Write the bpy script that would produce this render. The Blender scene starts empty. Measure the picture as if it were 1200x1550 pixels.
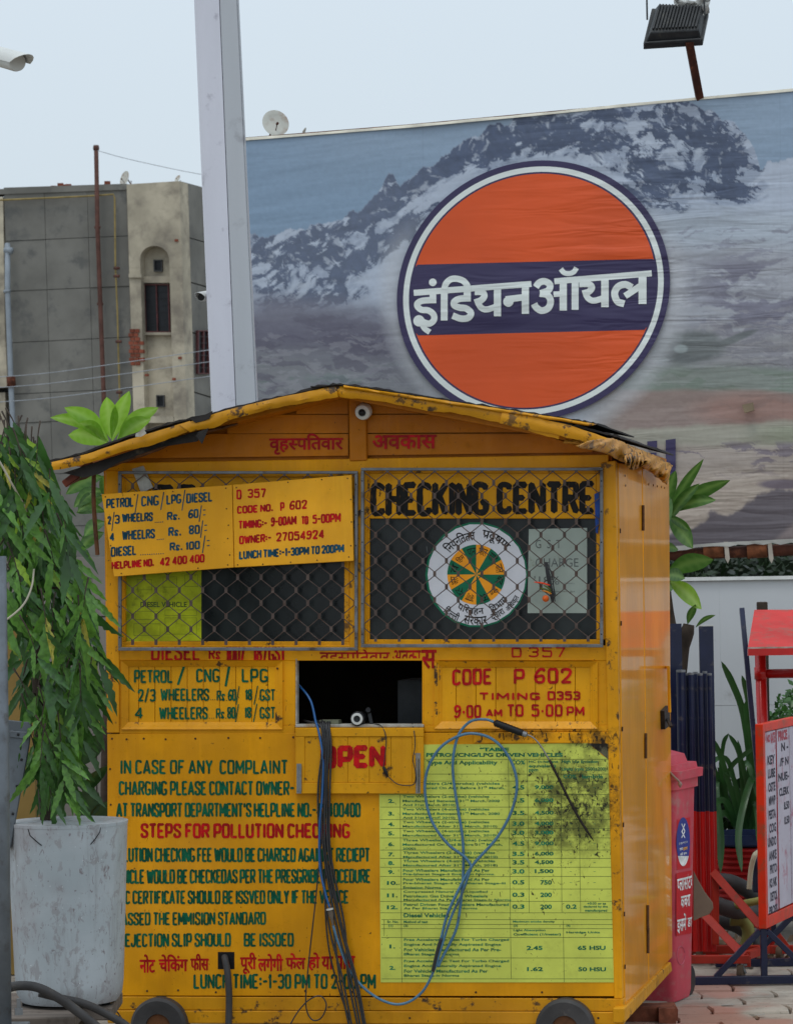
import bpy, bmesh, math, random
import numpy as np
from mathutils import Vector, Matrix
random.seed(7)
rng = np.random.RandomState(5)
S = bpy.context.scene
COL = S.collection
# ------------------------------------------------------------------ camera
FPX = 4370.0
CAM = Vector((0, -10.16, 1.75))
cd = bpy.data.cameras.new('camera'); co = bpy.data.objects.new('camera', cd); COL.objects.link(co); S.camera = co
cd.sensor_fit = 'VERTICAL'; cd.sensor_height = 24; cd.lens = FPX / 1550 * 24
cd.clip_start = .1; cd.clip_end = 2000
ROT = Matrix.Rotation(math.radians(90) + math.atan(95 / FPX), 4, 'X') @ Matrix.Rotation(-.015, 4, 'Z')
co.matrix_world = Matrix.Translation(CAM) @ ROT
cd.dof.use_dof = True; cd.dof.focus_distance = 10.3; cd.dof.aperture_fstop = 11
# ------------------------------------------------------------------ world, sun, exposure
SUN_EL, SUN_AZ = math.radians(66), math.radians(-150)      # azimuth measured from +Y towards +X
w = bpy.data.worlds.new('World'); S.world = w; w.use_nodes = True
wn, wl = w.node_tree.nodes, w.node_tree.links
wn.clear()
sky = wn.new('ShaderNodeTexSky'); sky.sky_type = 'NISHITA'; sky.sun_disc = False
sky.sun_elevation = SUN_EL; sky.sun_rotation = SUN_AZ; sky.air_density = 1.0; sky.dust_density = 2.0; sky.ozone_density = 1.0
mixs = wn.new('ShaderNodeMix'); mixs.data_type = 'RGBA'; mixs.inputs[0].default_value = .80      # thin even overcast in front of the clear sky
wtc = wn.new('ShaderNodeTexCoord'); wsep = wn.new('ShaderNodeSeparateXYZ'); wl.new(wtc.outputs['Generated'], wsep.inputs[0])      # overcast sky: brighter overhead than at the horizon
wmr = wn.new('ShaderNodeMapRange'); wmr.inputs[1].default_value = 0; wmr.inputs[2].default_value = 1; wmr.inputs[3].default_value = .97; wmr.inputs[4].default_value = 1.9; wl.new(wsep.outputs[2], wmr.inputs[0])
wvm = wn.new('ShaderNodeVectorMath'); wvm.operation = 'SCALE'; wvm.inputs[0].default_value = (6.3, 7.1, 7.7); wl.new(wmr.outputs[0], wvm.inputs['Scale']); wl.new(wvm.outputs[0], mixs.inputs[7])
bg = wn.new('ShaderNodeBackground'); bg.inputs[1].default_value = .107
wo = wn.new('ShaderNodeOutputWorld')
wl.new(sky.outputs[0], mixs.inputs[6]); wl.new(mixs.outputs[2], bg.inputs[0]); wl.new(bg.outputs[0], wo.inputs[0])
sd = bpy.data.lights.new('sun', 'SUN'); so = bpy.data.objects.new('sun', sd); COL.objects.link(so)
sd.energy = .55; sd.angle = math.radians(14); sd.color = (1, .965, .91)
sdir = Vector((math.sin(SUN_AZ) * math.cos(SUN_EL), math.cos(SUN_AZ) * math.cos(SUN_EL), math.sin(SUN_EL)))
so.rotation_euler = sdir.to_track_quat('Z', 'Y').to_euler(); so.location = (-3, -6, 9)
S.view_settings.view_transform = 'Standard'; S.view_settings.look = 'None'; S.view_settings.exposure = 0
S.view_settings.gamma = 1; S.view_settings.use_curve_mapping = False
try:
    S.cycles.max_bounces = 6; S.cycles.diffuse_bounces = 3; S.cycles.glossy_bounces = 3
except Exception: pass
# ------------------------------------------------------------------ placing helpers
R3 = ROT.to_3x3()
def ray(px, py): return R3 @ Vector(((px - 600) / FPX, (775 - py) / FPX, -1))
class Plane:
    """a real plane in the world: photo pixel -> the point where that line of sight meets it (off = metres proud of it)"""
    def __init__(s, p, n): s.p = Vector(p); s.n = Vector(n).normalized()
    def __call__(s, px, py, off=0.0):
        d = ray(px, py); q = s.p + s.n * off
        return CAM + d * ((q - CAM).dot(s.n) / d.dot(s.n))
def yplane(Y, deg=0, px=600):
    a = math.radians(deg); base = Plane((0, Y, 0), (0, -1, 0))
    return Plane(base(px, 870), (-math.sin(a), -math.cos(a), 0))
def at(px, py, Y): return Plane((0, Y, 0), (0, -1, 0))(px, py)
def ground(px, py, z=0.0):
    d = ray(px, py); return CAM + d * ((z - CAM.z) / d.z)
ANG = math.radians(11.8)
CORNER = at(932, 870, 0)
F = Plane(CORNER, (-math.sin(ANG), -math.cos(ANG), 0))      # kiosk front
SD = Plane(CORNER, (math.cos(ANG), -math.sin(ANG), 0))      # kiosk right side
SDIR = Vector((math.sin(ANG), math.cos(ANG), 0)); EDIR = Vector((math.cos(ANG), -math.sin(ANG), 0)); Z = Vector((0, 0, 1))

def tagit(o, label=None, cat=None, group=None, kind=None):
    if label: o['label'] = label
    if cat: o['category'] = cat
    if group: o['group'] = group
    if kind: o['kind'] = kind
def thing(name, label, cat, loc, group=None, kind=None):
    o = bpy.data.objects.new(name, None); COL.objects.link(o); o.location = loc; o.empty_display_size = .1
    tagit(o, label, cat, group, kind); return o
def wloc(o):
    v = Vector(o.location)
    while o.parent: o = o.parent; v += Vector(o.location)
    return v
class MB:
    def __init__(s): s.v = []; s.f = []; s.c = None
    def add(s, vs, fs):
        b = len(s.v); s.v += [Vector(v) for v in vs]; s.f += [tuple(i + b for i in f) for f in fs]; return s
    def prism(s, pts, vec):                       # pts: front outline, vec: to the back
        n = len(pts); vec = Vector(vec)
        vs = list(pts) + [p + vec for p in pts]
        fs = [tuple(range(n)), tuple(range(2 * n - 1, n - 1, -1))] + [(i, i + n, (i + 1) % n + n, (i + 1) % n) for i in range(n)]
        return s.add(vs, fs)
    def box(s, a, b):
        x0, y0, z0 = a; x1, y1, z1 = b
        return s.prism([Vector((x0, y0, z0)), Vector((x1, y0, z0)), Vector((x1, y0, z1)), Vector((x0, y0, z1))], (0, y1 - y0, 0))
    def slab(s, pl, pts, o0, o1):                  # px outline on plane pl, from offset o0 (back) to o1 (front)
        return s.prism([pl(x, y, o1) for x, y in pts], -pl.n * (o1 - o0))
    def rect(s, pl, x0, y0, x1, y1, o0, o1): return s.slab(pl, [(x0, y1), (x1, y1), (x1, y0), (x0, y0)], o0, o1)
    def face(s, pts): return s.add(pts, [tuple(range(len(pts)))])
    def tube(s, pts, r, n=6, caps=True):
        pts = [Vector(p) for p in pts]; m = len(pts); rr = r if isinstance(r, (list, tuple)) else [r] * m
        t0 = (pts[1] - pts[0]).normalized(); u = t0.orthogonal().normalized(); vs = []
        for i in range(m):
            t = ((pts[min(i + 1, m - 1)] - pts[max(i - 1, 0)])).normalized()
            u = (u - t * u.dot(t)); u = u.normalized() if u.length > 1e-6 else t.orthogonal().normalized(); w_ = t.cross(u)
            for k in range(n):
                a = 2 * math.pi * (k + .5) / n; vs.append(pts[i] + (u * math.cos(a) + w_ * math.sin(a)) * rr[i])
        fs = [(i * n + k, i * n + (k + 1) % n, (i + 1) * n + (k + 1) % n, (i + 1) * n + k) for i in range(m - 1) for k in range(n)]
        if caps: fs += [tuple(range(n - 1, -1, -1)), tuple((m - 1) * n + k for k in range(n))]
        return s.add(vs, fs)
    def bar(s, a, b, wx, wy=None, up=None):        # rectangular bar between points
        a = Vector(a); b = Vector(b); wy = wy or wx; t = (b - a).normalized()
        u = Vector(up) if up else (Vector((0, -1, 0)) if abs(t.y) < .9 else Vector((0, 0, 1)))
        u = (u - t * u.dot(t)).normalized(); q = t.cross(u)
        c = [a + q * (sx * wx / 2) + u * (sy * wy / 2) for sx, sy in ((-1, 1), (1, 1), (1, -1), (-1, -1))]
        return s.prism(c, b - a)
    def lathe(s, o, prof, n=24, axis=Z):           # prof [(r,h)]
        o = Vector(o); ax = Vector(axis).normalized(); u = ax.orthogonal().normalized(); q = ax.cross(u); m = len(prof); vs = []
        for r, h in prof:
            for k in range(n):
                a = 2 * math.pi * k / n; vs.append(o + ax * h + (u * math.cos(a) + q * math.sin(a)) * r)
        fs = [(i * n + k, i * n + (k + 1) % n, (i + 1) * n + (k + 1) % n, (i + 1) * n + k) for i in range(m - 1) for k in range(n)]
        if prof[0][0] > 1e-5: fs.append(tuple(range(n - 1, -1, -1)))
        if prof[-1][0] > 1e-5: fs.append(tuple((m - 1) * n + k for k in range(n)))
        return s.add(vs, fs)
    def build(s, name, mat, parent=None, smooth=False, bevel=0, origin=None, label=None, cat=None, group=None, kind=None):
        base = wloc(parent) if parent else (Vector(origin) if origin is not None else sum(s.v, Vector()) / max(1, len(s.v)))
        me = bpy.data.meshes.new(name); me.from_pydata([tuple(v - base) for v in s.v], [], s.f); me.update()
        me.materials.append(mat)
        if s.c is not None:
            ca = me.color_attributes.new('Col', 'FLOAT_COLOR', 'POINT'); ca.data.foreach_set('color', np.asarray(s.c, dtype=np.float32).ravel())
        if smooth:
            me.shade_smooth()
            if smooth == 2:
                try: me.set_sharp_from_angle(angle=math.radians(40))
                except Exception: pass
        o = bpy.data.objects.new(name, me); COL.objects.link(o)
        if parent: o.parent = parent
        else: o.location = base
        if bevel:
            m = o.modifiers.new('bevel', 'BEVEL'); m.width = bevel; m.segments = 1; m.limit_method = 'ANGLE'; m.angle_limit = math.radians(40)
        tagit(o, label, cat, group, kind)
        return o
def smoothpts(pts, it=2, closed=False):
    pts = [Vector(p) for p in pts]
    for _ in range(it):
        q = []
        n = len(pts)
        rngi = range(n) if closed else range(n - 1)
        if not closed: q.append(pts[0])
        for i in rngi:
            a, b = pts[i], pts[(i + 1) % n]; q += [a * .75 + b * .25, a * .25 + b * .75]
        if not closed: q.append(pts[-1])
        pts = q
    return pts
def spline(pts, k=8):                              # Catmull-Rom through the points
    pts = [Vector(p) for p in pts]; P = [pts[0] * 2 - pts[1]] + pts + [pts[-1] * 2 - pts[-2]]; out = []
    for i in range(1, len(P) - 2):
        a, b, c, d = P[i - 1], P[i], P[i + 1], P[i + 2]
        for j in range(k):
            t = j / k; out.append(.5 * ((2 * b) + (c - a) * t + (2 * a - 5 * b + 4 * c - d) * t * t + (3 * b - a - 3 * c + d) * t ** 3))
    out.append(pts[-1]); return out
# ------------------------------------------------------------------ materials
def srgb(r, g, b):
    f = lambda c: (c / 255 / 12.92) if c / 255 <= .04045 else ((c / 255 + .055) / 1.055) ** 2.4
    return (f(r), f(g), f(b))
class NT:
    def __init__(s, name):
        s.m = bpy.data.materials.new(name); s.m.use_nodes = True; s.t = s.m.node_tree; s.n = s.t.nodes; s.l = s.t.links; s.n.clear()
        s.out = s.n.new('ShaderNodeOutputMaterial'); s.b = s.n.new('ShaderNodeBsdfPrincipled'); s.l.new(s.b.outputs[0], s.out.inputs[0])
        tc = s.n.new('ShaderNodeTexCoord'); s.obj = tc.outputs['Object']; g = s.n.new('ShaderNodeNewGeometry'); s.pos = g.outputs['Position']; s.geo = g
    def put(s, sock, v):
        if isinstance(v, bpy.types.NodeSocket): s.l.new(v, sock)
        elif isinstance(v, (tuple, list)) and len(v) == 3 and sock.type == 'RGBA': sock.default_value = (*v, 1)
        else: sock.default_value = v
    def noise(s, scale, detail=4, rough=.55, vec=None, stretch=None, dist=0, off=(0, 0, 0)):
        n = s.n.new('ShaderNodeTexNoise'); n.inputs['Scale'].default_value = scale; n.inputs['Detail'].default_value = detail
        n.inputs['Roughness'].default_value = rough; n.inputs['Distortion'].default_value = dist
        v = vec or s.obj
        mp = s.n.new('ShaderNodeMapping'); mp.inputs['Scale'].default_value = stretch or (1, 1, 1); mp.inputs['Location'].default_value = off
        s.l.new(v, mp.inputs[0]); s.l.new(mp.outputs[0], n.inputs[0]); return n.outputs[0]
    def voro(s, scale, vec=None, stretch=None, feature='F1', out=0):
        n = s.n.new('ShaderNodeTexVoronoi'); n.feature = feature; n.inputs['Scale'].default_value = scale
        mp = s.n.new('ShaderNodeMapping'); mp.inputs['Scale'].default_value = stretch or (1, 1, 1); s.l.new(vec or s.obj, mp.inputs[0]); s.l.new(mp.outputs[0], n.inputs[0]); return n.outputs[out]
    def ramp(s, v, a, b, lo=0., hi=1.):
        n = s.n.new('ShaderNodeMapRange'); n.interpolation_type = 'SMOOTHSTEP'; s.put(n.inputs[0], v)
        for i, x in enumerate((a, b, lo, hi)): n.inputs[i + 1].default_value = x
        return n.outputs[0]
    def math(s, op, a, b=0.5):
        n = s.n.new('ShaderNodeMath'); n.operation = op; s.put(n.inputs[0], a); s.put(n.inputs[1], b); return n.outputs[0]
    def mix(s, f, a, b, mode='MIX'):
        n = s.n.new('ShaderNodeMix'); n.data_type = 'RGBA'; n.blend_type = mode; s.put(n.inputs[0], f); s.put(n.inputs[6], a); s.put(n.inputs[7], b); return n.outputs[2]
    def bump(s, h, strength=.3, dist=.01, prev=None):
        n = s.n.new('ShaderNodeBump'); n.inputs['Strength'].default_value = strength; n.inputs['Distance'].default_value = dist; s.put(n.inputs['Height'], h)
        if prev: s.l.new(prev, n.inputs['Normal'])
        return n.outputs[0]
    def blob(s, c, rad):                            # 1 at world point c falling to 0 at radii rad
        mp = s.n.new('ShaderNodeMapping'); mp.vector_type = 'TEXTURE'; mp.inputs['Location'].default_value = c; mp.inputs['Scale'].default_value = rad
        s.l.new(s.pos, mp.inputs[0]); n = s.n.new('ShaderNodeVectorMath'); n.operation = 'LENGTH'; s.l.new(mp.outputs[0], n.inputs[0])
        return s.ramp(n.outputs['Value'], 0.1, 1.0, 1., 0.)
    def rnd(s): return s.n.new('ShaderNodeObjectInfo').outputs['Random']
    def fin(s, col, rough=.6, bump=None, metal=0, coat=0, spec=.5, cr=.1, trans=0):
        s.put(s.b.inputs['Base Color'], col); s.put(s.b.inputs['Roughness'], rough); s.b.inputs['Metallic'].default_value = metal
        s.b.inputs['Coat Weight'].default_value = coat; s.b.inputs['Coat Roughness'].default_value = cr; s.b.inputs['Specular IOR Level'].default_value = spec
        if trans: s.b.inputs['Transmission Weight'].default_value = trans
        if bump: s.l.new(bump, s.b.inputs['Normal'])
        return s.m
def sc(c, k): return tuple(min(1, x * k) for x in c)
def simple(name, col, rough=.6, var=.25, scale=6, bump=.15, bs=80, dirt=None, damt=.5, metal=0, coat=0, rv=0, spec=.28, stretch=None, ds=14):
    t = NT(name); n = t.noise(scale, 5, stretch=stretch)
    c = t.mix(t.ramp(n, .3, .7), sc(col, 1 - var), sc(col, 1 + var * .6))
    if rv:
        c = t.mix(t.math('MULTIPLY', t.rnd(), rv), c, sc(col, .45))
    if dirt:
        d = t.ramp(t.noise(ds, 8, .65, off=(3, 7, 1)), .62 - .2 * damt, .72, 0, 1)
        c = t.mix(t.math('MULTIPLY', d, .85), c, dirt)
    b = t.bump(t.noise(bs, 4), bump, .004)
    return t.fin(c, rough, b, metal, coat, spec)
MATS = {}
SOOT = [at(872, 1215, -.02), at(905, 1122, -.02), at(830, 1262, 0), at(800, 1185, 0), at(790, 1112, 0)]
def soot_mask(t):
    a = t.math('MAXIMUM', t.blob(SOOT[0], (.34, .6, .32)), t.math('MULTIPLY', t.blob(SOOT[1], (.2, .5, .09)), 1.0))
    a = t.math('MAXIMUM', a, t.math('MULTIPLY', t.blob(SOOT[2], (.28, .6, .14)), .9))
    a = t.math('MAXIMUM', a, t.math('MULTIPLY', t.blob(SOOT[4], (.36, .6, .05)), .8))
    return t.math('MAXIMUM', a, t.math('MULTIPLY', t.blob(SOOT[3], (.2, .6, .2)), .55))
def painted(name, col, soot=1.0, worn=0.0, flecks=.75, coat=.05, rough=.5, streak=.6, rv=0):
    """old brushed enamel: brush streaks, grime, dark flecks, chipped edges"""
    t = NT(name)
    n1 = t.noise(2.3, 5, vec=t.pos); n2 = t.noise(9, 6, .6, vec=t.pos, stretch=(1, 1, .22)); n3 = t.noise(40, 3, vec=t.pos, stretch=(1, 1, .08))
    c = t.mix(t.ramp(n1, .32, .68), sc(col, .76), sc(col, 1.1))
    c = t.mix(t.math('MULTIPLY', t.ramp(n2, .45, .75), .45 * streak), c, sc((col[0] * .55, col[1] * .42, col[2] * .6), 1))
    c = t.mix(t.math('MULTIPLY', t.ramp(n3, .55, .8), .25), c, sc(col, 1.25))
    if rv: c = t.mix(t.math('MULTIPLY', t.rnd(), rv), c, sc(col, .5))
    mid = t.noise(26, 7, .7, vec=t.pos, off=(4, 2, 9)); fine = t.noise(75, 5, .62, vec=t.pos, stretch=(1.0, 1, .55), dist=.6)
    low = t.ramp(t.noise(1.6, 2, vec=t.pos, off=(1, 5, 2)), .35, .7, 0, .05)
    grime = t.ramp(t.math('ADD', mid, low), .60, .82, 0, .5 * flecks)
    c = t.mix(grime, c, srgb(60, 42, 14))
    fk = t.math('ADD', fine, low)
    if soot:
        sm = soot_mask(t); fk = t.math('ADD', fk, t.math('MULTIPLY', sm, .15 * soot))
        smud = t.math('MULTIPLY', t.ramp(t.math('MULTIPLY', sm, t.ramp(mid, .3, .65, .25, 1)), .18, 1.0), .8 * soot); c = t.mix(smud, c, srgb(28, 25, 20))
    c = t.mix(t.ramp(fk, .70, .735, 0, .9 * min(1, flecks + .3)), c, srgb(30, 22, 14))
    if worn:
        wv = t.ramp(t.noise(14, 9, .68, vec=t.pos, off=(7, 1, 3)), .6 - .12 * worn, .66 - .1 * worn); c = t.mix(wv, c, srgb(70, 52, 36))
    st = t.ramp(t.noise(11, 6, .62, vec=t.pos, stretch=(1.6, 1.6, .12), off=(5, 5, 1)), .52, .72, 0, .42 * streak); c = t.mix(st, c, sc((col[0] * .62, col[1] * .5, col[2] * .5), 1))
    fade = t.ramp(t.noise(1.3, 3, vec=t.pos, off=(8, 3, 2)), .5, .72, 0, .3); c = t.mix(fade, c, (min(1, col[0] * 1.08), min(1, col[1] * 1.12), col[2] + .03))
    b = t.bump(t.noise(3.2, 3, .5, vec=t.pos), .35, .02); b = t.bump(n3, .3, .0025, b); b = t.bump(fine, .25, .002, b)
    r = t.ramp(mid, .35, .7, rough, rough + .25)
    return t.fin(c, r, b, 0, coat, .22)
YEL = srgb(226, 154, 0)
MATS['yellow'] = painted('yellow_enamel', YEL)
MATS['yellow_frame'] = painted('yellow_enamel_frame', srgb(228, 156, 4), worn=.22, flecks=.6)
MATS['yellow_plank'] = painted('yellow_enamel_plank', srgb(232, 162, 6), rv=.16, flecks=.6)
MATS['yellow_gable_shaded'] = painted('shaded_gable_enamel', srgb(196, 116, 2), soot=0, flecks=.5, rv=.12)  # same yellow, with the shade under the roof put into a darker colour
MATS['fascia'] = painted('fascia_enamel', srgb(206, 142, 10), soot=0, worn=.35, flecks=.9, rough=.4, coat=.15)
MATS['skirt'] = painted('skirting_enamel', srgb(206, 142, 10), soot=0, worn=.25, flecks=1.0)
MATS['board'] = painted('price_board_enamel', srgb(246, 174, 36), soot=0, flecks=.22, streak=.3)
def paint_ink(name, col):
    t = NT(name); n = t.noise(30, 5, vec=t.pos); c = t.mix(t.ramp(n, .35, .7), sc(col, .75), sc(col, 1.5)); c = t.mix(t.ramp(t.noise(130, 3, .6, vec=t.pos, stretch=(1, 1, .25), off=(2, 6, 1)), .62, .7, 0, .35), c, srgb(150, 100, 20))
    fk = t.ramp(t.noise(75, 5, .62, vec=t.pos, stretch=(1, 1, .55), dist=.6), .7, .74, 0, .8); c = t.mix(fk, c, srgb(45, 30, 12))
    return t.fin(c, .55, None, 0, .0, .2)
MATS['ink_green'] = paint_ink('green_sign_paint', srgb(0, 82, 56)); MATS['ink_red'] = paint_ink('red_sign_paint', srgb(170, 8, 16))
MATS['ink_dred'] = paint_ink('dark_red_sign_paint', srgb(160, 8, 20)); MATS['ink_blue'] = paint_ink('dark_blue_sign_paint', srgb(16, 66, 84))
MATS['ink_black'] = paint_ink('black_sign_paint', srgb(20, 18, 16)); MATS['ink_teal'] = paint_ink('teal_print', srgb(8, 104, 74))
MATS['ink_white'] = paint_ink('white_print', srgb(232, 236, 232)); MATS['ink_grey'] = paint_ink('grey_print', srgb(96, 100, 98))
MATS['ink_line'] = paint_ink('dark_line_print', srgb(60, 76, 40))
def sideenamel():
    t = NT('glossy_side_enamel'); n1 = t.noise(3, 5, vec=t.pos); n3 = t.noise(22, 5, vec=t.pos, stretch=(1, 1, .05)); col = srgb(240, 158, 0)
    c = t.mix(t.ramp(n1, .3, .7), sc(col, .8), sc(col, 1.05)); c = t.mix(t.math('MULTIPLY', t.ramp(n3, .5, .75), .3), c, sc(col, .6))
    c = t.mix(t.ramp(t.noise(60, 6, .6, vec=t.pos, stretch=(1, 1, .4)), .7, .74, 0, .8), c, srgb(60, 40, 15))
    c = t.mix(t.ramp(t.noise(34, 3, .5, vec=t.pos, stretch=(2, 2, .06), off=(3, 3, 3)), .72, .76, 0, .6), c, srgb(235, 200, 140))
    b = t.bump(t.noise(5, 3, vec=t.pos, stretch=(1, 1, .25)), .18, .02); b = t.bump(n3, .07, .004, b)
    t.b.inputs['Coat IOR'].default_value = 1.36; return t.fin(c, .45, b, 0, .6, .15, .07)
MATS['side'] = sideenamel()
MATS['flap'] = painted('flap_enamel', srgb(228, 160, 12), soot=.25, flecks=.8, worn=.1)
MATS['bitumen'] = simple('black_roofing_felt', srgb(46, 42, 40), .75, .4, 9, .6, 40, dirt=srgb(95, 85, 70), damt=.3)
MATS['rustsheet'] = simple('rusty_brown_sheet', srgb(96, 60, 34), .7, .4, 12, .4, 50, dirt=srgb(40, 26, 20), damt=.8)
MATS['crumple'] = painted('crumpled_flashing_paint', srgb(192, 134, 44), soot=0, worn=.7, flecks=1.1, coat=.1)
MATS['wire'] = simple('rusty_grille_wire', srgb(92, 78, 72), .6, .3, 30, .2, 90, dirt=srgb(70, 42, 30), damt=.5, metal=.3)
MATS['galv'] = simple('galvanised_steel', srgb(132, 134, 136), .45, .25, 10, .15, 60, dirt=srgb(80, 74, 68), damt=.4, metal=.55)
MATS['galv_frame'] = simple('grey_painted_frame', srgb(118, 120, 122), .5, .25, 14, .15, 60, dirt=srgb(70, 55, 45), damt=.6, metal=.3)
MATS['screw'] = simple('rusty_screw', srgb(92, 62, 38), .6, .3, 60, .1, metal=.4)
def glassy():
    t = NT('dark_tinted_glass'); n = t.noise(7, 5, vec=t.pos, stretch=(1, 1, .5)); c = t.mix(t.ramp(n, .4, .75), (.006, .008, .009), (.022, .028, .028))
    c = t.mix(t.ramp(t.noise(90, 3, vec=t.pos, stretch=(1, 1, .3)), .73, .78, 0, .5), c, (.18, .2, .2))
    return t.fin(c, t.ramp(n, .3, .7, .22, .4), None, 0, 0, .35)
MATS['glass'] = glassy()
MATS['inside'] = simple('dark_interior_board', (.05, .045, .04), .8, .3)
def poster(name, col, soot=1.0):
    t = NT(name); n = t.noise(4, 5, vec=t.pos); c = t.mix(t.ramp(n, .3, .7), sc(col, .86), sc(col, 1.06))
    mid = t.noise(22, 7, .7, vec=t.pos); fine = t.noise(85, 5, .62, vec=t.pos, stretch=(1.0, 1, .6), dist=.8); med = t.noise(38, 4, .6, vec=t.pos, dist=1.2, off=(2, 8, 4))
    c = t.mix(t.ramp(mid, .48, .8, 0, .4), c, sc(col, .5))
    sm = soot_mask(t)
    c = t.mix(t.math('MULTIPLY', t.ramp(t.math('MULTIPLY', sm, t.ramp(mid, .3, .62, .2, 1)), .12, .95), .78 * soot), c, srgb(34, 32, 18))
    c = t.mix(t.ramp(t.math('ADD', fine, t.math('MULTIPLY', t.math('MAXIMUM', sm, t.math('MULTIPLY', t.blob(at(830, 1250, 0), (.5, .8, .6)), .35)), .125 * soot)), .665, .70, 0, .9), c, srgb(36, 32, 18))
    c = t.mix(t.ramp(t.math('ADD', med, t.math('MULTIPLY', t.math('MAXIMUM', sm, t.math('MULTIPLY', t.blob(at(830, 1250, 0), (.5, .8, .6)), .35)), .09 * soot)), .70, .725, 0, .95), c, srgb(24, 22, 14))
    b = t.bump(t.noise(3, 3, vec=t.pos), .3, .02)
    return t.fin(c, .55, b, 0, .1, .3)
MATS['poster'] = poster('yellow_green_poster_vinyl', srgb(208, 216, 92))
MATS['paper_old'] = simple('faded_green_paper', srgb(168, 176, 22), .5, .35, 10, .6, 12, dirt=srgb(90, 96, 20), damt=.4)
MATS['paper_grey'] = simple('grey_white_paper', srgb(160, 170, 160), .6, .1, 8, .3, 14, dirt=srgb(120, 122, 100), damt=.15)
MATS['white_sticker'] = simple('white_sticker', srgb(214, 214, 220), .4, .06, 5)
MATS['s_green'] = simple('green_sticker', srgb(0, 104, 72), .4, .1); MATS['s_orange'] = simple('orange_sticker', srgb(246, 158, 26), .4, .1)
MATS['black_rubber'] = simple('black_rubber_cable', srgb(44, 43, 44), .45, .25, 20, .1, spec=.5)
MATS['grey_rubber'] = simple('dusty_black_hose', srgb(66, 64, 64), .55, .25, 9, .25, 60, dirt=srgb(105, 98, 90), damt=.3)
MATS['blue_hose'] = simple('blue_grey_hose', srgb(78, 118, 146), .35, .2, 12, .05, dirt=srgb(60, 66, 72), damt=.45, coat=.2)
MATS['blue_bright'] = simple('bright_blue_hose', srgb(38, 92, 150), .3, .1, coat=.3)
MATS['steel'] = simple('worn_steel', srgb(150, 145, 140), .35, .2, 12, metal=.9)
MATS['sootsteel'] = simple('sooty_steel_tube', srgb(48, 42, 38), .6, .3, 30, metal=.4)
MATS['white_plastic'] = simple('white_plastic', srgb(205, 205, 200), .4, .08, 5, dirt=srgb(150, 120, 90), damt=.1)
MATS['black_plastic'] = simple('black_plastic', srgb(26, 26, 28), .35, .2)
# ------------------------------------------------------------------ lettering
# a brush alphabet: strokes on an 8 x 8 grid, ~ = rounded, c = closed
G = {
'A': (5.6, '00 48 80|22 62'), 'B': (5.2, '00 08|~08 58 88 84 44 04|~04 54 84 80 40 00'), 'C': (4.7, '~87 68 08 04 00 60 81'), 'D': (5.2, '00 08|~08 58 88 80 50 00'),
'E': (4.4, '88 08 00 80|04 64'), 'F': (4.3, '88 08 00|04 64'), 'G': (5.2, '~87 68 08 04 00 80 83|83 53'), 'H': (5.2, '00 08|80 88|04 84'), 'I': (.8, '40 48'),
'J': (4.2, '~88 80 00 02'), 'K': (5.0, '00 08|88 03|35 80'), 'L': (4.2, '08 00 80'), 'M': (6.6, '00 08 42 88 80'), 'N': (5.3, '00 08 80 88'), 'O': (5.1, '~c48 88 84 80 40 00 04 08'),
'P': (4.9, '00 08|~08 58 88 83 43 03'), 'Q': (5.1, '~c48 88 84 80 40 00 04 08|52 9a'), 'R': (5.1, '00 08|~08 58 88 84 44 04|44 80'), 'S': (4.8, '~86 88 08 05 44 83 80 00 02'),
'T': (4.7, '08 88|48 40'), 'U': (5.1, '~08 04 00 80 84 88'), 'V': (5.4, '08 40 88'), 'W': (7.4, '08 20 47 60 88'), 'X': (5, '00 88|08 80'), 'Y': (5, '08 44 88|44 40'), 'Z': (4.6, '08 88 00 80'),
'0': (4.5, '~c48 88 84 80 40 00 04 08'), '1': (1.6, '26 68 60'), '2': (4.5, '~06 08 88 85 21 00|00 80'), '3': (4.4, '~07 08 88 84 34|~34 84 80 00 01'), '4': (4.9, '60 68 02 82'),
'5': (4.5, '88 08 05|~05 65 85 80 40 00 01'), '6': (4.5, '~87 88 48 05 00 80 84 44 03'), '7': (4.3, '08 88 30'), '8': (4.5, '~c48 08 05 44 85 88|~c44 03 00 80 83'), '9': (4.5, '~01 00 50 83 88 08 04 44 85'),
's': (3.4, '~84 85 05 03 42 80 00 01'), '/': (3.4, '0. 89'), '.': (.9, '40 41'), ',': (.9, '41 2.'), '-': (3.2, '04 84'), '_': (3.2, '00 80'), "'": (.8, '48 46'), ':': (.9, '42 43|46 45'), '=': (3.2, '03 83|06 86'),
'%': (2.6, '1. 79|06 07|81 82'), '"': (1.6, '28 26|68 66'), '(': (1.8, '~88 06 02 80'), ')': (1.8, '~08 86 82 00'), '~': (0, ''), '*': (1.2, '43 44'), '+': (4, '04 84|46 42')}
def _c(ch): return -1 if ch == '.' else (9 if ch == 'a' else int(ch))
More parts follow.
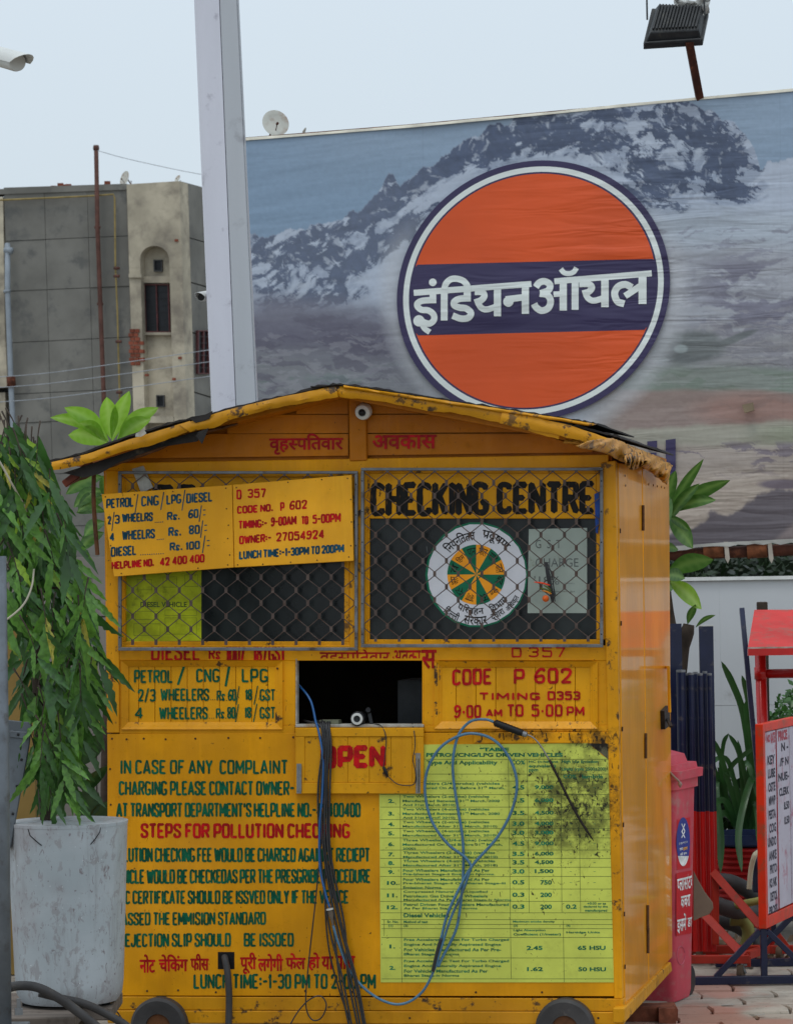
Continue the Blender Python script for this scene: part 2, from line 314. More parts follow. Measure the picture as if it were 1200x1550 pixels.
def brush(s, width, sw, hgap=2.8):
    """returns list of polylines in unit coordinates x 0..width, y 0..1"""
    adv = 0; out = []
    for ch in s:
        if ch == ' ': adv += 3.0; continue
        w_, spec = G[ch]
        for st in [q for q in spec.split('|') if q]:
            sm = st[0] == '~'; st = st.lstrip('~'); cl = st[0] == 'c'; st = st.lstrip('c')
            pts = [Vector((_c(p[0]) / 8 * w_ + adv, _c(p[1]) / 8, 0)) for p in st.split()]
            jit = .06; pts = [p + Vector((random.uniform(-jit, jit) * .9, random.uniform(-jit, jit) * .25, 0)) for p in pts]
            out.append((pts, sm, cl))
        adv += w_ + hgap
    adv -= hgap
    k = width / max(adv, .001); res = []
    for pts, sm, cl in out:
        pts = [Vector((p.x * k, p.y, 0)) for p in pts]
        res.append((smoothpts(pts, 2, cl) if sm else pts, sm, cl))
    return res
def stroke_mesh(mb, polys, hw, fn, base_off, step=.00006):
    """polys in pixels; fn(px,py,off) -> world"""
    k = 0
    for pts, sm, cl in polys:
        segs = []
        if sm:
            segs = [pts]
        else:
            segs = [[pts[i], pts[i + 1]] for i in range(len(pts) - 1)]
        for sg in segs:
            n = len(sg); L = []; Rr = []; o = base_off + (k % 9) * step; k += 1
            for i in range(n):
                a = sg[(i - 1) % n] if cl else sg[max(i - 1, 0)]; b = sg[(i + 1) % n] if cl else sg[min(i + 1, n - 1)]
                t = (b - a)
                if t.length < 1e-6: t = Vector((1, 0, 0))
                t = t.normalized(); nn = Vector((-t.y, t.x, 0)); h = hw * random.uniform(.9, 1.08)
                L.append(sg[i] + nn * h); Rr.append(sg[i] - nn * h)
            if not cl:                                   # brush ends
                t0 = (sg[0] - sg[1]).normalized(); t1 = (sg[-1] - sg[-2]).normalized(); q = hw * .75
                vs = [sg[0] + t0 * q] + L + [sg[-1] + t1 * q] + Rr[::-1]
                m = len(L); P = [fn(v.x, v.y, o) for v in vs]
                fs = [(0, 1, 2 * m + 1)] + [(1 + i, 2 + i, 2 * m - i, 2 * m + 1 - i) for i in range(m - 1)] + [(m, m + 1, m + 2)]
                mb.add(P, fs)
            else:
                m = len(L); P = [fn(v.x, v.y, o) for v in L + Rr]
                mb.add(P, [(i, (i + 1) % m, m + (i + 1) % m, m + i) for i in range(m)])
def paint(mb, s, x0, y0, x1, y1, fn, off, sw=None, dy=0, slant=0, yclip=None):
    """brush lettering filling the photo box x0..x1, y0 (top)..y1 (bottom); dy = drop of the right end"""
    sw = sw or min(3.6, (y1 - y0) * .158); hw = sw / 2
    ps = []
    for pts, sm, cl in brush(s, x1 - x0 - sw, sw):
        q = []
        for p in pts:
            u = p.x / (x1 - x0); yy = y1 - hw - p.y * (y1 - y0 - sw) + dy * u
            if yclip: yy = min(yy, yclip) if yclip > 0 else max(yy, -yclip)
            q.append(Vector((x0 + hw + p.x + slant * p.y * (y1 - y0), yy, 0)))
        ps.append((q, sm, cl))
    stroke_mesh(mb, ps, hw, fn, off)
_fc = {}
def glyphs(s, bold):
    key = (s, bold)
    if key in _fc: return _fc[key]
    c = bpy.data.curves.new('t', 'FONT'); c.body = s; c.resolution_u = 3; c.offset = bold; o = bpy.data.objects.new('t', c); COL.objects.link(o)
    m = bpy.data.meshes.new_from_object(o.evaluated_get(bpy.context.evaluated_depsgraph_get()))
    v = [x.co.copy() for x in m.vertices]; f = [tuple(p.vertices) for p in m.polygons]
    bpy.data.objects.remove(o); bpy.data.curves.remove(c); bpy.data.meshes.remove(m)
    _fc[key] = (v, f); return v, f
def _adv(s, bold):
    a = max(p.x for p in glyphs(s + 'न', bold)[0]); b = max(p.x for p in glyphs('न', bold)[0]); return a - b
def deva(s, bold):
    """Devanagari in visual order: '*' cuts the stem of the letter before it (half form), '^' adds the slanting r stroke"""
    V, Fc = [], []; x = 0; i = 0; toks = []
    cur = ''
    while i < len(s):
        ch = s[i]; nx = s[i + 1] if i + 1 < len(s) else ''
        if nx in '*^' and nx:
            if cur: toks.append((cur, '')); cur = ''
            toks.append((ch, nx)); i += 2; continue
        cur += ch; i += 1
    if cur: toks.append((cur, ''))
    for t, fl in toks:
        v, f = glyphs(t, bold); a = _adv(t, bold)
        if fl == '*':
            cut = a - .20; bm = bmesh.new(); bv = [bm.verts.new(p) for p in v]
            for q in f:
                try: bm.faces.new([bv[k] for k in q])
                except ValueError: pass
            bmesh.ops.bisect_plane(bm, geom=bm.verts[:] + bm.edges[:] + bm.faces[:], plane_co=(cut, 0, 0), plane_no=(1, 0, 0), clear_outer=True)
            bm.verts.index_update(); v = [p.co.copy() for p in bm.verts]; f = [tuple(p.index for p in q.verts) for q in bm.faces]; bm.free(); a = cut
        b = len(V); V += [p + Vector((x, 0, 0)) for p in v]; Fc += [tuple(k + b for k in q) for q in f]
        if fl == '^':
            b = len(V); V += [Vector(p) + Vector((x, 0, .001)) for p in ((a - .15, .22, 0), (a - .15, .30, 0), (a - .42, .07, 0), (a - .42, -.02, 0))]; Fc.append((b, b + 1, b + 2, b + 3))
        x += a
    return V, Fc
def multi(mb, s, x0, y0, x1, y1, fn, off, bold, dy, hindi, w=.55):
    for k, (dx, dyy) in enumerate(((-w, 0), (w, 0), (0, -w * .8), (0, w * .8))): fonted(mb, s, x0 + dx, y0 + dyy, x1 + dx, y1 + dyy, fn, off + .00007 * k, bold, dy, hindi)
def fonted(mb, s, x0, y0, x1, y1, fn, off, bold=0.0, dy=0, hindi=False, curve=None, clip=None):
    v, f = deva(s, bold) if hindi else glyphs(s, bold)
    if not v: return
    ax, bx = min(p.x for p in v), max(p.x for p in v); ay, by = min(p.y for p in v), max(p.y for p in v)
    if not hindi and not any(ch in s for ch in 'gjpqy,()Q"'): ay = min(0.0, ay)
    P = []
    for p in v:
        u = (p.x - ax) / (bx - ax); q = (p.y - ay) / (by - ay)
        if curve: px, py = curve(u, q)
        else: px = x0 + u * (x1 - x0); py = y1 - q * (y1 - y0) + dy * u
        if clip: px = min(px, clip)
        P.append(fn(px, py, off + p.z))
    mb.add(P, f)
# ------------------------------------------------------------------ ground and paving
gm = simple('dusty_concrete_ground', srgb(150, 142, 132), .9, .3, 3, .4, 30, dirt=srgb(90, 82, 74), damt=.5)
g = MB(); g.face([Vector(p) for p in ((-120, -30, -.045), (120, -30, -.045), (120, 200, -.045), (-120, 200, -.045))])
pav = thing('pavement', None, None, (0, 0, 0), kind='structure')
gr = g.build('ground', gm, None, origin=(0, 0, 0), kind='structure')
pm = NT('worn_paver_concrete'); n_ = pm.noise(5, 6, .6, vec=pm.pos); cc = pm.mix(pm.ramp(n_, .3, .7), srgb(142, 134, 122), srgb(186, 178, 164))
cc = pm.mix(pm.math('MULTIPLY', pm.ramp(pm.noise(1.7, 4, vec=pm.pos, off=(2, 2, 0)), .5, .62), .8), cc, srgb(178, 122, 104))
cc = pm.mix(pm.math('MULTIPLY', pm.rnd(), .3), cc, srgb(140, 120, 104)); cc = pm.mix(pm.ramp(pm.noise(30, 6, vec=pm.pos), .62, .7, 0, .5), cc, srgb(70, 60, 52))
MATS['paver'] = pm.fin(cc, .9, pm.bump(pm.noise(60, 5, vec=pm.pos), .5, .004))
pmeshes = []
for k in range(4):
    mb = MB(); w2, d2 = .148, .098; c_ = [(-w2, -d2), (w2, -d2), (w2 + .012, 0), (w2, d2), (-w2, d2), (-w2 + .012, 0)]
    c_ = [(x + random.uniform(-.004, .004), y + random.uniform(-.004, .004)) for x, y in c_]
    top = [Vector((x * .97, y * .96, 0)) for x, y in c_]; mid_ = [Vector((x, y, -.008)) for x, y in c_]; bot = [Vector((x, y, -.04)) for x, y in c_]; n = len(c_)
    mb.add(top + mid_ + bot, [tuple(range(n))] + [(i, i + n, (i + 1) % n + n, (i + 1) % n) for i in range(n)] + [(i + n, i + 2 * n, (i + 1) % n + 2 * n, (i + 1) % n + n) for i in range(n)])
    o = mb.build('paver', MATS['paver'], None, origin=(0, 0, 0)); pmeshes.append(o.data); bpy.data.objects.remove(o)
for r in range(17):
    for q in range(10):
        x = .15 + q * .305 + (.15 if r % 2 else 0); y = -.25 + r * .205
        o = bpy.data.objects.new('paver', pmeshes[(r * 3 + q) % 4]); COL.objects.link(o); o.parent = pav
        o.location = (x, y, random.uniform(-.006, .003)); o.rotation_euler = (random.uniform(-.012, .012), random.uniform(-.012, .012), random.uniform(-.015, .015))
# ------------------------------------------------------------------ the kiosk
KB = F(560, 1549); KB.z = 0
kiosk = thing('pollution_check_kiosk', 'yellow wooden vehicle pollution checking booth with gabled roof and hand painted green and red lettering', 'kiosk', KB)
BACK = SDIR * 1.45
def kp(name, mat, *boxes, bevel=.002, **kw):
    mb = MB()
    for b in boxes: mb.rect(F, *b)
    return mb.build(name, MATS[mat], kiosk, bevel=bevel, **kw)
# shell: wall pieces of front
mb = MB(); mb.slab(F, [(160, 712), (181, 712), (181, 1109.5), (162, 1109.5)], -.04, 0.004); mb.build('corner_post', MATS['yellow_frame'], kiosk, bevel=.003)
mb = MB(); mb.slab(F, [(909, 700), (931, 697), (941, 1512), (929, 1512)], -.04, 0.006); mb.build('corner_post', MATS['yellow_frame'], kiosk, bevel=.003)
mb = MB(); mb.slab(F, [(160, 701), (920, 688), (921, 707), (160, 720)], -.03, 0.0); mb.build('top_rail', MATS['yellow'], kiosk, bevel=.002)
kp('centre_post', 'yellow_frame', (529, 712, 556, 984, -.035, .001))
kp('middle_rail', 'yellow', (181, 977, 926, 1000, -.035, -.001))
kp('lower_rail', 'yellow', (181, 1098, 447, 1111, -.03, -.001), (641, 1098, 927, 1108, -.03, -.001))
kp('stile', 'yellow', (181, 1000, 190, 1098, -.03, -.0025)); kp('stile', 'yellow', (424, 1000, 447.5, 1098, -.03, -.0015))
kp('stile', 'yellow', (640.5, 1000, 664, 1098, -.03, -.0015)); kp('stile', 'yellow', (896, 1000, 925, 1098, -.03, -.0025))
# recessed panels with tongue and groove planks
def planks(x0, y0, x1, y1, n, off, mat, vertical=True, name='plank', parent=None):
    xs = [x0 + (x1 - x0) * i / n for i in range(n + 1)]
    for i in range(n):
        mb = MB(); j = random.uniform(-.0006, .0006)
        if vertical: mb.rect(F, xs[i] + .35, y0, xs[i + 1] - .35, y1, off - .012, off + j)
        else:
            a = y0 + (y1 - y0) * i / n; b = y0 + (y1 - y0) * (i + 1) / n; mb.rect(F, x0, a + .3, x1, b - .3, off - .012, off + j)
        mb.build(name, MATS[mat], parent or kiosk, bevel=.0012)
planks(186, 996, 430, 1102, 10, -.013, 'yellow_plank'); planks(660, 996, 900, 1102, 8, -.013, 'yellow_plank')
for x0, y0, x1, y1 in ((184, 1000, 428, 1104), (657, 1001, 904, 1103)):      # bolection moulding: mitred chamfer pieces
    for q in range(4):
        o_ = [(x0, y0), (x1, y0), (x1, y1), (x0, y1)]; i_ = [(x0 + 11, y0 + 9), (x1 - 11, y0 + 9), (x1 - 11, y1 - 11), (x0 + 11, y1 - 11)]
        a, b = q, (q + 1) % 4; mb = MB()
        P = [F(*o_[a], .006), F(*o_[b], .006), F(*i_[b], -.010), F(*i_[a], -.010)]
        P2 = [F(*o_[a], -.012), F(*o_[b], -.012), F(*i_[b], -.0125), F(*i_[a], -.0125)]
        mb.add(P + P2, [(0, 1, 2, 3), (0, 4, 5, 1), (1, 5, 6, 2), (2, 6, 7, 3), (3, 7, 4, 0)]); mb.build('moulding', MATS['yellow_frame'], kiosk)
# backing so that nothing shows through
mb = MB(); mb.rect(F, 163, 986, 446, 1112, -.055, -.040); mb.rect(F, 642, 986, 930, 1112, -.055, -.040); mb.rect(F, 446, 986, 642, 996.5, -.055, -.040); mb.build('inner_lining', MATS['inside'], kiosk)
# lower plywood sheet
mb = MB(); mb.slab(F, [(163, 1111), (929, 1108), (930, 1508), (163, 1507)], -.03, .0005); mb.build('lower_sheet', MATS['yellow'], kiosk, bevel=.001)
mb = MB(); mb.slab(F, [(163, 1508.5), (943, 1512), (943, 1531), (163, 1528.5)], -.03, .006); mb.build('skirting_board', MATS['skirt'], kiosk, bevel=.002)
mb = MB(); mb.slab(F, [(163, 1529.5), (943, 1532), (944, 1551), (163, 1549)], -.03, .011); mb.build('skirting_board', MATS['skirt'], kiosk, bevel=.003)
# window bays
kp('window_casing', 'yellow_frame', (181, 712, 529, 722, -.03, -.006), (181, 971, 529, 979, -.03, -.006), (181, 722, 190, 971, -.03, -.006), (521, 722, 529, 971, -.03, -.006))
kp('window_casing', 'yellow_frame', (556, 708, 911, 716, -.03, -.006), (556, 968, 911, 978, -.03, -.006), (549, 716, 559, 968, -.03, -.0065), (902, 716, 922, 968, -.03, -.006))
kp('name_board', 'yellow_plank', (190, 722, 521, 790, -.022, -.012)); nb = kp('name_board', 'yellow_plank', (559, 716, 902, 785, -.022, -.010))
kp('window_pane', 'glass', (189, 790.5, 522, 972, -.026, -.020), bevel=0); kp('window_pane', 'glass', (558, 785.5, 903, 969, -.026, -.020), bevel=0)
# hatch: real opening with a dark room behind
mb = MB()
pts = [F(447, 997, -.03), F(641, 997, -.03), F(641, 1099, -.03), F(447, 1099, -.03)]
# gable
GP = [(160, 701), (300, 652), (505, 600), (548, 596), (720, 626), (922, 690)]
mb = MB(); mb.slab(F, [(160, 708), (160, 699), (320, 650), (505, 597), (548, 594), (740, 628), (925, 684), (925, 700)][::-1], -.045, -.0325); mb.build('gable_lining', MATS['yellow_gable_shaded'], kiosk)
def gable_top(x):
    pts = [(160, 701), (320, 655), (505, 602), (548, 598), (740, 632), (925, 690)]
    for (a, b), (c, d) in zip(pts, pts[1:]):
        if a <= x <= c: return b + (d - b) * (x - a) / (c - a)
    return 700
for i, (y0, y1) in enumerate(((596, 627), (628, 656), (657, 690))):          # horizontal boards each side of the king post
    for xa, xb in ((162, 527), (554, 922)):
        top = []; n = 14
        for k in range(n + 1):
            x = xa + (xb - xa) * k / n; t = max(y0, gable_top(x) + 1)
            if t < y1 - 1: top.append((x, t))
        if len(top) > 1:
            mb = MB(); yb = lambda x: y1 - .6 + (700 - 690) * (540 - x) / 760 * (1 if y1 == 690 else .4)
            pts = top + [(top[-1][0], yb(top[-1][0])), (top[0][0], yb(top[0][0]))]
            mb.slab(F, pts[::-1], -.02, -.012 + random.uniform(-.0008, .0008)); mb.build('gable_board', MATS['yellow_gable_shaded'], kiosk)
mb = MB(); mb.slab(F, [(527, 590), (553, 592), (555, 697), (529, 698)], -.02, .006); mb.build('king_post', MATS['yellow_gable_shaded'], kiosk, bevel=.003)
# side wall: two door leaves, frame, skirting  (plane SD)
def sdp(name, mat, pts, o0, o1, bevel=.002, par=None):
    mb = MB(); mb.slab(SD, pts, o0, o1); return mb.build(name, MATS[mat], par or kiosk, bevel=bevel)
dl = sdp('side_door', 'side', [(935.5, 700), (970.5, 706), (981, 1490), (946, 1524)], -.02, .001, .004)
dl2 = sdp('side_door', 'side', [(972, 708), (1012, 714), (1017, 1449), (982, 1489)], -.02, .003, .004)
sdp('side_skirting', 'skirt', [(944.5, 1526), (1015, 1456), (1017, 1470), (945, 1549)], -.03, .012, .004)
for y in (765, 1110, 1370, 1405):
    mb = MB(); mb.tube([SD(972 + (y - 700) * .0115, y, .006), SD(972 + (y - 700) * .0115, y + 38, .006)], .006, 8); mb.build('hinge', MATS['screw'], dl2)
for x, y in ((981, 733), (988, 734.5), (994, 736), (1000, 737), (1005, 738.5), (945, 720), (946, 735)):
    mb = MB(); mb.lathe(SD(x, y, .003), [(.0, .003), (.004, .002), (.005, 0)], 8, SD.n); mb.build('screw', MATS['screw'], kiosk)
for y in (800, 940, 1100, 1245, 1380, 1460):
    mb = MB(); mb.tube([SD(937 + (y - 700) * .011, y, .003), SD(937 + (y - 700) * .011, y + 7, .003)], .003, 6); mb.build('nail_head', MATS['screw'], kiosk)
# handle and hasp on the far side door
mb = MB(); hp = [SD(1004, 1009, .02), SD(1012.5, 1009, .075), SD(1012.5, 1009, .1), SD(1013.5, 1080, .1), SD(1013.5, 1080, .02)]
mb.tube([SD(1009, 1010, .004), SD(1011, 1010, .055), SD(1013, 1078, .055)], .006, 8); mb.build('door_handle', MATS['yellow_frame'], dl2)
mb = MB(); mb.slab(SD, [(1005, 1076), (1013, 1068), (1014, 1098), (1006, 1104)], .003, .02); mb.bar(SD(1010, 1088, .02), SD(1015, 1100, .065), .012, .008); mb.build('hasp', MATS['sootsteel'], dl2)
# rest of the box: far sides, floor, back
c0 = F(163, 1549); c1 = F(941, 1549); zt = F(400, 700).z; zb = c1.z; e = EDIR
A0 = Vector((c0.x, c0.y, 0)); A1 = Vector((CORNER.x, CORNER.y, 0)); n_in = SDIR
mb = MB()
def wallbox(mb, a, b, t, z0, z1):
    d = (b - a).normalized(); q = Vector((-d.y, d.x, 0)) * t
    mb.prism([a + Z * z0, b + Z * z0, b + Z * z1, a + Z * z1], q)
L0 = A0 + e * .02 + n_in * .04; L1 = A0 + e * .02 + n_in * 1.4
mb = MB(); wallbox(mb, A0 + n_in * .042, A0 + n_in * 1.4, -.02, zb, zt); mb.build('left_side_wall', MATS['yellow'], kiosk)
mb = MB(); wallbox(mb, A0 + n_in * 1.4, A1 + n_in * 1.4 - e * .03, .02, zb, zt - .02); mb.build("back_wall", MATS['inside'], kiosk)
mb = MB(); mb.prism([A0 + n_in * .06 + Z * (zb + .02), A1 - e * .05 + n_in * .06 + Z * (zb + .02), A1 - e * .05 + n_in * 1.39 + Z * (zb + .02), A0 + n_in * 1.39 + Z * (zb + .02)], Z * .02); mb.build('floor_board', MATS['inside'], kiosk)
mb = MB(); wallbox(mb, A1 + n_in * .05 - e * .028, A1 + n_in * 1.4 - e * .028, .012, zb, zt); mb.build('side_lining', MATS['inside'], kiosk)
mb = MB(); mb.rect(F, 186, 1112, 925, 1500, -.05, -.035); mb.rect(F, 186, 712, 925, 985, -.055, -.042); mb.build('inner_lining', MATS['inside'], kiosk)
# dim things inside the hatch
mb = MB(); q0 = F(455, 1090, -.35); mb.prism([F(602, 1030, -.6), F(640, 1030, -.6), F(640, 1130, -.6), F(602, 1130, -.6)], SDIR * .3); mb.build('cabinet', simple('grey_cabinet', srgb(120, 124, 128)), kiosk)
# hatch frame and sill
wt = simple('chipped_white_edge', srgb(170, 168, 160), .6, .3, 20, .2, dirt=srgb(150, 110, 40), damt=.8); MATS['chip'] = wt
kp('hatch_frame', 'chip', (447.3, 997, 449.6, 1098, -.03, .001)); kp('hatch_frame', 'yellow_frame', (638.6, 1000, 641, 1098, -.03, .001))
kp('sill', 'chip', (447, 1096.5, 641, 1101, -.06, .010))
# drop flap with planks, OPEN
def flap_box(name, x0, y0, x1, y1, a, b, mat='flap', bev=.0015): return kp(name, mat, (x0, y0, x1, y1, a, b), bevel=bev)
flap = kp('hatch_flap', 'flap', (447, 1101.5, 641, 1201.5, .006, .014), bevel=.001)
fl = wloc(flap)
def fpart(name, x0, y0, x1, y1, a, b, mat='flap', bev=.0015):
    mb = MB(); mb.rect(F, x0, y0, x1, y1, a, b); o = mb.build(name, MATS[mat], flap, bevel=bev); return o
fpart('frame_rail', 447, 1101.8, 641, 1115, .0145, .022); fpart('frame_rail', 447, 1185, 641, 1201.3, .0145, .022)
fpart('frame_stile', 447.3, 1115.2, 461, 1184.8, .0145, .0215); fpart('frame_stile', 624, 1115.2, 640.8, 1184.8, .0145, .0215)
for i in range(5):
    w_ = (624 - 461) / 5; fpart('plank', 461.3 + i * w_, 1115.4, 461.3 + (i + 1) * w_ - .5, 1184.6, .0142, .018 + random.uniform(-.0004, .0004), 'flap', .001)
mb = MB(); mb.rect(F, 449, 1156, 456, 1201, .022, .024); mb.tube([F(455, 1158, .026), F(455, 1198, .026)], .004, 8)
for y in (1160, 1172, 1186, 1197): mb.lathe(F(451.5, y, .024), [(0.0025, .001), (.0025, 0)], 6, F.n)
mb.build('flap_hinge', MATS['galv'], flap)
mb = MB(); mb.rect(F, 629, 1140, 636, 1201, .022, .024); mb.tube([F(631.5, 1148, .028), F(631.5, 1199, .028)], .005, 8); mb.box(F(627, 1142, .03), F(628, 1140, .022)); mb.build('sliding_bolt', MATS['steel'], flap)
# hook board under the right panel
kp('hook_board', 'yellow_frame', (716, 1108.5, 879, 1125, .0, .008))
for x in (728, 761, 826, 861):
    mb = MB(); mb.tube(spline([F(x, 1110, .008), F(x, 1111, .022), F(x + 1, 1117, .024), F(x + 1, 1120, .016)], 4), .0018, 6); mb.build('hook', MATS['sootsteel'], kiosk)
# screws
def screws(pts, pl=F, off=.0005, par=None):
    for x, y in pts:
        mb = MB(); mb.lathe(pl(x, y, off), [(.0042, 0), (.0038, .0015), (0.0, .0018)], 8, pl.n); mb.build('screw', MATS['screw'], par or kiosk)
screws([(170, 1118), (192, 1119), (218, 1118), (251, 1119), (296, 1118), (346, 1117), (394, 1117), (444, 1116), (167, 1164), (168, 1218), (223, 1500), (270, 1499), (327, 1502), (462, 1500), (533, 1501), (420, 1012), (640, 1501), (720, 1502), (820, 1502), (934, 1499)])
screws([(934, 1536), (905, 1541), (206, 1540), (420, 1541), (620, 1541)], off=.011)
# cable hole with black surround, low down
kp('cable_hole', 'black_plastic', (330, 1441, 355, 1467, .0006, .0012), bevel=0)
# ---- wheels
for cx, cy, tx in ((243, 1553, 'a'), (856, 1556, 'b')):
    o_ = F(cx, cy, .02); wh = MB(); R_ = 44 / 420
    wh.lathe(o_, [(R_ * .42, .012), (R_ * .45, .030), (R_ * .9, .034), (R_, .024), (R_, -.026), (R_ * .9, -.032)], 40, F.n)
    wo_ = wh.build('wheel', MATS['grey_rubber'], kiosk, smooth=2)
    wh = MB(); wh.lathe(o_, [(0, .026), (R_ * .16, .026), (R_ * .17, .014), (R_ * .42, .014), (R_ * .44, .022)], 24, F.n); wh.build('hub', MATS['rustsheet'], wo_, smooth=2)
# ---- lettering painted straight on the wood (parts of the kiosk)
def letters(name, mat, fn):
    mb = MB(); fn(mb); return mb.build(name, MATS[mat], kiosk)
def L_(name, mat, *rows, off=.0012, hind=False, bold=.02):
    for r in rows:
        mb = MB(); s, x0, y0, x1, y1 = r[:5]; dy = r[5] if len(r) > 5 else 0
        if hind: multi(mb, s, x0, y0, x1, y1, F, off, .010, dy, True)
        else: paint(mb, s, x0, y0, x1, y1, F, off, sw=(r[6] if len(r) > 6 else None), dy=dy)
        mb.build(name, MATS[mat], kiosk)
L_('green_lettering', 'ink_green', ('IN CASE OF ANY  COMPLAINT', 182, 1150, 436, 1172), ('CHARGING PLEASE CONTACT OWNER-', 180, 1182, 446, 1204), ("AT TRANSPORT DEPARTMENT'S HELPLINE NO.-42400400", 176, 1215, 546, 1237),
   ('LUTION CHECKING FEE WOULD BE CHARGED AGAINST RECIEPT', 187, 1283, 560, 1305), ('HICLE WOULD BE CHECKEDAS PER THE PRESGRIBE PROCEDURE', 184, 1316, 561, 1338, -1),
   ('UC CERTIFICATE SHOULD BE ISSVED ONLY IF THE VEHICE', 181, 1348, 528, 1369, -1), ('ASSED THE EMMISION STANDARD', 184, 1381, 403, 1401, -1), ('REJECTION SLIP SHOULD', 180, 1413, 350, 1434, -1), ('BE ISSOED', 369, 1412, 445, 1433), ('LUNCH TIME:-1-30 PM TO 2-00 PM', 293, 1474, 569, 1497))
L_('red_lettering', 'ink_red', ('STEPS FOR POLLUTION CHECKING', 213, 1246, 530, 1269, 0, 4.2))
L_('hindi_lettering', 'ink_red', ('नोट', 212, 1445, 235, 1472), ('चेिकंग', 241, 1445, 284, 1470), ('फीस', 289, 1444, 316, 1469), ('पूरी', 364, 1442, 388, 1474), ('लगेगी', 391, 1444, 428, 1470), ('फेल', 433, 1443, 462, 1467), ('हो', 467, 1442, 484, 1469), ('या', 487, 1448, 504, 1467), ('पास', 508, 1447, 537, 1467), hind=True, bold=.012)
L_('green_lettering', 'ink_green', ('PETROL', 203, 1014, 262, 1034, 0), ('/', 268, 1009, 281, 1035), ('CNG', 297, 1012, 333, 1033), ('/', 340, 1009, 349, 1037), ('LPG', 366, 1012, 406, 1033), ('2/3', 209, 1043, 236, 1062), ('WHEELERS', 243, 1042, 317, 1061), ('...', 318, 1057, 327, 1060, 0, 1.8), ('Rs', 328, 1045, 341, 1061, 0, 2.4), ('.', 342, 1058, 344, 1061, 0, 2), ('60', 345, 1043, 358, 1061, 0, 2.7), ('/', 357, 1041, 363, 1064, 0, 1.6), ('18', 371, 1043, 382, 1060, 0, 2.8), ('/', 384, 1040, 391, 1064, 0, 1.7), ('GST', 393, 1043, 417, 1061, 0, 2.7), ('4', 204, 1070, 217, 1088), ('WHEELERS', 241, 1070, 315, 1089), ('...', 316, 1085, 325, 1088, 0, 1.8), ('Rs', 327, 1072, 340, 1088, 0, 2.4), ('.', 341, 1085, 343, 1088, 0, 2), ('80', 344, 1070, 357, 1088, 0, 2.7), ('/', 356, 1068, 362, 1091, 0, 1.6), ('18', 370, 1070, 381, 1087, 0, 2.8), ('/', 383, 1067, 390, 1091, 0, 1.7), ('GST', 393, 1070, 417, 1088, 0, 2.7), off=-.0112)
L_('red_lettering', 'ink_red', ('CODE', 684, 1013, 744, 1038, -2, 4.4), ('P', 777, 1012, 794, 1036, 0, 4.4), ('602', 808, 1011, 865, 1035, 0, 4.4), ('TIMING', 725, 1048, 817, 1060, 0, 3.2), ('D353', 828, 1046, 878, 1060, 0, 3.2), ('9*00', 687, 1067, 728, 1087, 0, 3.4), ('AM', 735, 1073, 760, 1085, 0, 3), ('TO', 767, 1066, 792, 1085, 0, 3.4), ('5*00', 804, 1066, 851, 1085, 0, 3.4), ('PM', 857, 1069, 884, 1084, 0, 3), off=-.0112)
def cut_text(mb, rows, ytop, ybot, hind=False):
    for s, x0, y0, x1, y1 in rows:
        t = MB()
        if hind: fonted(t, s, x0, y0, x1, y1, lambda a, b, c: Vector((a, -b, 0)), 0, .012, 0, True)
        else: paint(t, s, x0, y0, x1, y1, lambda a, b, c: Vector((a, -b, 0)), 0)
        bm = bmesh.new(); bv = [bm.verts.new(p) for p in t.v]
        for q in t.f:
            try: bm.faces.new([bv[k] for k in q])
            except ValueError: pass
        for yy, sg in ((ytop, 1), (ybot, -1)):
            bmesh.ops.bisect_plane(bm, geom=bm.verts[:] + bm.edges[:] + bm.faces[:], plane_co=(0, -yy, 0), plane_no=(0, sg, 0), clear_outer=True)
        bm.verts.index_update(); mb.add([F(p.co.x, -p.co.y, .0006) for p in bm.verts], [tuple(k.index for k in q.verts) for q in bm.faces]); bm.free()
mb = MB(); cut_text(mb, (('DIESEL', 229, 974, 303, 1000), ('Rs', 316, 980, 334, 998), ('100', 342, 974, 364, 1002), ('/', 364, 972, 372, 1004), ('18', 383, 974, 397, 1002), ('/', 398, 976, 405, 1003), ('GST', 406, 974, 433, 1002), ('D', 774, 980, 789, 995), ('357', 800, 979, 855, 995)), 979, 999); cut_text(mb, (('वृहस*पितवार', 484, 980, 590, 1012), ('अवका', 594, 984, 637, 1008)), 979, 996.5, True); mb.build('faded_red_lettering', MATS['ink_red'], kiosk, kind='stuff')
L_('red_lettering', 'ink_red', ('स', 638, 984, 660, 1012), hind=True, off=.0006)
L_('gable_lettering', 'ink_dred', ('वृहस*पितवार', 408, 657, 519, 688, -1), ('अवकास', 564, 659, 660, 680, -1), off=-.009, hind=True, bold=.03)
mb = MB(); paint(mb, 'CHECKING', 560, 730, 740, 782, F, -.009, sw=9.6, dy=-1.5); paint(mb, 'CENTRE', 751, 729, 900, 779, F, -.009, sw=9.6, dy=-1); mb.build('black_lettering', MATS['ink_black'], kiosk, kind='stuff')
mb = MB(); paint(mb, 'POLLUTION', 232, 733, 515, 782, F, -.0112, sw=11); mb.build('black_lettering', MATS['ink_black'], kiosk)
mb = MB(); paint(mb, 'OPEN', 485, 1129, 584, 1164, F, .0195, sw=8.6, dy=-2); mb.build('open_lettering', MATS['ink_red'], flap)
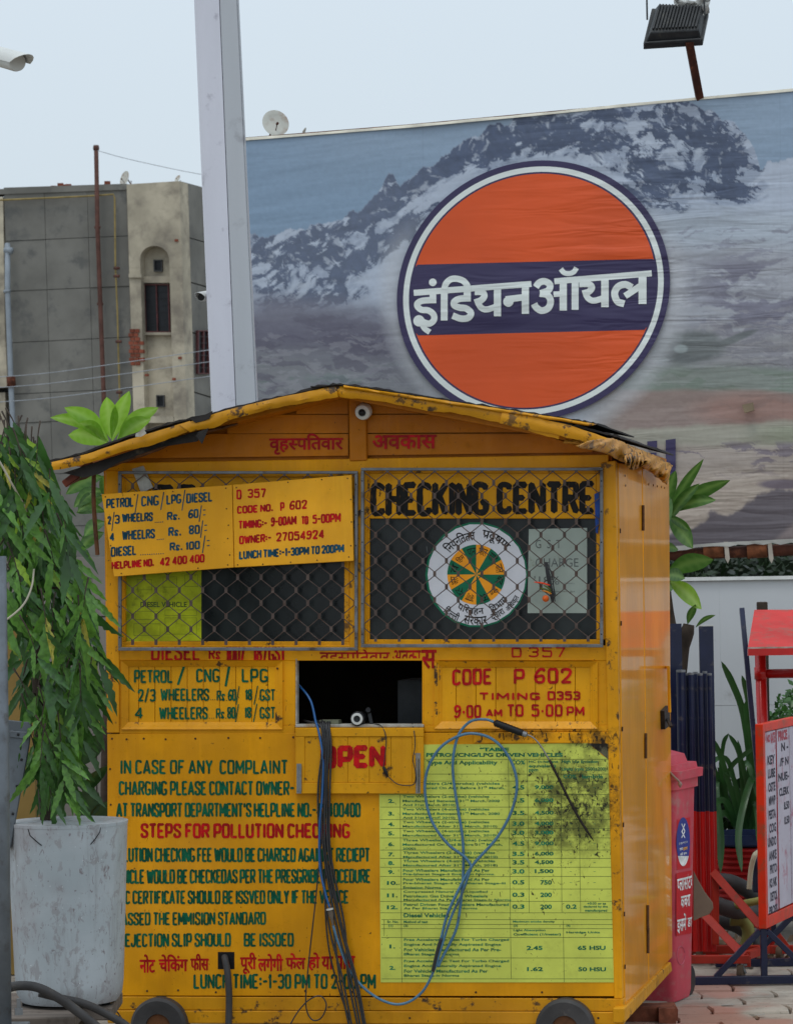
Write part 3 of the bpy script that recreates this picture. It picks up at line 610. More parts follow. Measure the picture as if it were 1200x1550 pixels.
# ---- window grilles: folding strands of bent wire with clips, in steel frames
def grille(x0, y0, x1, y1, ph):
    fr = thing('window_grille', None, None, (0, 0, 0)); COL.objects.unlink(fr)  # placeholder replaced by the frame mesh below
    bpy.data.objects.remove(fr)
    mb = MB(); o0, o1 = .010, .022
    for r in ((x0, y0, x1, y0 + 4.2), (x0, y1 - 5, x1, y1), (x0, y0 + 4.4, x0 + 4.6, y1 - 5.2), (x1 - 4.6, y0 + 4.4, x1, y1 - 5.2)): mb.rect(F, *r, o0, o1)
    g_ = mb.build('window_grille', MATS['galv_frame'], kiosk, bevel=.0015)
    sp = 18.0; rows = 19.7; n = int(round((x1 - x0 - 9) / sp)); xa = x0 + 4.5; sp = (x1 - x0 - 9) / n
    for k in range(n):
        pts = []; y = y0 + 3; j = k % 2
        r = 0
        while y < y1 - 3:
            xx = xa + (k + ((r + k) % 2)) * sp; xx += (1.1 if (r + k) % 2 == 0 else -1.1)
            jx = random.uniform(-.5, .5)
            pts += [F(xx + jx, max(y0 + 2, y - 3.6), .016), F(xx + jx, min(y1 - 2, y + 3.6), .016)]; y += rows; r += 1
        mb = MB(); mb.tube(pts, .00185, 5); mb.build('wire_strand', MATS['wire'], g_)
    mb = MB()
    for c in range(1, n):
        y = y0 + 3; r = 0
        while y < y1 - 3:
            if (r + c) % 2 == 0: mb.bar(F(xa + c * sp, max(y0 + 3, y - 4.2), .0165), F(xa + c * sp, min(y1 - 3, y + 4.2), .0165), .0105, .0075)
            y += rows; r += 1
    mb.build('wire_clips', MATS['wire'], g_, kind='stuff')
    sc_ = MB()
    for i in range(6): 
        for xx in (x0 + 2.3, x1 - 2.3): sc_.lathe(F(xx, y0 + 20 + i * (y1 - y0 - 40) / 5, o1), [(.003, 0), (.0, .0015)], 6, F.n)
    sc_.build('frame_rivets', MATS['black_plastic'], g_, kind='stuff')
grille(179, 713, 541, 985, 0); grille(546, 708, 912, 980, 1)
# ---- roof
def fpoly(name, mat, pts, o0, o1, bevel=0, par=None):
    mb = MB(); mb.slab(F, pts, o0, o1); return mb.build(name, MATS[mat], par or kiosk, bevel=bevel)
ROOF_O = .17
def roofsheet(top, thick_px, mat, name, depth=1.75, o1=ROOF_O, seg=8, wave=.006, drop=0):
    """sheet running back from the front edge polyline (px) with slight waviness"""
    top = [Vector((x, y, 0)) for x, y in top]; fine = []
    for a, b in zip(top, top[1:]):
        for k in range(seg): fine.append(a.lerp(b, k / seg))
    fine.append(top[-1]); mb = MB(); rows = 7; n = len(fine)
    for lay in (0, 1):
        for r in range(rows):
            for i, p in enumerate(fine):
                j = random.uniform(-1, 1) * wave if lay == 0 else 0
                q = F(p.x, p.y + random.uniform(-.7, .7) * (1 if r == 0 else 0) + lay * thick_px, o1) + SDIR * (depth * r / (rows - 1)) + Z * (j - drop * r / (rows - 1)); mb.v.append(q)
    for r in range(rows - 1):
        for i in range(n - 1):
            a = r * n + i; mb.f.append((a, a + 1, a + n + 1, a + n)); b = rows * n + a; mb.f.append((b, b + n, b + n + 1, b + 1))
    for i in range(n - 1): mb.f.append((i, rows * n + i, rows * n + i + 1, i + 1)); a = (rows - 1) * n + i; mb.f.append((a, a + 1, rows * n + a + 1, rows * n + a))
    for r in range(rows - 1):
        a = r * n; mb.f.append((a, a + n, rows * n + a + n, rows * n + a)); a = r * n + n - 1; mb.f.append((a, rows * n + a, rows * n + a + n, a + n))
    return mb.build(name, MATS[mat], kiosk, smooth=2)
def torn(pts, seed, amp=1.2, step=7):
    rr_ = random.Random(seed); out = []
    for (a, b), (c, d) in zip(pts, pts[1:]):
        n = max(1, int(math.hypot(c - a, d - b) / step))
        for k in range(n):
            t = k / n; out.append((a + (c - a) * t, b + (d - b) * t + rr_.uniform(-amp, amp)))
    out.append(pts[-1]); return out
def strip(name, top, bot, o0, o1, mat='fascia', seed=1, amp=1.0, warp=.0022):
    mb = MB(); T = torn(top, seed, .3, 9); Bq = torn(bot, seed + 9, amp, 9); n = max(len(T), len(Bq))
    def res(P, n):
        d = [0]
        for p, q in zip(P, P[1:]): d.append(d[-1] + math.hypot(q[0] - p[0], q[1] - p[1]))
        out = []
        for i in range(n):
            s = d[-1] * i / (n - 1); k = 0
            while k < len(d) - 2 and d[k + 1] < s: k += 1
            t = (s - d[k]) / max(1e-6, d[k + 1] - d[k]); out.append((P[k][0] + (P[k + 1][0] - P[k][0]) * t, P[k][1] + (P[k + 1][1] - P[k][1]) * t))
        return out
    T = res(T, n); Bq = res(Bq, n); rows = 4; rr_ = random.Random(seed * 3)
    for lay in (0, 1):
        for r in range(rows):
            for i in range(n):
                u = r / (rows - 1); x = T[i][0] * (1 - u) + Bq[i][0] * u; y = T[i][1] * (1 - u) + Bq[i][1] * u
                bulge = math.sin(u * math.pi) * .008 + rr_.uniform(-1, 1) * warp * (0 if lay else 1)
                mb.v.append(F(x, y, (o1 + bulge) if lay == 0 else o0))
    for r in range(rows - 1):
        for i in range(n - 1):
            a = r * n + i; mb.f.append((a, a + n, a + n + 1, a + 1)); b = rows * n + a; mb.f.append((b, b + 1, b + n + 1, b + n))
    N = rows * n
    for i in range(n - 1): mb.f.append((i, i + 1, N + i + 1, N + i)); a = (rows - 1) * n + i; mb.f.append((a, N + a, N + a + 1, a + 1))
    for r in range(rows - 1): a = r * n; mb.f.append((a, N + a, N + a + n, a + n)); a += n - 1; mb.f.append((a, a + n, N + a + n, N + a))
    return mb.build(name, MATS[mat], kiosk, smooth=2)
rl = roofsheet([(70, 698), (130, 683), (196, 658), (262, 638), (340, 619), (420, 600), (492, 581.5)], 3, 'bitumen', 'roof_sheet', wave=.003)
rr = roofsheet([(470, 583.5), (515, 580), (560, 585), (640, 598), (720, 611), (800, 623), (872, 635), (905, 641)], 2.6, 'bitumen', 'roof_sheet', o1=ROOF_O + .012, depth=1.0, wave=.003)
rr2 = roofsheet([(560, 588), (720, 614), (820, 632), (868, 642), (905, 652), (938, 660)], 3, 'bitumen', 'roof_sheet', depth=1.66, o1=ROOF_O, wave=.004)
strip('upper_fascia_lip', [(520, 583), (640, 601), (760, 619), (850, 633), (904, 642)], [(520, 587), (640, 606), (760, 624), (850, 638), (893, 645)], ROOF_O + .006, ROOF_O + .012, seed=21, amp=.6)
# structural roof deck under the felt, carried by the walls
mb = MB()
for a, b in (((100, 692), (508, 588)), ((508, 588), (934, 668))):
    P = [F(a[0], a[1] + 3, .12), F(b[0], b[1] + 3, .12)]
    mb.prism([P[0] + Z * .0, P[1] + Z * .0, P[1] - Z * .022, P[0] - Z * .022], SDIR * 1.5)
mb.build('roof_deck', MATS['yellow_gable_shaded'], kiosk)
# yellow fascia strips with torn lower edges
strip('fascia_strip', [(76, 700), (130, 688), (196, 665), (262, 645), (288, 637)], [(79, 712), (120, 706), (150, 696), (184, 684), (228, 675), (284, 654)], ROOF_O - .006, ROOF_O, seed=3)
strip('fascia_strip', [(272, 643), (345, 620), (430, 600), (508, 584)], [(288, 655), (300, 650), (330, 647), (345, 636), (420, 617), (512, 601)], ROOF_O, ROOF_O + .006, seed=5)
strip('fascia_strip', [(504, 584), (560, 587), (650, 602), (760, 617), (850, 641)], [(514, 601), (560, 605), (650, 622), (690, 625), (760, 641), (845, 665)], ROOF_O - .012, ROOF_O - .004, seed=8)
strip('fascia_strip', [(760, 621), (860, 643), (890, 653), (928, 666)], [(756, 640), (830, 655), (880, 668), (912, 675), (922, 672)], ROOF_O, ROOF_O + .008, seed=11)
strip('soffit_liner', [(118, 725), (170, 700), (240, 676), (290, 654), (360, 640)], [(104, 736), (165, 709), (240, 682), (285, 663), (360, 643)], ROOF_O - .06, ROOF_O - .05, 'rustsheet', 13)
# hidden dark underside sheets hanging below the fascia at the left, torn flap
fpoly('hanging_felt', 'bitumen', [(96, 716), (150, 698), (215, 677), (290, 655), (312, 650), (298, 668), (240, 677), (180, 700), (150, 717), (128, 723)], ROOF_O - .05, ROOF_O - .04)
fpoly('hanging_felt', 'bitumen', [(300, 654), (316, 648), (306, 672), (297, 660)], ROOF_O + .01, ROOF_O + .013)
fpoly('hanging_felt', 'bitumen', [(288, 634), (310, 628), (322, 622), (317, 634), (305, 638), (296, 640)], ROOF_O + .012, ROOF_O + .016)
fpoly('loose_paper_scrap', 'chip', [(206, 656), (218, 650), (222, 656), (214, 661), (205, 661)], ROOF_O + .02, ROOF_O + .022)
mb = MB(); mb.bar(F(98, 733, .1), F(140, 701, .12), .028, .02); mb.build('rusty_bracket', simple('red_rust_brick_bracket', srgb(108, 54, 40), .8, .5, 18, .6, 40), kiosk, bevel=.003)
mb = MB(); mb.tube(spline([F(143, 706, .05), F(142, 750, .05), F(144, 790, .05), F(148, 840, .05)], 6), [.008] * 19, 7); mb.build('hanging_wood_strip', MATS['rustsheet'], kiosk)
# crumpled flashing at the right end, wrapping on to the side
def crumple(name, outline, o1, seed, amp=.02, pl=None):
    rr_ = random.Random(seed); top, bot = outline; n = 22; rows = 7; mb = MB()
    def at_(P, u):
        s = u * (len(P) - 1); k = min(int(s), len(P) - 2); t = s - k; return (P[k][0] * (1 - t) + P[k + 1][0] * t, P[k][1] * (1 - t) + P[k + 1][1] * t)
    for r in range(rows):
        for i in range(n):
            u = i / (n - 1); v = r / (rows - 1); a = at_(top, u); b = at_(bot, u); x = a[0] * (1 - v) + b[0] * v + rr_.uniform(-1, 1); y = a[1] * (1 - v) + b[1] * v + rr_.uniform(-1, 1)
            o = o1 + amp * (math.sin(v * math.pi) * 1.4 + .6 * math.sin(u * 23 + seed + v * 3) + rr_.uniform(-.4, .4)) * (1 if 0 < v < 1 else .35)
            mb.v.append((pl or F)(x, y, o))
    for r in range(rows - 1):
        for i in range(n - 1):
            a = r * n + i; mb.f.append((a, a + n, a + n + 1, a + 1))
    ob = mb.build(name, MATS['crumple'], kiosk, smooth=True); m = ob.modifiers.new('thick', 'SOLIDIFY'); m.thickness = .004; m.offset = -1; return ob
crumple('crumpled_flashing', ([(905, 664), (930, 664), (950, 672), (968, 682)], [(872, 676), (910, 684), (938, 697), (962, 706)]), .045, 1, .012, pl=SD)
crumple('crumpled_flashing', ([(958, 676), (985, 687), (1005, 697), (1018, 704)], [(950, 708), (975, 708), (990, 720), (1008, 734)]), .045, 4, .016, pl=SD)
crumple('crumpled_flashing', ([(945, 690), (960, 683), (976, 688)], [(948, 706), (958, 713), (968, 706)]), .075, 7, .012, pl=SD)
crumple('crumpled_flashing', ([(860, 664), (890, 668), (926, 667)], [(850, 670), (885, 676), (928, 690)]), .12, 9, .008)
# electrical tape / cctv under the ridge
cam_o = F(551, 622, .012)
cc_ = thing('dome_camera', 'small white round security camera under the gable peak of the yellow booth', 'camera', cam_o)
mb = MB(); mb.lathe(cam_o, [(.03, 0), (.03, .016), (.026, .03), (.015, .036), (.013, .033), (0, .033)], 20, F.n + Vector((0, 0, -.25))); mb.build('housing', MATS['white_plastic'], cc_, smooth=2)
mb = MB(); mb.lathe(cam_o + F.n * .034 - Z * .008, [(.013, 0), (.010, .006), (0, .008)], 14, F.n + Vector((0, 0, -.25))); mb.build('lens', MATS['black_plastic'], cc_, smooth=True)
# ------------------------------------------------------------------ hand painted price board, hung askew over the left grille
def quadmap(tl, tr, br, bl):
    """board coordinates u,v in 0..1 -> photo px"""
    def fn(u, v): 
        x = (tl[0] * (1 - u) + tr[0] * u) * (1 - v) + (bl[0] * (1 - u) + br[0] * u) * v; y = (tl[1] * (1 - u) + tr[1] * u) * (1 - v) + (bl[1] * (1 - u) + br[1] * u) * v; return x, y
    return fn
BO = .040
pb = thing('price_board', 'tilted yellow tin board with painted fuel check prices hung over the left window grille', 'sign board', F(345, 873, BO))
mb = MB(); mb.slab(F, [(154, 748), (351.3, 734), (354, 859), (173, 873)][::-1], .028, BO); mb.build('board_panel', MATS['board'], pb, bevel=.0015)
mb = MB(); mb.slab(F, [(352.3, 733.8), (532, 719), (535, 849), (355, 859)][::-1], .028, BO); mb.build('board_panel', MATS['board'], pb, bevel=.0015)
rust_edge = simple('rusty_board_edge', srgb(120, 76, 34), .7, .4, 30, .3)
mb = MB(); mb.slab(F, [(158, 752), (530, 724), (532, 845), (176, 869)][::-1], .022, .0275); mb.build('backing_frame', rust_edge, pb)
for x, y in ((160, 752), (204, 749), (262, 744), (342, 739), (358, 738), (436, 730), (487, 726), (526, 724), (343, 770), (346, 795), (348, 840), (345, 815), (531, 756), (532, 790), (531, 826), (528, 843), (440, 851), (480, 848), (398, 854), (360, 855), (184, 868), (300, 860), (345, 855), (165, 790), (168, 826)):
    mb = MB(); mb.lathe(F(x, y, BO), [(.0028, 0), (.0024, .0012), (0, .0015)], 7, F.n); mb.build('nail', MATS['screw'], pb)
def bl(name, mat, rows):
    mb = MB()
    for s, x0, y0, x1, y1, dy in rows: paint(mb, s, x0, y0, x1, y1, F, BO + .0006, sw=(2.3 if set(s) == {'.'} else 1.6 if set(s) <= set('./=') else 2.8), dy=dy)
    return mb.build(name, MATS[mat], pb, kind='stuff')
bl('price_lettering', 'ink_blue', [('PETROL', 161, 755, 203, 770, -3), ('/', 204, 750, 210, 774, 0), ('CNG', 214, 751, 241, 767, -2), ('/', 243, 747, 249, 770, 0), ('LPG', 252, 749, 275, 764, -2), ('/', 275, 744, 281, 770, 0), ('DIESEL', 282, 747, 322, 762, -3),
   ('2', 163, 781, 169, 794, 0), ('/', 169, 777, 174, 801, 0), ('3', 174, 779, 182, 793, 0), ('WHEELRS', 185, 777, 232, 791, -2), ('.....', 234, 789, 248, 792, -1), ('Rs.', 253, 775, 273, 788, -1), ('60', 285, 771, 301, 785, -1), ('/=', 301, 767, 312, 788, -1),
   ('4', 166, 806, 174, 819, 0), ('WHEELRS', 185, 803, 235, 818, -3), ('....', 237, 815, 249, 818, -1), ('Rs.', 255, 798, 275, 812, -1), ('80', 286, 795, 303, 809, -1), ('/=', 303, 790, 314, 812, -1),
   ('DIESEL', 168, 828, 207, 843, -3), ('...........', 212, 838, 249, 841, -2), ('Rs.', 257, 821, 277, 834, -1), ('100', 281, 820, 303, 833, -2), ('/=', 306, 813, 318, 835, -1), ('LUNCH TIME:-1-30PM TO 200PM', 362, 834, 521, 847, -11)])
bl('contact_lettering', 'ink_red', [('D', 358, 741, 366, 756, 0), ('357', 375, 740, 403, 754, -1), ('CODE NO.', 359, 766, 414, 778, -4), ('P', 424, 760, 431, 774, 0), ('602', 438, 758, 465, 772, -2), ('TIMING:-', 361, 788, 405, 801, -3), ('9-00AM', 410, 783, 449, 797, -3), ('TO', 456, 781, 467, 794, 0), ('5-00PM', 473, 779, 516, 793, -3), ('OWNER:-', 362, 811, 411, 824, -4), ('27054924', 418, 806, 491, 820, -5), ('HELPLINE NO.', 169, 850, 234, 862, -5), ('42 400 400', 242, 844, 310, 857, -6)])
# ------------------------------------------------------------------ standards table poster
PO = .0026
ps = thing('standards_poster', 'large sooty yellow green emission table poster on the lower right front of the booth', 'poster', F(752, 1487, PO))
mb = MB(); n = 16
outl = [(574, 1127)] + [(640, 1127), (889, 1125)] + [(893, 1128), (898, 1133), (904, 1136), (910, 1143), (917, 1147), (925, 1155)] + [(928, 1300), (932, 1487), (576, 1487), (574, 1200)]
mb.slab(F, outl[::-1], .0010, PO); mb.build('sheet', MATS['poster'], ps)
mb = MB(); mb.slab(F, [(889, 1125), (925, 1126), (926, 1155), (917, 1147), (904, 1136)][::-1], .0008, .0016); mb.build('torn_corner', painted('torn_dark_backing', srgb(96, 92, 70), soot=1.5, flecks=1.4), ps)
mb = MB(); T = lambda v: 1100 + v / 3; X = lambda v: 560 + v / 3; LO = PO + .0003
def hl(y, xa, xb, w=.32): mb.face([F(X(xa), T(y) + w, LO), F(X(xb), T(y) + w, LO), F(X(xb), T(y) - w, LO), F(X(xa), T(y) - w, LO)])
def vl(x, ya, yb, x2=None, w=.3): x2 = x2 or x; mb.face([F(X(x2) - w, T(yb), LO + .0001), F(X(x2) + w, T(yb), LO + .0001), F(X(x) + w, T(ya), LO + .0001), F(X(x) - w, T(ya), LO + .0001)])
for y in (148, 215, 247): hl(y, 250 if y == 148 else 250, 1100)
hl(308, 45, 1103)
for y in (365, 422, 462, 505, 560, 598, 638, 680, 737, 793, 845): hl(y, 46, 1106)
for y in (876, 898, 917, 957, 1050, 1145): hl(y, 52, 1114)
vl(136, 308, 1160, 145); vl(627, 150, 1145, 640); vl(713, 150, 845, 722); vl(865, 150, 845, 870); vl(945, 212, 845, 955); vl(876, 880, 1160, 880); vl(64, 876, 950)
mb.build('table_rules', MATS['ink_line'], ps, kind='stuff')
mb = MB(); LT = PO + .0006
def pt(s, x0, y0, x1, y1, b=.028): fonted(mb, s, X(x0), T(y0), X(x1), T(y1), F, LT, b)
pt('“TABLE', 497, 94, 630, 112, .05); pt('PETROL/CNG/LPG DRIVEN VEHICLES', 255, 119, 874, 137, .04); pt('Type And Applicability', 255, 153, 578, 177, .03)
pt('CO%', 640, 152, 702, 172, .03); pt('HC (n-hexane', 720, 153, 853, 167); pt('equivalent)', 720, 171, 842, 189); pt('ppm', 720, 192, 762, 207); pt('High Idle Emission', 869, 151, 1034, 170); pt('Limits (rpm 2500±200)', 869, 184, 1071, 204)
pt('CO%', 876, 217, 936, 235); pt('lambda', 962, 217, 1057, 235)
rows = [('elers (2/4-stroke) (vehicles|ured On And Before 31ˢᵗ March,', 255, 250, '4.5', '9,000'), ('Two Wheelers (2-stroke) (vehicles|Manufactured Between 31ˢᵗ March, 2000|And 31st March 2010)', 148, 309, '3.5', '6,000'), ('Two Wheelers (4-stroke) (vehicles|Manufactured Between 31ˢᵗ March, 2000|And 31st March 2010)', 148, 367, '3.5', '4,500'),
 ('Two Wheelers (2-stroke) (vehicles|Manufactured After 31ˢᵗ March, 2010)', 148, 425, '3.0', '4,000'), ('Two Wheelers (4-stroke) (vehicles|Manufactured After 31ˢᵗ March, 2010)', 148, 466, '3.0', '3,000'), ('Three Wheelers (2/4-stroke) (vehicles|Manufactured On And Before 31ˢᵗ March,|2000)', 148, 507, '4.5', '9,000'),
 ('Three Wheelers (2-stroke) (vehicles|Manufactured After 31ˢᵗ March, 2010)', 150, 564, '3.5', '6,000'), ('Three Wheelers (4-stroke) (vehicles|Manufactured After 31ˢᵗ March, 2010)', 150, 602, '3.5', '4,500'), ('Four Wheelers Manufactured As Per|Pre-bharat Stage-ii Emission Norms.', 150, 642, '3.0', '1,500'),
 ('Four Wheelers Manufactured As Per|Pre-bharat Stage-ii Or Bharat Stage-iii|Emission Norms.', 150, 683, '0.5', '750'), ('Compressed Natural Gas/Liquefied|Petroleum Gas Driven  4 Wheelers|Manufactured As Per Bharat Stage-iv Norms', 152, 740, '0.3', '200'), ('Petrol Driven Four Wheelers Manufactured|As Per Bharat Stage-iv Norms', 153, 797, '0.3', '200')]
ys = [247, 308, 365, 422, 462, 505, 560, 598, 638, 680, 737, 793, 845]
for i, (tx, x0, y0, a, b) in enumerate(rows):
    for j, ln in enumerate(tx.split('|')):
        y = y0 + 4 + j * 18.5; pt(ln, x0, y - (2 if '31ˢ' in ln or '(' in ln else 0), x0 + len(ln) * 11.9, y + 13, .022)
    m = (ys[i] + ys[i + 1]) / 2
    pt(a, 645, m - 12, 700, m + 8, .035); pt(b, (747 if len(b) > 4 else 772), m - 12, (832 if len(b) > 4 else 824), m + 9, .035)
    if i: pt(str(i + 1) + '.', 82 if i < 9 else 77, m - 8, 110 if i < 9 else 126, m + 10, .04)
    if i < 11:
        for xx in (905, 1013): pt('-', xx, m - 2, xx + 10, m + 1, .03)
pt('0.2', 888, 807, 937, 827, .035); pt('+0.03 or as', 985, 797, 1070, 808); pt('declared by the', 968, 812, 1078, 824); pt('manufactured', 975, 828, 1075, 840)
pt('Diesel Vehicles :', 153, 847, 375, 866, .03); pt('Sr. No.', 78, 880, 130, 891); pt('(1)', 84, 898, 104, 911); pt('Method of test', 153, 880, 262, 892); pt('(2)', 153, 899, 172, 911); pt('Maximum smoke density', 648, 880, 838, 892); pt('(3)', 650, 899, 670, 911); pt('(4)', 890, 899, 908, 911)
pt('Light Absorption', 650, 919, 795, 931); pt('Coefficient (1/meter)', 650, 937, 865, 951); pt('Hartidge Units', 890, 929, 1042, 941)
for k, (tx, y0) in enumerate((('Free Acceleration Test For Turbo Charged|Engine And Naturally Aspirated Engine|For Vehicles Manufactured As Per Pre-|Bharat Stage-iv Norms', 961), ('Free Acceleration Test For Turbo Charged|Engine And Naturally Aspirated Engine|For Vehicles Manufactured As Per|Bharat Stage-iv Norms', 1058))):
    for j, ln in enumerate(tx.split('|')): pt(ln, 154, y0 + j * 22, 154 + len(ln) * 11.9, y0 + 15 + j * 22, .025)
    pt(str(k + 1) + '.', 88, y0 + 28, 115, y0 + 46, .04)
pt('2.45', 710, 995, 782, 1014, .035); pt('1.62', 712, 1091, 784, 1110, .035); pt('65 HSU', 942, 994, 1068, 1014, .035); pt('50 HSU', 944, 1092, 1070, 1111, .035)
mb.build('printed_text', MATS['ink_teal'], ps)
# ------------------------------------------------------------------ things on the windows
OS = -.0185
st = thing('round_department_sticker', 'round white and green sticker with orange green wheel and Hindi text behind the right grille', 'sticker', F(721, 870, OS))
def disc(cx, cy, rx, ry, n, off, mat, name, jag=0, th=.001):
    mb = MB(); mb.slab(F, [(cx + rx * math.cos(-2 * math.pi * k / n) * (1 + random.uniform(-jag, jag)), cy + ry * math.sin(-2 * math.pi * k / n) * (1 + random.uniform(-jag, jag))) for k in range(n)][::1], off - th, off); return mb.build(name, mat, st)
disc(721, 870, 77.5, 80, 22, OS, MATS['s_green'], 'green_rim'); disc(721.5, 870, 74.5, 77, 22, OS + .0006, MATS['white_sticker'], 'white_ring', 0, .0005)
for k in range(12):
    a0 = math.radians(90 - 30 * k); a1 = math.radians(60 - 30 * k); mb = MB(); P = [(720.5, 869.5)]
    for j in range(6): a = a0 + (a1 - a0) * j / 5; P.append((720.5 + 43.8 * math.cos(a), 869.8 - 45.5 * math.sin(a)))
    mb.slab(F, P[::-1], OS + .0006, OS + .0011); mb.build('wheel_sector', MATS['s_orange'] if k % 2 == 0 else MATS['s_green'], st)
mb = MB()
def arc(s, a0, a1, r0, r1, bold=.012, inner=False):
    def cv(u, q):
        a = math.radians(a0 + (a1 - a0) * u); r = (r0 + (r1 - r0) * q); return 721.5 + r * math.cos(a), 870 - r * 1.03 * math.sin(a)
    fonted(mb, s, 0, 0, 1, 1, F, OS + .0016, bold, 0, True, curve=cv)
arc('िनयन*िततत', 142, 93, 51, 68); arc('प^दूषण', 82, 40, 51, 67); arc('पिरवहन', 238, 281, 60, 46); arc('िवभाग', 291, 322, 60, 47); arc('िदल*ली', 226, 247, 75, 62); arc('सरकार', 253, 283, 74, 62); arc('द्वारा', 289, 308, 74, 62); arc('अिधकृत', 311, 333, 75, 62)
for s, a in (('फल', 75), ('सार', 47), ('जल', 15), ('बद', -13), ('िहव', -44), ('उद', -73), ('अणा', 253), ('द्र', 224), ('अरर', 194), ('व', 165), ('िहम', 136), ('पान', 103)):
    up = a; arc(s, up + 10, up - 10, 29, 40, .004)
mb.build('sticker_text', MATS['ink_black'], st, kind='stuff')
gs = thing('gst_charge_sheet', 'grey white sheet reading GST charge, beside the round sticker behind the right grille', 'notice', F(844, 927, OS))
mb = MB(); mb.slab(F, [(800, 801), (888, 799), (888, 928), (798, 928)][::-1], OS - .001, OS); mb.build('paper', MATS['paper_grey'], gs)
mb = MB(); f_ = lambda s, a, b, c, d: fonted(mb, s, a, b, c, d, F, OS + .0006, .0)
f_('G  S  T', 810, 817, 849, 830); f_('CHARGE', 810, 845, 875, 858); f_("'18%", 808, 872, 846, 885); f_('Thankyou', 853, 882, 869, 884); f_('issued by owner  gst', 812, 894, 870, 897)
mb.build('notice_text', MATS['ink_grey'], gs, kind='stuff')
dv = thing('diesel_vehicle_sheet', 'faded yellow green diesel vehicle chart seen behind the left window grille', 'poster', F(248, 972, OS))
mb = MB(); mb.slab(F, [(190, 872), (305, 862), (305, 970), (192, 971)][::-1], OS - .001, OS); mb.build('sheet', MATS['paper_old'], dv)
mb = MB(); fonted(mb, 'DIESEL VEHICLE', 213, 911, 283, 919, F, OS + .0006, .02)
for a, b, c, d in ((208, 877, 230, 893), (247, 873, 268, 889), (280, 870, 300, 888), (205, 925, 240, 938), (250, 923, 298, 932), (250, 935, 298, 960), (203, 944, 243, 962)):
    for (p, q, r, s_) in ((a, b, c, b + .4), (a, d - .4, c, d), (a, b + .5, a + .4, d - .5), (c - .4, b + .5, c, d - .5)): mb.face([F(p, s_, OS + .0005), F(r, s_, OS + .0005), F(r, q, OS + .0005), F(p, q, OS + .0005)])
mb.build('chart_print', MATS['ink_line'], dv, kind='stuff')
pd = thing('paper_card', 'small pale card tucked behind the top of the left window grille', 'card', F(210, 730, .002))
pdb = MB(); pdb.slab(F, [(200, 710), (217, 705), (232, 738), (214, 746)][::-1], .0, .006); pdb.build('card', MATS['chip'], pd)
# lemon and chilli charm with a black tuft
ch = thing('lemon_chilli_charm', 'good luck charm of lemon, chillies and black thread hanging on the right grille', 'charm', F(826, 850, .03))
mb = MB()
for k in range(16):
    dx = random.uniform(-5, 5); mb.tube(spline([F(826 + dx * .4, 851, .03), F(831 + dx, 870, .034), F(834 + dx * .9, 888, .034), F(837 + dx * .8, 904 + random.uniform(-3, 8), .03)], 4), .0016, 5)
mb.build('thread_tuft', MATS['black_rubber'], ch, kind='stuff')
mb = MB(); mb.lathe(F(825.5, 906, .03) - Z * .0125, [(0, 0), (.008, .003), (.0122, .010), (.0122, .015), (.008, .022), (0, .025)], 14); mb.build('lemon', simple('dried_orange_lemon', srgb(206, 92, 30), .5, .2, 60, .3), ch, smooth=True)
for i, (a, b, c, d, m_) in enumerate(((808, 881, 832, 886, 'r'), (816, 890, 834, 896, 'g'), (820, 894, 834, 899, 'o'), (822, 886, 833, 893, 'g'))):
    mb = MB(); mb.tube(spline([F(a, b, .034), F((a + c) / 2, (b + d) / 2 - 1, .037), F(c, d, .034)], 4), [.0012, .002, .0025, .003, .003, .0032, .0032, .003, .0028], 7); mb.build('chilli', {'r': simple('red_chilli', srgb(214, 66, 30)), 'g': simple('green_chilli', srgb(84, 96, 36)), 'o': simple('orange_chilli', srgb(206, 128, 40))}[m_], ch, smooth=True)
bt = thing('blue_cloth_strip', 'narrow blue strip hanging at the right edge of the right window grille', 'cloth', F(903, 760, .004))
mb = MB(); mb.slab(F, [(899, 748), (907, 744), (908, 770), (904, 808), (901, 806), (900, 770)][::-1], -.004, .004); mb.build('strip', simple('blue_tape', srgb(26, 66, 140), .5), bt)
# ------------------------------------------------------------------ webcam, sill clutter
wc = thing('webcam', 'round white and black webcam lying on the sill of the open hatch', 'camera', F(541, 1099, .01))
mb = MB(); o_ = F(541, 1088, .01); mb.lathe(o_, [(.024, -.05), (.026, -.01), (.026, .004), (.023, .006)], 20, F.n); mb.build('body', MATS['black_plastic'], wc, smooth=2)
mb = MB(); mb.lathe(o_, [(.021, .0062), (.021, .009), (.0125, .010), (.0125, .0065)], 22, F.n); mb.build('ring', MATS['white_plastic'], wc, smooth=2)
mb = MB(); mb.lathe(o_, [(.012, .0065), (.012, .009), (.006, .008), (0, .008)], 14, F.n); mb.build('lens', MATS['glass'], wc, smooth=2)
mc = thing('small_clip_camera', 'small dark clip device standing behind the webcam in the hatch', 'device', F(560, 1097, -.02))
mb = MB(); mb.bar(F(563, 1099, -.02), F(559, 1080, -.03), .012); mb.lathe(F(557, 1075, -.02), [(.010, -.02), (.011, 0), (.008, .004), (0, .004)], 14, F.n + Vector((.3, 0, .2))); mb.build('body', MATS['black_plastic'], mc, smooth=2)
bx = thing('note_pad', 'small pale pad lying on the sill at the left of the hatch', 'pad', F(497, 1097, -.02))
mb = MB(); mb.prism([F(483, 1097, -.005), F(513, 1097, -.005), F(512, 1090, -.005), F(484, 1090, -.005)], SDIR * .05); mb.build('pad', simple('grimy_pad', srgb(110, 112, 92)), bx)
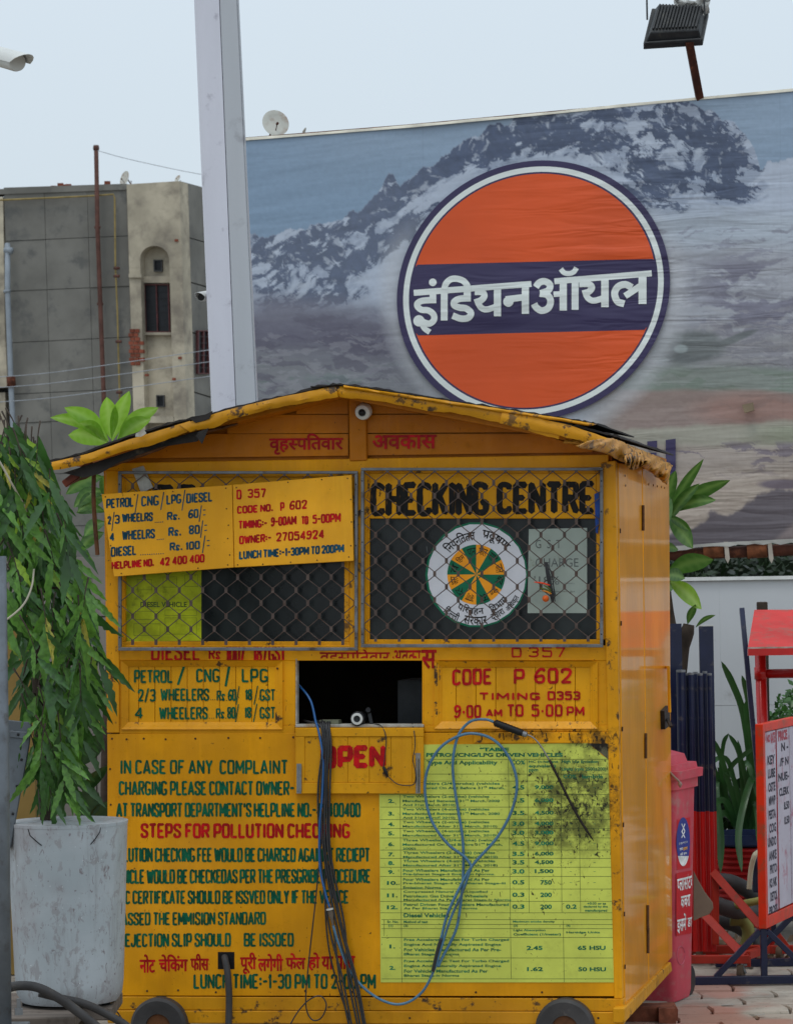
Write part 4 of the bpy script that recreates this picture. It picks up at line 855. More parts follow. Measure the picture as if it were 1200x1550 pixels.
# ------------------------------------------------------------------ cables and hoses
def cable(name, label, cat, pts, r, mat, group=None, n=7, k=7):
    mb = MB(); P = spline([F(*p) for p in pts], k); mb.tube(P, r, n); return mb.build(name, MATS[mat], None, smooth=True, origin=F(*pts[-1]), label=label, cat=cat, group=group)
GRP = 'black cables hanging from the hatch sill'
rr_ = random.Random(4)
spec = [(458, 488, 484, 500, 532), (474, 490, 489, 512, 545), (478, 493, 492, 516, 550), (482, 496, 496, 520, 553), (488, 498, 497, 508, 528), (491, 501, 499, 522, 541)]
for i, (xs, xa, xb, xc, xd) in enumerate(spec):
    cable('black_cable', ('leftmost', 'second from left', 'third from left', 'third from right', 'second from right', 'rightmost')[i] + ' black cable of the bundle hanging over the hatch sill', 'cable',
          [(xs, 1092 + rr_.uniform(-2, 2), -.10), (xs + 8, 1092, -.02), (xa - 3, 1099, .018), (xa, 1130, .026 + .002 * i), (xb - 1 + rr_.uniform(-2, 2), 1200, .030 + .003 * (i % 3)), (xb + 1, 1290, .03 + .003 * (i % 4)), (xc - 2 + rr_.uniform(-2, 2), 1400, .035), (xd - 14, 1480, .04), (xd, 1552, .05), (xd + 3, 1575, .06)], .0040, 'black_rubber', GRP)
cable('black_cable', 'thin black cable that loops into a curl beside the booth skirting below the bundle', 'cable', [(488, 1094, -.05), (493, 1100, .02), (494, 1130, .03), (488, 1250, .03), (478, 1360, .03), (467, 1460, .03), (463, 1520, .03), (472, 1543, .035), (486, 1541, .04), (494, 1522, .04), (486, 1508, .04), (470, 1512, .045), (452, 1530, .05), (434, 1560, .06)], .0026, 'black_rubber')
cable('black_cable', 'thin black cable swinging slightly right of the bundle to the ground', 'cable', [(484, 1094, -.05), (490, 1100, .02), (496, 1200, .03), (492, 1340, .03), (497, 1430, .03), (514, 1500, .03), (534, 1555, .05)], .0032, 'black_rubber')
cable('blue_cable', 'bright blue cable curving out of the left of the dark hatch', 'cable', [(440, 1028, -.12), (452, 1037, -.06), (470, 1060, -.015), (478, 1092, .012), (483, 1110, .026), (489, 1150, .03), (488, 1200, .034), (484, 1250, .034), (484, 1310, .034), (492, 1350, .034), (499, 1374, .036)], 0.0042, 'blue_bright')
pl = thing('cable_connector', 'grey white plug joining blue hose in the cable bundle', 'connector', F(501, 1386, .04))
mb = MB(); a, b = F(499, 1375, .04), F(504, 1400, .04); ax = (b - a).normalized(); mb.lathe(a, [(.013, 0), (.013, .006)], 14, ax); mb.build('collar', MATS['white_plastic'], pl, smooth=2)
mb = MB(); mb.lathe(a + ax * .0065, [(.010, 0), (.010, .018), (.006, .032), (.004, .055)], 14, ax); mb.build('plug', simple('brown_grey_plug', srgb(104, 92, 80)), pl, smooth=2)
cable('blue_hose', 'blue grey sampling hose hanging in a big loop from the hook board over the poster', 'hose',
      [(752, 1095, .030), (735, 1089, .026), (712, 1092, .026), (694, 1112, .024), (686, 1145, .022), (686, 1178, .020), (693, 1225, .02), (700, 1270, .02), (701, 1320, .02), (696, 1375, .022), (689, 1410, .024), (668, 1452, .026), (663, 1462, .028), (664, 1440, .03), (676, 1387, .03), (695, 1345, .03), (715, 1310, .028), (752, 1268, .024), (775, 1225, .022), (782, 1185, .022), (772, 1150, .024), (752, 1124, .028), (728, 1112, .028), (700, 1112, .028), (668, 1130, .03), (648, 1162, .032), (643, 1198, .032), (653, 1242, .032), (677, 1277, .032), (703, 1297, .034), (714, 1312, .036)], .0052, 'blue_hose', n=8)
cable('blue_hose', 'lower run of blue grey hose sweeping left from the poster to the cable bundle', 'hose',
      [(714, 1309, .040), (700, 1350, .038), (682, 1390, .036), (666, 1440, .034), (657, 1468, .032), (640, 1500, .032), (615, 1518, .034), (588, 1518, .034), (556, 1500, .034), (530, 1470, .034), (513, 1430, .036), (504, 1400, .038)], .0048, 'blue_hose', n=8)
cable('black_sleeve_hose', 'black taped section of hose low on the poster', 'hose', [(668, 1420, .036), (662, 1440, .036), (657, 1462, .034), (655, 1470, .033)], .0072, 'black_rubber')
cable('usb_cable', 'thin black lead drooping across the open flap from the webcam', 'cable', [(560, 1096, .0), (576, 1098, .016), (584, 1115, .026), (583, 1140, .028), (580, 1163, .028)], .0018, 'black_rubber')
cable('usb_cable', 'thin black lead curving from the plug to the bolt on the flap', 'cable', [(587, 1175, .028), (600, 1186, .028), (615, 1189, .028), (627, 1186, .03), (629, 1170, .036), (625, 1150, .036), (628, 1130, .034), (627, 1110, .026), (624, 1095, .0)], .0018, 'black_rubber')
up = thing('usb_plug', 'small black plug dangling over the letter N of the flap', 'plug', F(583, 1168, .028))
mb = MB(); mb.lathe(F(580, 1160, .028), [(.002, 0), (.006, .006), (.0065, .022), (.005, .034), (.002, .04)], 10, (F(588, 1178, .028) - F(580, 1160, .028))); mb.build('plug_body', MATS['black_plastic'], up, smooth=2)
cable('thick_black_hose', 'thick black hose coming out of the square hole at the bottom of the front', 'hose', [(340, 1448, -.03), (341, 1452, .012), (345, 1475, .03), (347, 1510, .035), (346, 1552, .045), (344, 1580, .06)], .0125, 'grey_rubber', n=12)
# probe
pr = thing('exhaust_probe', 'exhaust sampling probe with black ribbed handle and curved sooty steel tube hung before the poster', 'probe', F(795, 1112, .03))
a, b = F(749, 1094, .034), F(791, 1110, .034); ax = (b - a); Ln = ax.length; ax = ax.normalized()
prof = [(.004, -.006), (.011, 0)]
for k in range(9):
    h = Ln * (k + .3) / 9.5; prof += [(.0135, h), (.0122, h + Ln * .05)]
prof += [(.0115, Ln * .99)]
mb = MB(); mb.lathe(a, prof, 16, ax); mb.build('handle', MATS['black_plastic'], pr, smooth=2)
mb = MB(); mb.lathe(b, [(.010, 0), (.010, .014), (.004, .018)], 14, ax); mb.build('ferrule', MATS['galv'], pr, smooth=2)
mb = MB(); mb.tube(spline([F(794, 1111, .034), F(806, 1116, .034), (F(818, 1129, .032)), F(832, 1152, .03)], 6), .0032, 8); mb.build('steel_tube', MATS['steel'], pr, smooth=True)
mb = MB(); mb.tube(spline([F(831.5, 1151, .03), F(846, 1180, .028), F(862, 1213, .026), F(878, 1242, .022), F(887, 1256, .02)], 6), .0050, 8); mb.tube(spline([F(886, 1255, .02), F(898, 1273, .016)], 3), [.0055, .004, .003, .001], 8); mb.build('sooty_tube', MATS['sootsteel'], pr, smooth=True)
# ------------------------------------------------------------------ billboard with printed mountain picture
BA = 8
BBP = yplane(5.2, BA, 800)
bbase = BBP(800, 1400); bbase.z = 0
bb = thing('billboard', 'huge snowy mountain billboard with an orange and navy roundel, behind the booth', 'billboard', bbase)
class Lat:                                   # smooth value noise sampled at any photo coordinates
    def __init__(s, seed): s.g = np.random.RandomState(seed).rand(256, 256)
    def __call__(s, x, y):
        x0 = np.floor(x).astype(int); y0 = np.floor(y).astype(int); fx = x - x0; fy = y - y0; fx = fx * fx * (3 - 2 * fx); fy = fy * fy * (3 - 2 * fy); g = s.g; m = 255
        return (g[y0 & m, x0 & m] * (1 - fx) + g[y0 & m, (x0 + 1) & m] * fx) * (1 - fy) + (g[(y0 + 1) & m, x0 & m] * (1 - fx) + g[(y0 + 1) & m, (x0 + 1) & m] * fx) * fy
def fb(X, Y, cell, seed, oct=5, rough=.55, st=(1, 1), rot=0, ridged=False):
    c, s_ = math.cos(math.radians(rot)), math.sin(math.radians(rot)); x = (X * c + Y * s_) / cell / st[0]; y = (-X * s_ + Y * c) / cell / st[1]; out = 0; amp = 1; tot = 0
    for o in range(oct):
        n = Lat(seed * 17 + o)(x + 31.7 * o, y + 11.3 * o); n = 1 - abs(2 * n - 1) if ridged else n
        out = out + amp * n; tot += amp; amp *= rough; x = x * 2.03; y = y * 2.03
    return out / tot
gx = np.concatenate([np.linspace(366, 1212, 640), np.linspace(1216, 1760, 110)]); W_ = len(gx); H_ = 470; gy_ = np.linspace(0, 1, H_)
def btop(x): return np.interp(x, [366, 620, 800, 1000, 1200, 1760], [211, 191, 174, 154, 136, 86])
def bbot(x): return np.interp(x, [366, 1010, 1100, 1200, 1760], [858, 830, 823, 818, 790])
XX = np.repeat(gx[None], H_, 0); YY = btop(XX) * (1 - gy_[:, None]) + bbot(XX) * gy_[:, None]
XM = np.where(XX > 1200, 2400 - XX, XX)      # beyond the photo the landscape simply goes on
def s3(*c):
    v = np.array(srgb(*c)); g = v.mean(); return ((v - g) * .88 + g) * 1.34 + .008
def sm(a, b, x): t = np.clip((x - a) / (b - a), 0, 1); return t * t * (3 - 2 * t)
def lay(img, m, col): m = np.clip(m, 0, 1); return img * (1 - m[..., None]) + np.array(col) * m[..., None]
def bl_(cx, cy, rx, ry, rot=0):
    c, s_ = math.cos(math.radians(rot)), math.sin(math.radians(rot)); dx = XM - cx; dy = YY - cy; a = (dx * c + dy * s_) / rx; b = (-dx * s_ + dy * c) / ry; return np.clip(1 - np.sqrt(a * a + b * b), 0, 1)
wx = (fb(XM, YY, 40, 61, 4) - .5) * 30; wy = (fb(XM, YY, 40, 62, 4) - .5) * 30; XW = XM + wx; YW = YY + wy
n2 = fb(XM, YY, 22, 2); n3 = fb(XM, YY, 16, 3, 5, .6, (3, 1)); n4 = fb(XM, YY, 80, 4, 5, .55, (2, 1)); n5 = fb(XM, YY, 5, 8, 3, .6)
img = np.zeros(XX.shape + (3,)) + s3(110, 134, 158)
img = lay(img, sm(330, 180, YY), s3(122, 142, 163)); img = lay(img, sm(360, 200, YY) * sm(560, 380, XM) * .5, s3(104, 130, 156)); img = lay(img, sm(1150, 1200, XM) * .3, s3(120, 142, 166))
ridge = np.interp(XM, [366, 400, 455, 500, 525, 545, 560, 572, 582, 588, 596, 606, 622, 640, 655, 680, 700, 722, 740, 765, 790, 830, 880, 920, 960, 1000, 1050, 1085, 1120, 1140, 1150, 1165, 1200], [356, 354, 348, 336, 326, 316, 300, 292, 272, 262, 268, 282, 268, 250, 246, 232, 214, 206, 188, 186, 176, 172, 168, 160, 154, 154, 158, 172, 196, 222, 262, 244, 240])
ridge = ridge + (fb(XM, YY * 0, 14, 77, 4, .6) - .5) * 22
land = sm(-1.5, 1.5, YY - ridge); img = lay(img, land, s3(160, 170, 186) * .93)
cover = np.zeros_like(XX)
for *p, w_ in ((455, 378, 120, 34, 8, .85), (420, 420, 80, 30, 0, .8), (500, 350, 90, 30, -20, .9), (560, 318, 110, 34, -33, 1.25), (600, 290, 50, 44, -30, 1.35), (650, 262, 90, 30, -33, 1.3), (545, 392, 110, 26, -38, 1.0), (610, 350, 80, 28, -42, 1.0), (745, 214, 100, 46, -18, 1.5), (700, 235, 70, 30, -30, 1.5), (830, 202, 90, 40, -5, 1.45), (905, 212, 60, 46, 10, 1.0), (900, 176, 80, 22, -4, 1.2), (1050, 192, 76, 46, 28, 1.15), (1105, 240, 56, 66, 40, 1.45), (1010, 262, 90, 40, 14, 1.1), (1110, 288, 60, 26, 0, 1.35), (990, 190, 60, 34, 25, .85), (975, 300, 80, 26, 10, .85), (950, 235, 60, 40, 20, .75), (470, 452, 100, 24, -8, .8), (400, 390, 60, 40, 0, .8)):
    cover = np.maximum(cover, bl_(*p) * w_)
rid = fb(XW, YW, 26, 5, 6, .62, (1.9, .62), -38, True); rid2 = fb(XW, YW, 22, 6, 6, .65, (1.7, .7), 28, True); mixr = sm(820, 960, XM); rk = (rid * (1 - mixr) + rid2 * mixr) * .62 + fb(XW, YW, 13, 7, 5, .65) * .38
rock = sm(.53, .625, rk + np.clip(cover, 0, 1.2) * .31 - .13) * sm(.03, .14, cover) * land
tone = fb(XW, YW, 9, 9, 4, .65)[..., None]; rcol = s3(52, 66, 94) * (.7 + .6 * tone)
soft = .84 + .1 * sm(560, 700, XM)[..., None]; img = img * (1 - rock[..., None] * soft) + rcol * rock[..., None] * soft
img = lay(img, (1 - rock) * land * sm(.52, .66, rid) * sm(.0, .2, cover) * .55, s3(112, 124, 146)); img = lay(img, land * sm(.62, .8, fb(XW, YW, 12, 10, 4, .6)) * sm(.05, .3, cover) * .5, s3(176, 184, 196))
# slopes below the snow, left
img = lay(img, sm(432, 500, YY + (n4 - .5) * 90) * sm(740, 560, XM), s3(98, 98, 112)); img = lay(img, sm(465, 520, YY + (n3 - .5) * 60) * sm(760, 540, XM) * .85, s3(82, 80, 96)); img = lay(img, sm(510, 575, YY + (n4 - .5) * 70) * sm(900, 560, XM), s3(106, 108, 113))
ss = fb(XW, YW, 18, 20, 5, .62, (3.2, .7), 6)
img = lay(img, sm(.5, .58, ss) * sm(455, 500, YY) * sm(640, 560, XM) * .55, s3(70, 66, 84)); img = lay(img, sm(.54, .62, fb(XW, YW, 14, 21, 4, .6, (4, .8), -3)) * sm(530, 580, YY) * sm(700, 520, XM) * .5, s3(88, 106, 100)); img = lay(img, sm(.56, .62, fb(XW, YW, 10, 23, 4, .6, (3, .8))) * sm(480, 520, YY) * sm(640, 560, XM) * .35, s3(134, 134, 140))
right = sm(860, 960, XM)
img = lay(img, right * sm(305, 340, YY + (n2 - .5) * 20) * (1 - rock * .6), s3(150, 159, 170)); img = lay(img, right * sm(350, 395, YY + (n4 - .5) * 60) * .8, s3(142, 143, 150)); img = lay(img, right * sm(.55, .62, fb(XW, YW, 9, 30, 4, .6, (3, .7), -6)) * sm(335, 350, YY) * sm(420, 380, YY) * .6, s3(116, 116, 132))
img = lay(img, right * sm(.46, .56, fb(XW, YW, 26, 31, 5, .62, (2.4, .8), -8)) * sm(375, 410, YY) * sm(1020, 1110, XM) * .8, s3(100, 98, 116)); img = lay(img, right * sm(480, 520, YY) * .75, s3(126, 125, 126))
img = lay(img, right * sm(.52, .58, fb(XW, YW, 13, 33, 5, .6, (3, .7), -4)) * sm(390, 440, YY) * .35, s3(94, 92, 106)); img = lay(img, right * sm(.58, .64, fb(XW, YW, 10, 34, 4, .6, (4, .6))) * sm(440, 480, YY) * .35, s3(150, 148, 150))
dm = np.maximum(bl_(1042, 527, 66, 30, -4) * 3.2, bl_(1108, 514, 48, 7, -22) * 3); img = lay(img, np.clip(dm + (n2 - .5) * 1.0 * (dm > 0), 0, 1) * .74, s3(80, 88, 86)); img = lay(img, np.clip(bl_(1030, 528, 12, 8) * 3, 0, 1) * .7, s3(140, 150, 150)); img = lay(img, np.clip(bl_(1000, 545, 14, 6) * 3, 0, 1) * .4, s3(140, 150, 150))
img = lay(img, right * sm(545, 565, YY + (n3 - .5) * 16) * .8, s3(112, 121, 111)); img = lay(img, right * sm(.5, .58, fb(XW, YW, 16, 35, 4, .6, (4, .6))) * sm(548, 570, YY) * .5, s3(94, 110, 94)); img = lay(img, np.clip(1 - abs(YY - 551 + (n2 - .5) * 12 - (1150 - XM) * .02) / 1.6, 0, 1) * sm(1080, 1110, XM) * .6, s3(80, 72, 78))
img = lay(img, right * sm(586, 596, YY - (XM - 1000) * .02 + (n4 - .5) * 14) * .95, s3(132, 113, 105)); img = lay(img, right * np.clip(bl_(1140, 622, 110, 34) * 2.2, 0, 1) * .7, s3(142, 104, 92)); img = lay(img, right * sm(.52, .6, fb(XW, YW, 12, 36, 4, .6, (4, .6))) * sm(590, 600, YY) * .35, s3(116, 96, 90)); img = lay(img, right * sm(643, 652, YY + (XM - 1000) * .06 + (n2 - .5) * 8) * .9, s3(140, 137, 122))
img = lay(img, right * sm(1100, 1190, XM) * sm(640, 650, YY) * sm(690, 660, YY) * .6, s3(110, 118, 92)); img = lay(img, right * sm(668, 682, YY + (n4 - .5) * 16) * .9, s3(144, 131, 122)); img = lay(img, right * sm(.54, .6, fb(XW, YW, 11, 41, 5, .6, (3.4, .7), 8)) * sm(664, 676, YY) * sm(745, 700, YY) * .8, s3(96, 86, 98)); img = lay(img, right * sm(698, 735, YY) * .7, s3(154, 139, 124))
img = lay(img, right * sm(.5, .6, fb(XW, YW, 12, 43, 4, .6, (5, .5), -6)) * sm(690, 720, YY) * .4, s3(128, 112, 100)); img = lay(img, bl_(1185, 733, 44, 9, 0) * 3, s3(96, 84, 92))
img = lay(img, right * sm(-3, 4, YY - np.interp(XM, [930, 1040, 1075, 1100, 1120, 1150, 1175, 1200], [835, 802, 776, 778, 770, 750, 738, 742]) + (n2 - .5) * 22) * .93, s3(74, 66, 74)); img = lay(img, right * sm(0, 14, (XM - 1150) * .9 - (830 - YY) * 1.0) * sm(758, 768, YY) * .85, s3(118, 104, 102))
glow = np.clip(1.25 - np.abs(np.hypot((XX - 807) / 206, (YY - 440) / 197) - 1.03) * 9, 0, 1); img = lay(img, glow * .55 * sm(300, 420, YY), s3(168, 170, 174))
img *= (.93 + .14 * n5[..., None])
seam = np.minimum(np.abs(XX - 905 - (YY - 400) * .01), np.abs(XX - 1182 - (YY - 400) * .01)); seam = np.minimum(seam, np.abs(XX - 640)); img *= (1 - .07 * np.clip(1.4 - seam, 0, 1))[..., None]
wob = (fb(XX, YY, 26, 51, 3, .5, (5, .6), -8) - .5) * .008 + (fb(XX, YY, 160, 52, 2) - .5) * .05
RN = np.array([[R3[i][j] for j in range(3)] for i in range(3)]); dd = np.stack([(XX - 600) / FPX, (775 - YY) / FPX, -np.ones_like(XX)], -1) @ RN.T
pn_ = np.array(BBP.n); pp0 = np.array(BBP.p); cm = np.array(CAM); tt = (((pp0 - cm) @ pn_) + wob * .5) / (dd @ pn_); vsx = (cm + dd * tt[..., None]).reshape(-1, 3)
ii = (np.arange(H_ - 1)[:, None] * W_ + np.arange(W_ - 1)[None]).ravel(); faces = np.stack([ii, ii + W_, ii + W_ + 1, ii + 1], 1)
class Grid:
    c = None
    def build(s, name, mat, parent):
        me = bpy.data.meshes.new(name); v = (vsx - np.array(wloc(parent))).astype(np.float32); nv, nf = len(v), len(faces)
        me.vertices.add(nv); me.vertices.foreach_set('co', v.ravel()); me.loops.add(nf * 4); me.loops.foreach_set('vertex_index', faces.ravel().astype(np.int32)); me.polygons.add(nf)
        me.polygons.foreach_set('loop_start', np.arange(0, nf * 4, 4, dtype=np.int32)); me.update(calc_edges=True); me.materials.append(mat); me.shade_smooth()
        ca = me.color_attributes.new('Col', 'FLOAT_COLOR', 'POINT'); ca.data.foreach_set('color', np.concatenate([img.reshape(-1, 3), np.ones((nv, 1))], 1).astype(np.float32).ravel())
        o = bpy.data.objects.new(name, me); COL.objects.link(o); o.parent = parent; return o
def vinyl(name, col=None):
    t = NT(name)
    if col is None:
        a = t.n.new('ShaderNodeAttribute'); a.attribute_name = 'Col'; c = a.outputs['Color']
    else: c = t.mix(t.ramp(t.noise(1.5, 4, vec=t.pos), .3, .7), sc(col, .9), sc(col, 1.05))
    mp = t.pos
    wr = t.noise(2.2, 3, .5, vec=mp, stretch=(.32, 1, 4.2), dist=.5); wm = t.ramp(t.noise(.7, 2, vec=mp, off=(3, 0, 1)), .44, .6, .12, 1)
    fine = t.noise(8, 2, .5, vec=mp, stretch=(.22, 1, 1.8), dist=.6); fm = t.blob(BBP(1020, 400), (1.3, 3, 1.1)); fm = t.math('MAXIMUM', fm, t.blob(BBP(1060, 760), (1.3, 3, .7))); fm = t.math('MAXIMUM', fm, t.blob(BBP(740, 450), (.7, 3, .25)))
    b = t.bump(t.math('MULTIPLY', wr, wm), .4, .05); b = t.bump(t.math('MULTIPLY', fine, fm), .55, .04, b)
    return t.fin(c, .42, b, 0, .15, .4, .3)
VC = vinyl('banner_vinyl_print')
ban = Grid().build('banner', VC, bb)
# roundel and lettering printed on the vinyl
CB = lambda r, a: (807 + r * (206.5 * math.cos(a) + 4 * math.sin(a)), 440 - r * (11 * math.cos(a) + 197 * math.sin(a)))
def ring(name, mat, r0, r1, off):
    mb = MB(); n = 128
    for k in range(n):
        a = 2 * math.pi * k / n; mb.v += [BBP(*CB(r0, a), off), BBP(*CB(r1, a), off)]
    mb.f = [(2 * k, 2 * k + 1, (2 * k + 3) % (2 * n), (2 * k + 2) % (2 * n)) for k in range(n)]; mb.build(name, mat, bb)
navy = vinyl('navy_vinyl_print', srgb(54, 46, 84)); orange = vinyl('orange_vinyl_print', srgb(222, 84, 24)); white = vinyl('white_vinyl_print', srgb(226, 232, 228))
ring('navy_ring', navy, .953, 1.0, .022); ring('white_ring', white, .912, .9535, .0225); ring('navy_line', navy, .897, .9125, .022)
def seg(name, mat, v0, v1, off):      # part of the disc between two slanted chords
    n = 60; L = []; U = []
    sl = -.03
    mb = MB(); R_ = .898
    us = [R_ * math.cos(math.pi * k / n) for k in range(n + 1)]
    top = []; bot = []
    for u_ in us:
        h = math.sqrt(max(0, R_ * R_ - u_ * u_)); a = min(h, v1 - sl * -u_ if v1 < 2 else h); b = max(-h, v0 - sl * -u_ if v0 > -2 else -h)
        if a < b: a = b = (max(-h, min(h, (v1 if v1 < 2 else v0) + sl * u_)))
        top.append((u_, a)); bot.append((u_, b))
    f2 = lambda u_, v_: (807 + 206.5 * u_ + 4 * v_, 440 - 11 * u_ - 197 * v_)
    for (u_, a), (_, b) in zip(top, bot): mb.v += [BBP(*f2(u_, a), off), BBP(*f2(u_, b), off)]
    mb.f = [(2 * k, 2 * k + 2, 2 * k + 3, 2 * k + 1) for k in range(n)]; mb.build(name, mat, bb)
seg('orange_segment', orange, .222, 3, .0222); seg('navy_band', navy, -.322, .2215, .0224); seg('orange_segment', orange, -3, -.3225, .0222)
mb = MB(); kk = 5.4545
def st_(pts, w_, o, sm_=False, crop=0, cl=False):
    ox, oy = ((600, 390), (790, 380))[crop]
    P = [Vector((ox + x / kk, oy + y / kk, 0)) for x, y in pts]
    if sm_: P = [Vector(p) for p in spline(P, 6)]
    global random
    hw = w_ / kk / 2; n = len(P); L = []; Rr = []
    for i in range(n):
        t = (P[min(i + 1, n - 1)] - P[max(i - 1, 0)]).normalized(); nn = Vector((-t.y, t.x, 0)); L.append(P[i] + nn * hw); Rr.append(P[i] - nn * hw)
    mb.add([BBP(p.x, p.y, .024 + o * .0002) for p in L + Rr], [(i, i + 1, n + i + 1, n + i) for i in range(n - 1)])
def dot_(x, y, r, o, crop=0):
    ox, oy = ((600, 390), (790, 380))[crop]; mb.face([BBP(ox + (x + r * math.cos(-a * .3142)) / kk, oy + (y + r * math.sin(-a * .3142)) / kk, .024 + o * .0002) for a in range(20)])
def vq(x, y0, y1, w_, o, crop=0): st_([(x, y0), (x, y1)], w_, o, False, crop)
st_([(142, 291), (1112, 217)], 50, 0)
vq(300, 270, 352, 56, 1); st_([(328, 350), (225, 354), (178, 372), (172, 400), (205, 430), (262, 436), (305, 470), (308, 515), (270, 545), (215, 530), (185, 520)], 52, 2, True); dot_(185, 522, 47, 3); st_([(205, 540), (232, 585), (275, 616)], 46, 4, True); dot_(299, 204, 32, 5)
vq(393, 270, 519, 57, 6); st_([(393, 262), (408, 215), (445, 180), (495, 174), (548, 190), (580, 225), (590, 262)], 52, 7, True)
vq(583, 250, 352, 60, 8); st_([(612, 335), (520, 340), (476, 365), (478, 395), (520, 412), (575, 420), (614, 458), (590, 497), (530, 503), (462, 478)], 54, 9, True)
st_([(645, 282), (705, 285), (724, 315), (700, 350), (645, 372)], 54, 10, True); st_([(672, 352), (690, 405), (740, 428), (830, 402)], 50, 11, True); vq(832, 250, 484, 60, 12)
st_([(900, 345), (1040, 328)], 54, 13); dot_(922, 363, 43, 14); vq(1062, 230, 464, 60, 15)
st_([(112, 298), (140, 262), (185, 250), (228, 278), (215, 325), (150, 350)], 56, 1, True, 1); st_([(145, 350), (205, 362), (234, 410), (215, 470), (160, 492), (115, 465), (98, 435)], 56, 2, True, 1)
st_([(258, 357), (330, 353)], 46, 3, False, 1); vq(338, 235, 492, 60, 4, 1); vq(436, 228, 485, 58, 5, 1); st_([(265, 250), (1068, 184)], 50, 0, False, 1); st_([(318, 148), (345, 178), (385, 186), (425, 172), (448, 138)], 42, 6, True, 1)
st_([(470, 272), (545, 272), (574, 300), (550, 335), (498, 352)], 54, 7, True, 1); st_([(520, 335), (540, 385), (590, 410), (680, 385)], 50, 8, True, 1); vq(682, 225, 463, 62, 9, 1)
st_([(842, 436), (785, 415), (762, 350), (790, 295), (850, 276), (905, 302)], 58, 10, True, 1); st_([(848, 372), (990, 278)], 54, 11, False, 1); vq(992, 195, 437, 66, 12, 1)
mb.build('roundel_lettering', white, bb)
mb = MB(); mb.slab(BBP, [(979, 668), (994, 667), (994, 678), (979, 679)][::-1], .020, .0225); mb.build('letter_dot', navy, bb)
mb = MB(); mb.slab(BBP, [(980, 686), (993, 685), (993, 722), (980, 723)][::-1], .020, .0225); mb.build('letter_stem', navy, bb)
mb = MB(); mb.slab(BBP, [(1007, 666), (1022, 664), (1022, 720), (1007, 722)][::-1], .020, .0225); mb.build('letter_stem', navy, bb)
mb = MB(); mb.slab(BBP, [(1122, 613), (1139, 609), (1141, 621), (1126, 625)][::-1], .02, .05); mb.build('wooden_block', simple('wood_block', srgb(140, 124, 100)), bb)
# steel frame of the board
rust = simple('rusty_steel_pipe', srgb(82, 44, 30), .8, .45, 10, .5, 40, dirt=srgb(140, 80, 50), damt=.5)
mb = MB(); mb.tube([BBP(372, 872, -.06), BBP(1000, 840, -.06), BBP(1200, 832, -.06), BBP(1760, 806, -.06)], .032, 10); mb.build('bottom_pipe', rust, bb, smooth=True)
mb = MB(); mb.tube([BBP(370, 213, -.04), BBP(620, 193, -.04), BBP(1200, 139, -.04), BBP(1760, 90, -.04)], .018, 8); mb.build('top_pipe', rust, bb, smooth=True)
mb = MB(); mb.v = []; n = 60
for i in range(n):
    x = 366 + (1760 - 366) * i / (n - 1); mb.v += [BBP(x, btop(x) + 2.2, .012), BBP(x, btop(x) - 1.2 - random.uniform(0, 1.2), .006), BBP(x, btop(x) - .8, -.05)]
mb.f = [(3 * i + j, 3 * i + 3 + j, 3 * i + 4 + j, 3 * i + 1 + j) for i in range(n - 1) for j in (0, 1)]; mb.build('top_hem', simple('cream_hem', srgb(206, 200, 184)), bb, smooth=True)
mb = MB()
for i in range(n):
    x = 1000 + 760 * i / (n - 1); mb.v += [BBP(x, bbot(x) - 2.5, .014), BBP(x, bbot(x) + 2 + random.uniform(0, 4) * (random.random() < .5), .008)]
mb.f = [(2 * i, 2 * i + 1, 2 * i + 3, 2 * i + 2) for i in range(n - 1)]; mb.build('bottom_hem', simple('white_hem', srgb(200, 196, 188)), bb)
for px in (380, 640, 940, 1400, 1740):
    a = BBP(px, bbot(px) + 10, -.10); mb = MB(); mb.tube([Vector((a.x, a.y, -.05)), BBP(px, btop(px) + 4, -.10)], .045, 10); mb.build('support_post', rust, bb, smooth=True)
for px in (1082, 1148):
    mb = MB(); mb.tube([BBP(px - 18, 833, -.05), BBP(px + 12, 831, -.05)], .045, 10); mb.build('tape_wrap', simple('rusty_wrap', srgb(126, 74, 46), .9, .5, 20, .8, 40), bb, smooth=True)
    mb = MB(); mb.slab(BBP, [(px + 13, 820), (px + 19, 820), (px + 22, 846), (px + 19, 853), (px + 15, 846)][::-1], -.002, .002); mb.build('tie_strip', simple('tie_strip', srgb(176, 164, 150)), bb)
# flood light
FP = yplane(4.7, BA, 1030)
fb = FP(1058, 150); fl_ = thing('flood_light', 'black finned flood light on a rusty arm above the top edge of the billboard', 'lamp', BBP(1058, 150, -.03))
mb = MB(); mb.bar(BBP(1059, 152, -.02), FP(1042, 62), .040, .03); mb.build('arm', rust, fl_, bevel=.003)
blk = simple('black_cast_aluminium', srgb(48, 50, 52), .5, .3, 20, .2, 50, dirt=srgb(90, 88, 80), damt=.3); body = [(970, 69), (1066, 63), (1075, 18), (1014, 8), (985, 11)]
tl, tr, br, bl_ = FP(986, 12, -.12), FP(1072, 16, -.12), FP(1063, 60, .0), FP(973, 66, .0)
nb_ = (tr - tl).cross(bl_ - tl).normalized(); nb_ = nb_ if nb_.y > 0 else -nb_
mb = MB(); mb.prism([bl_, br, tr, tl], nb_ * .05); mb.build('back_plate', blk, fl_, bevel=.004)
low = lambda u_, v_, h: (tl * (1 - u_) + tr * u_) * (1 - v_) + (bl_ * (1 - u_) + br * u_) * v_ - nb_ * h
mb = MB(); A_ = [low(.10, .88, .05), low(.92, .88, .05), low(.88, .06, .05), low(.14, .06, .05)]; Bq = [low(.04, .97, .001), low(.97, .97, .001), low(.95, .02, .001), low(.06, .02, .001)]
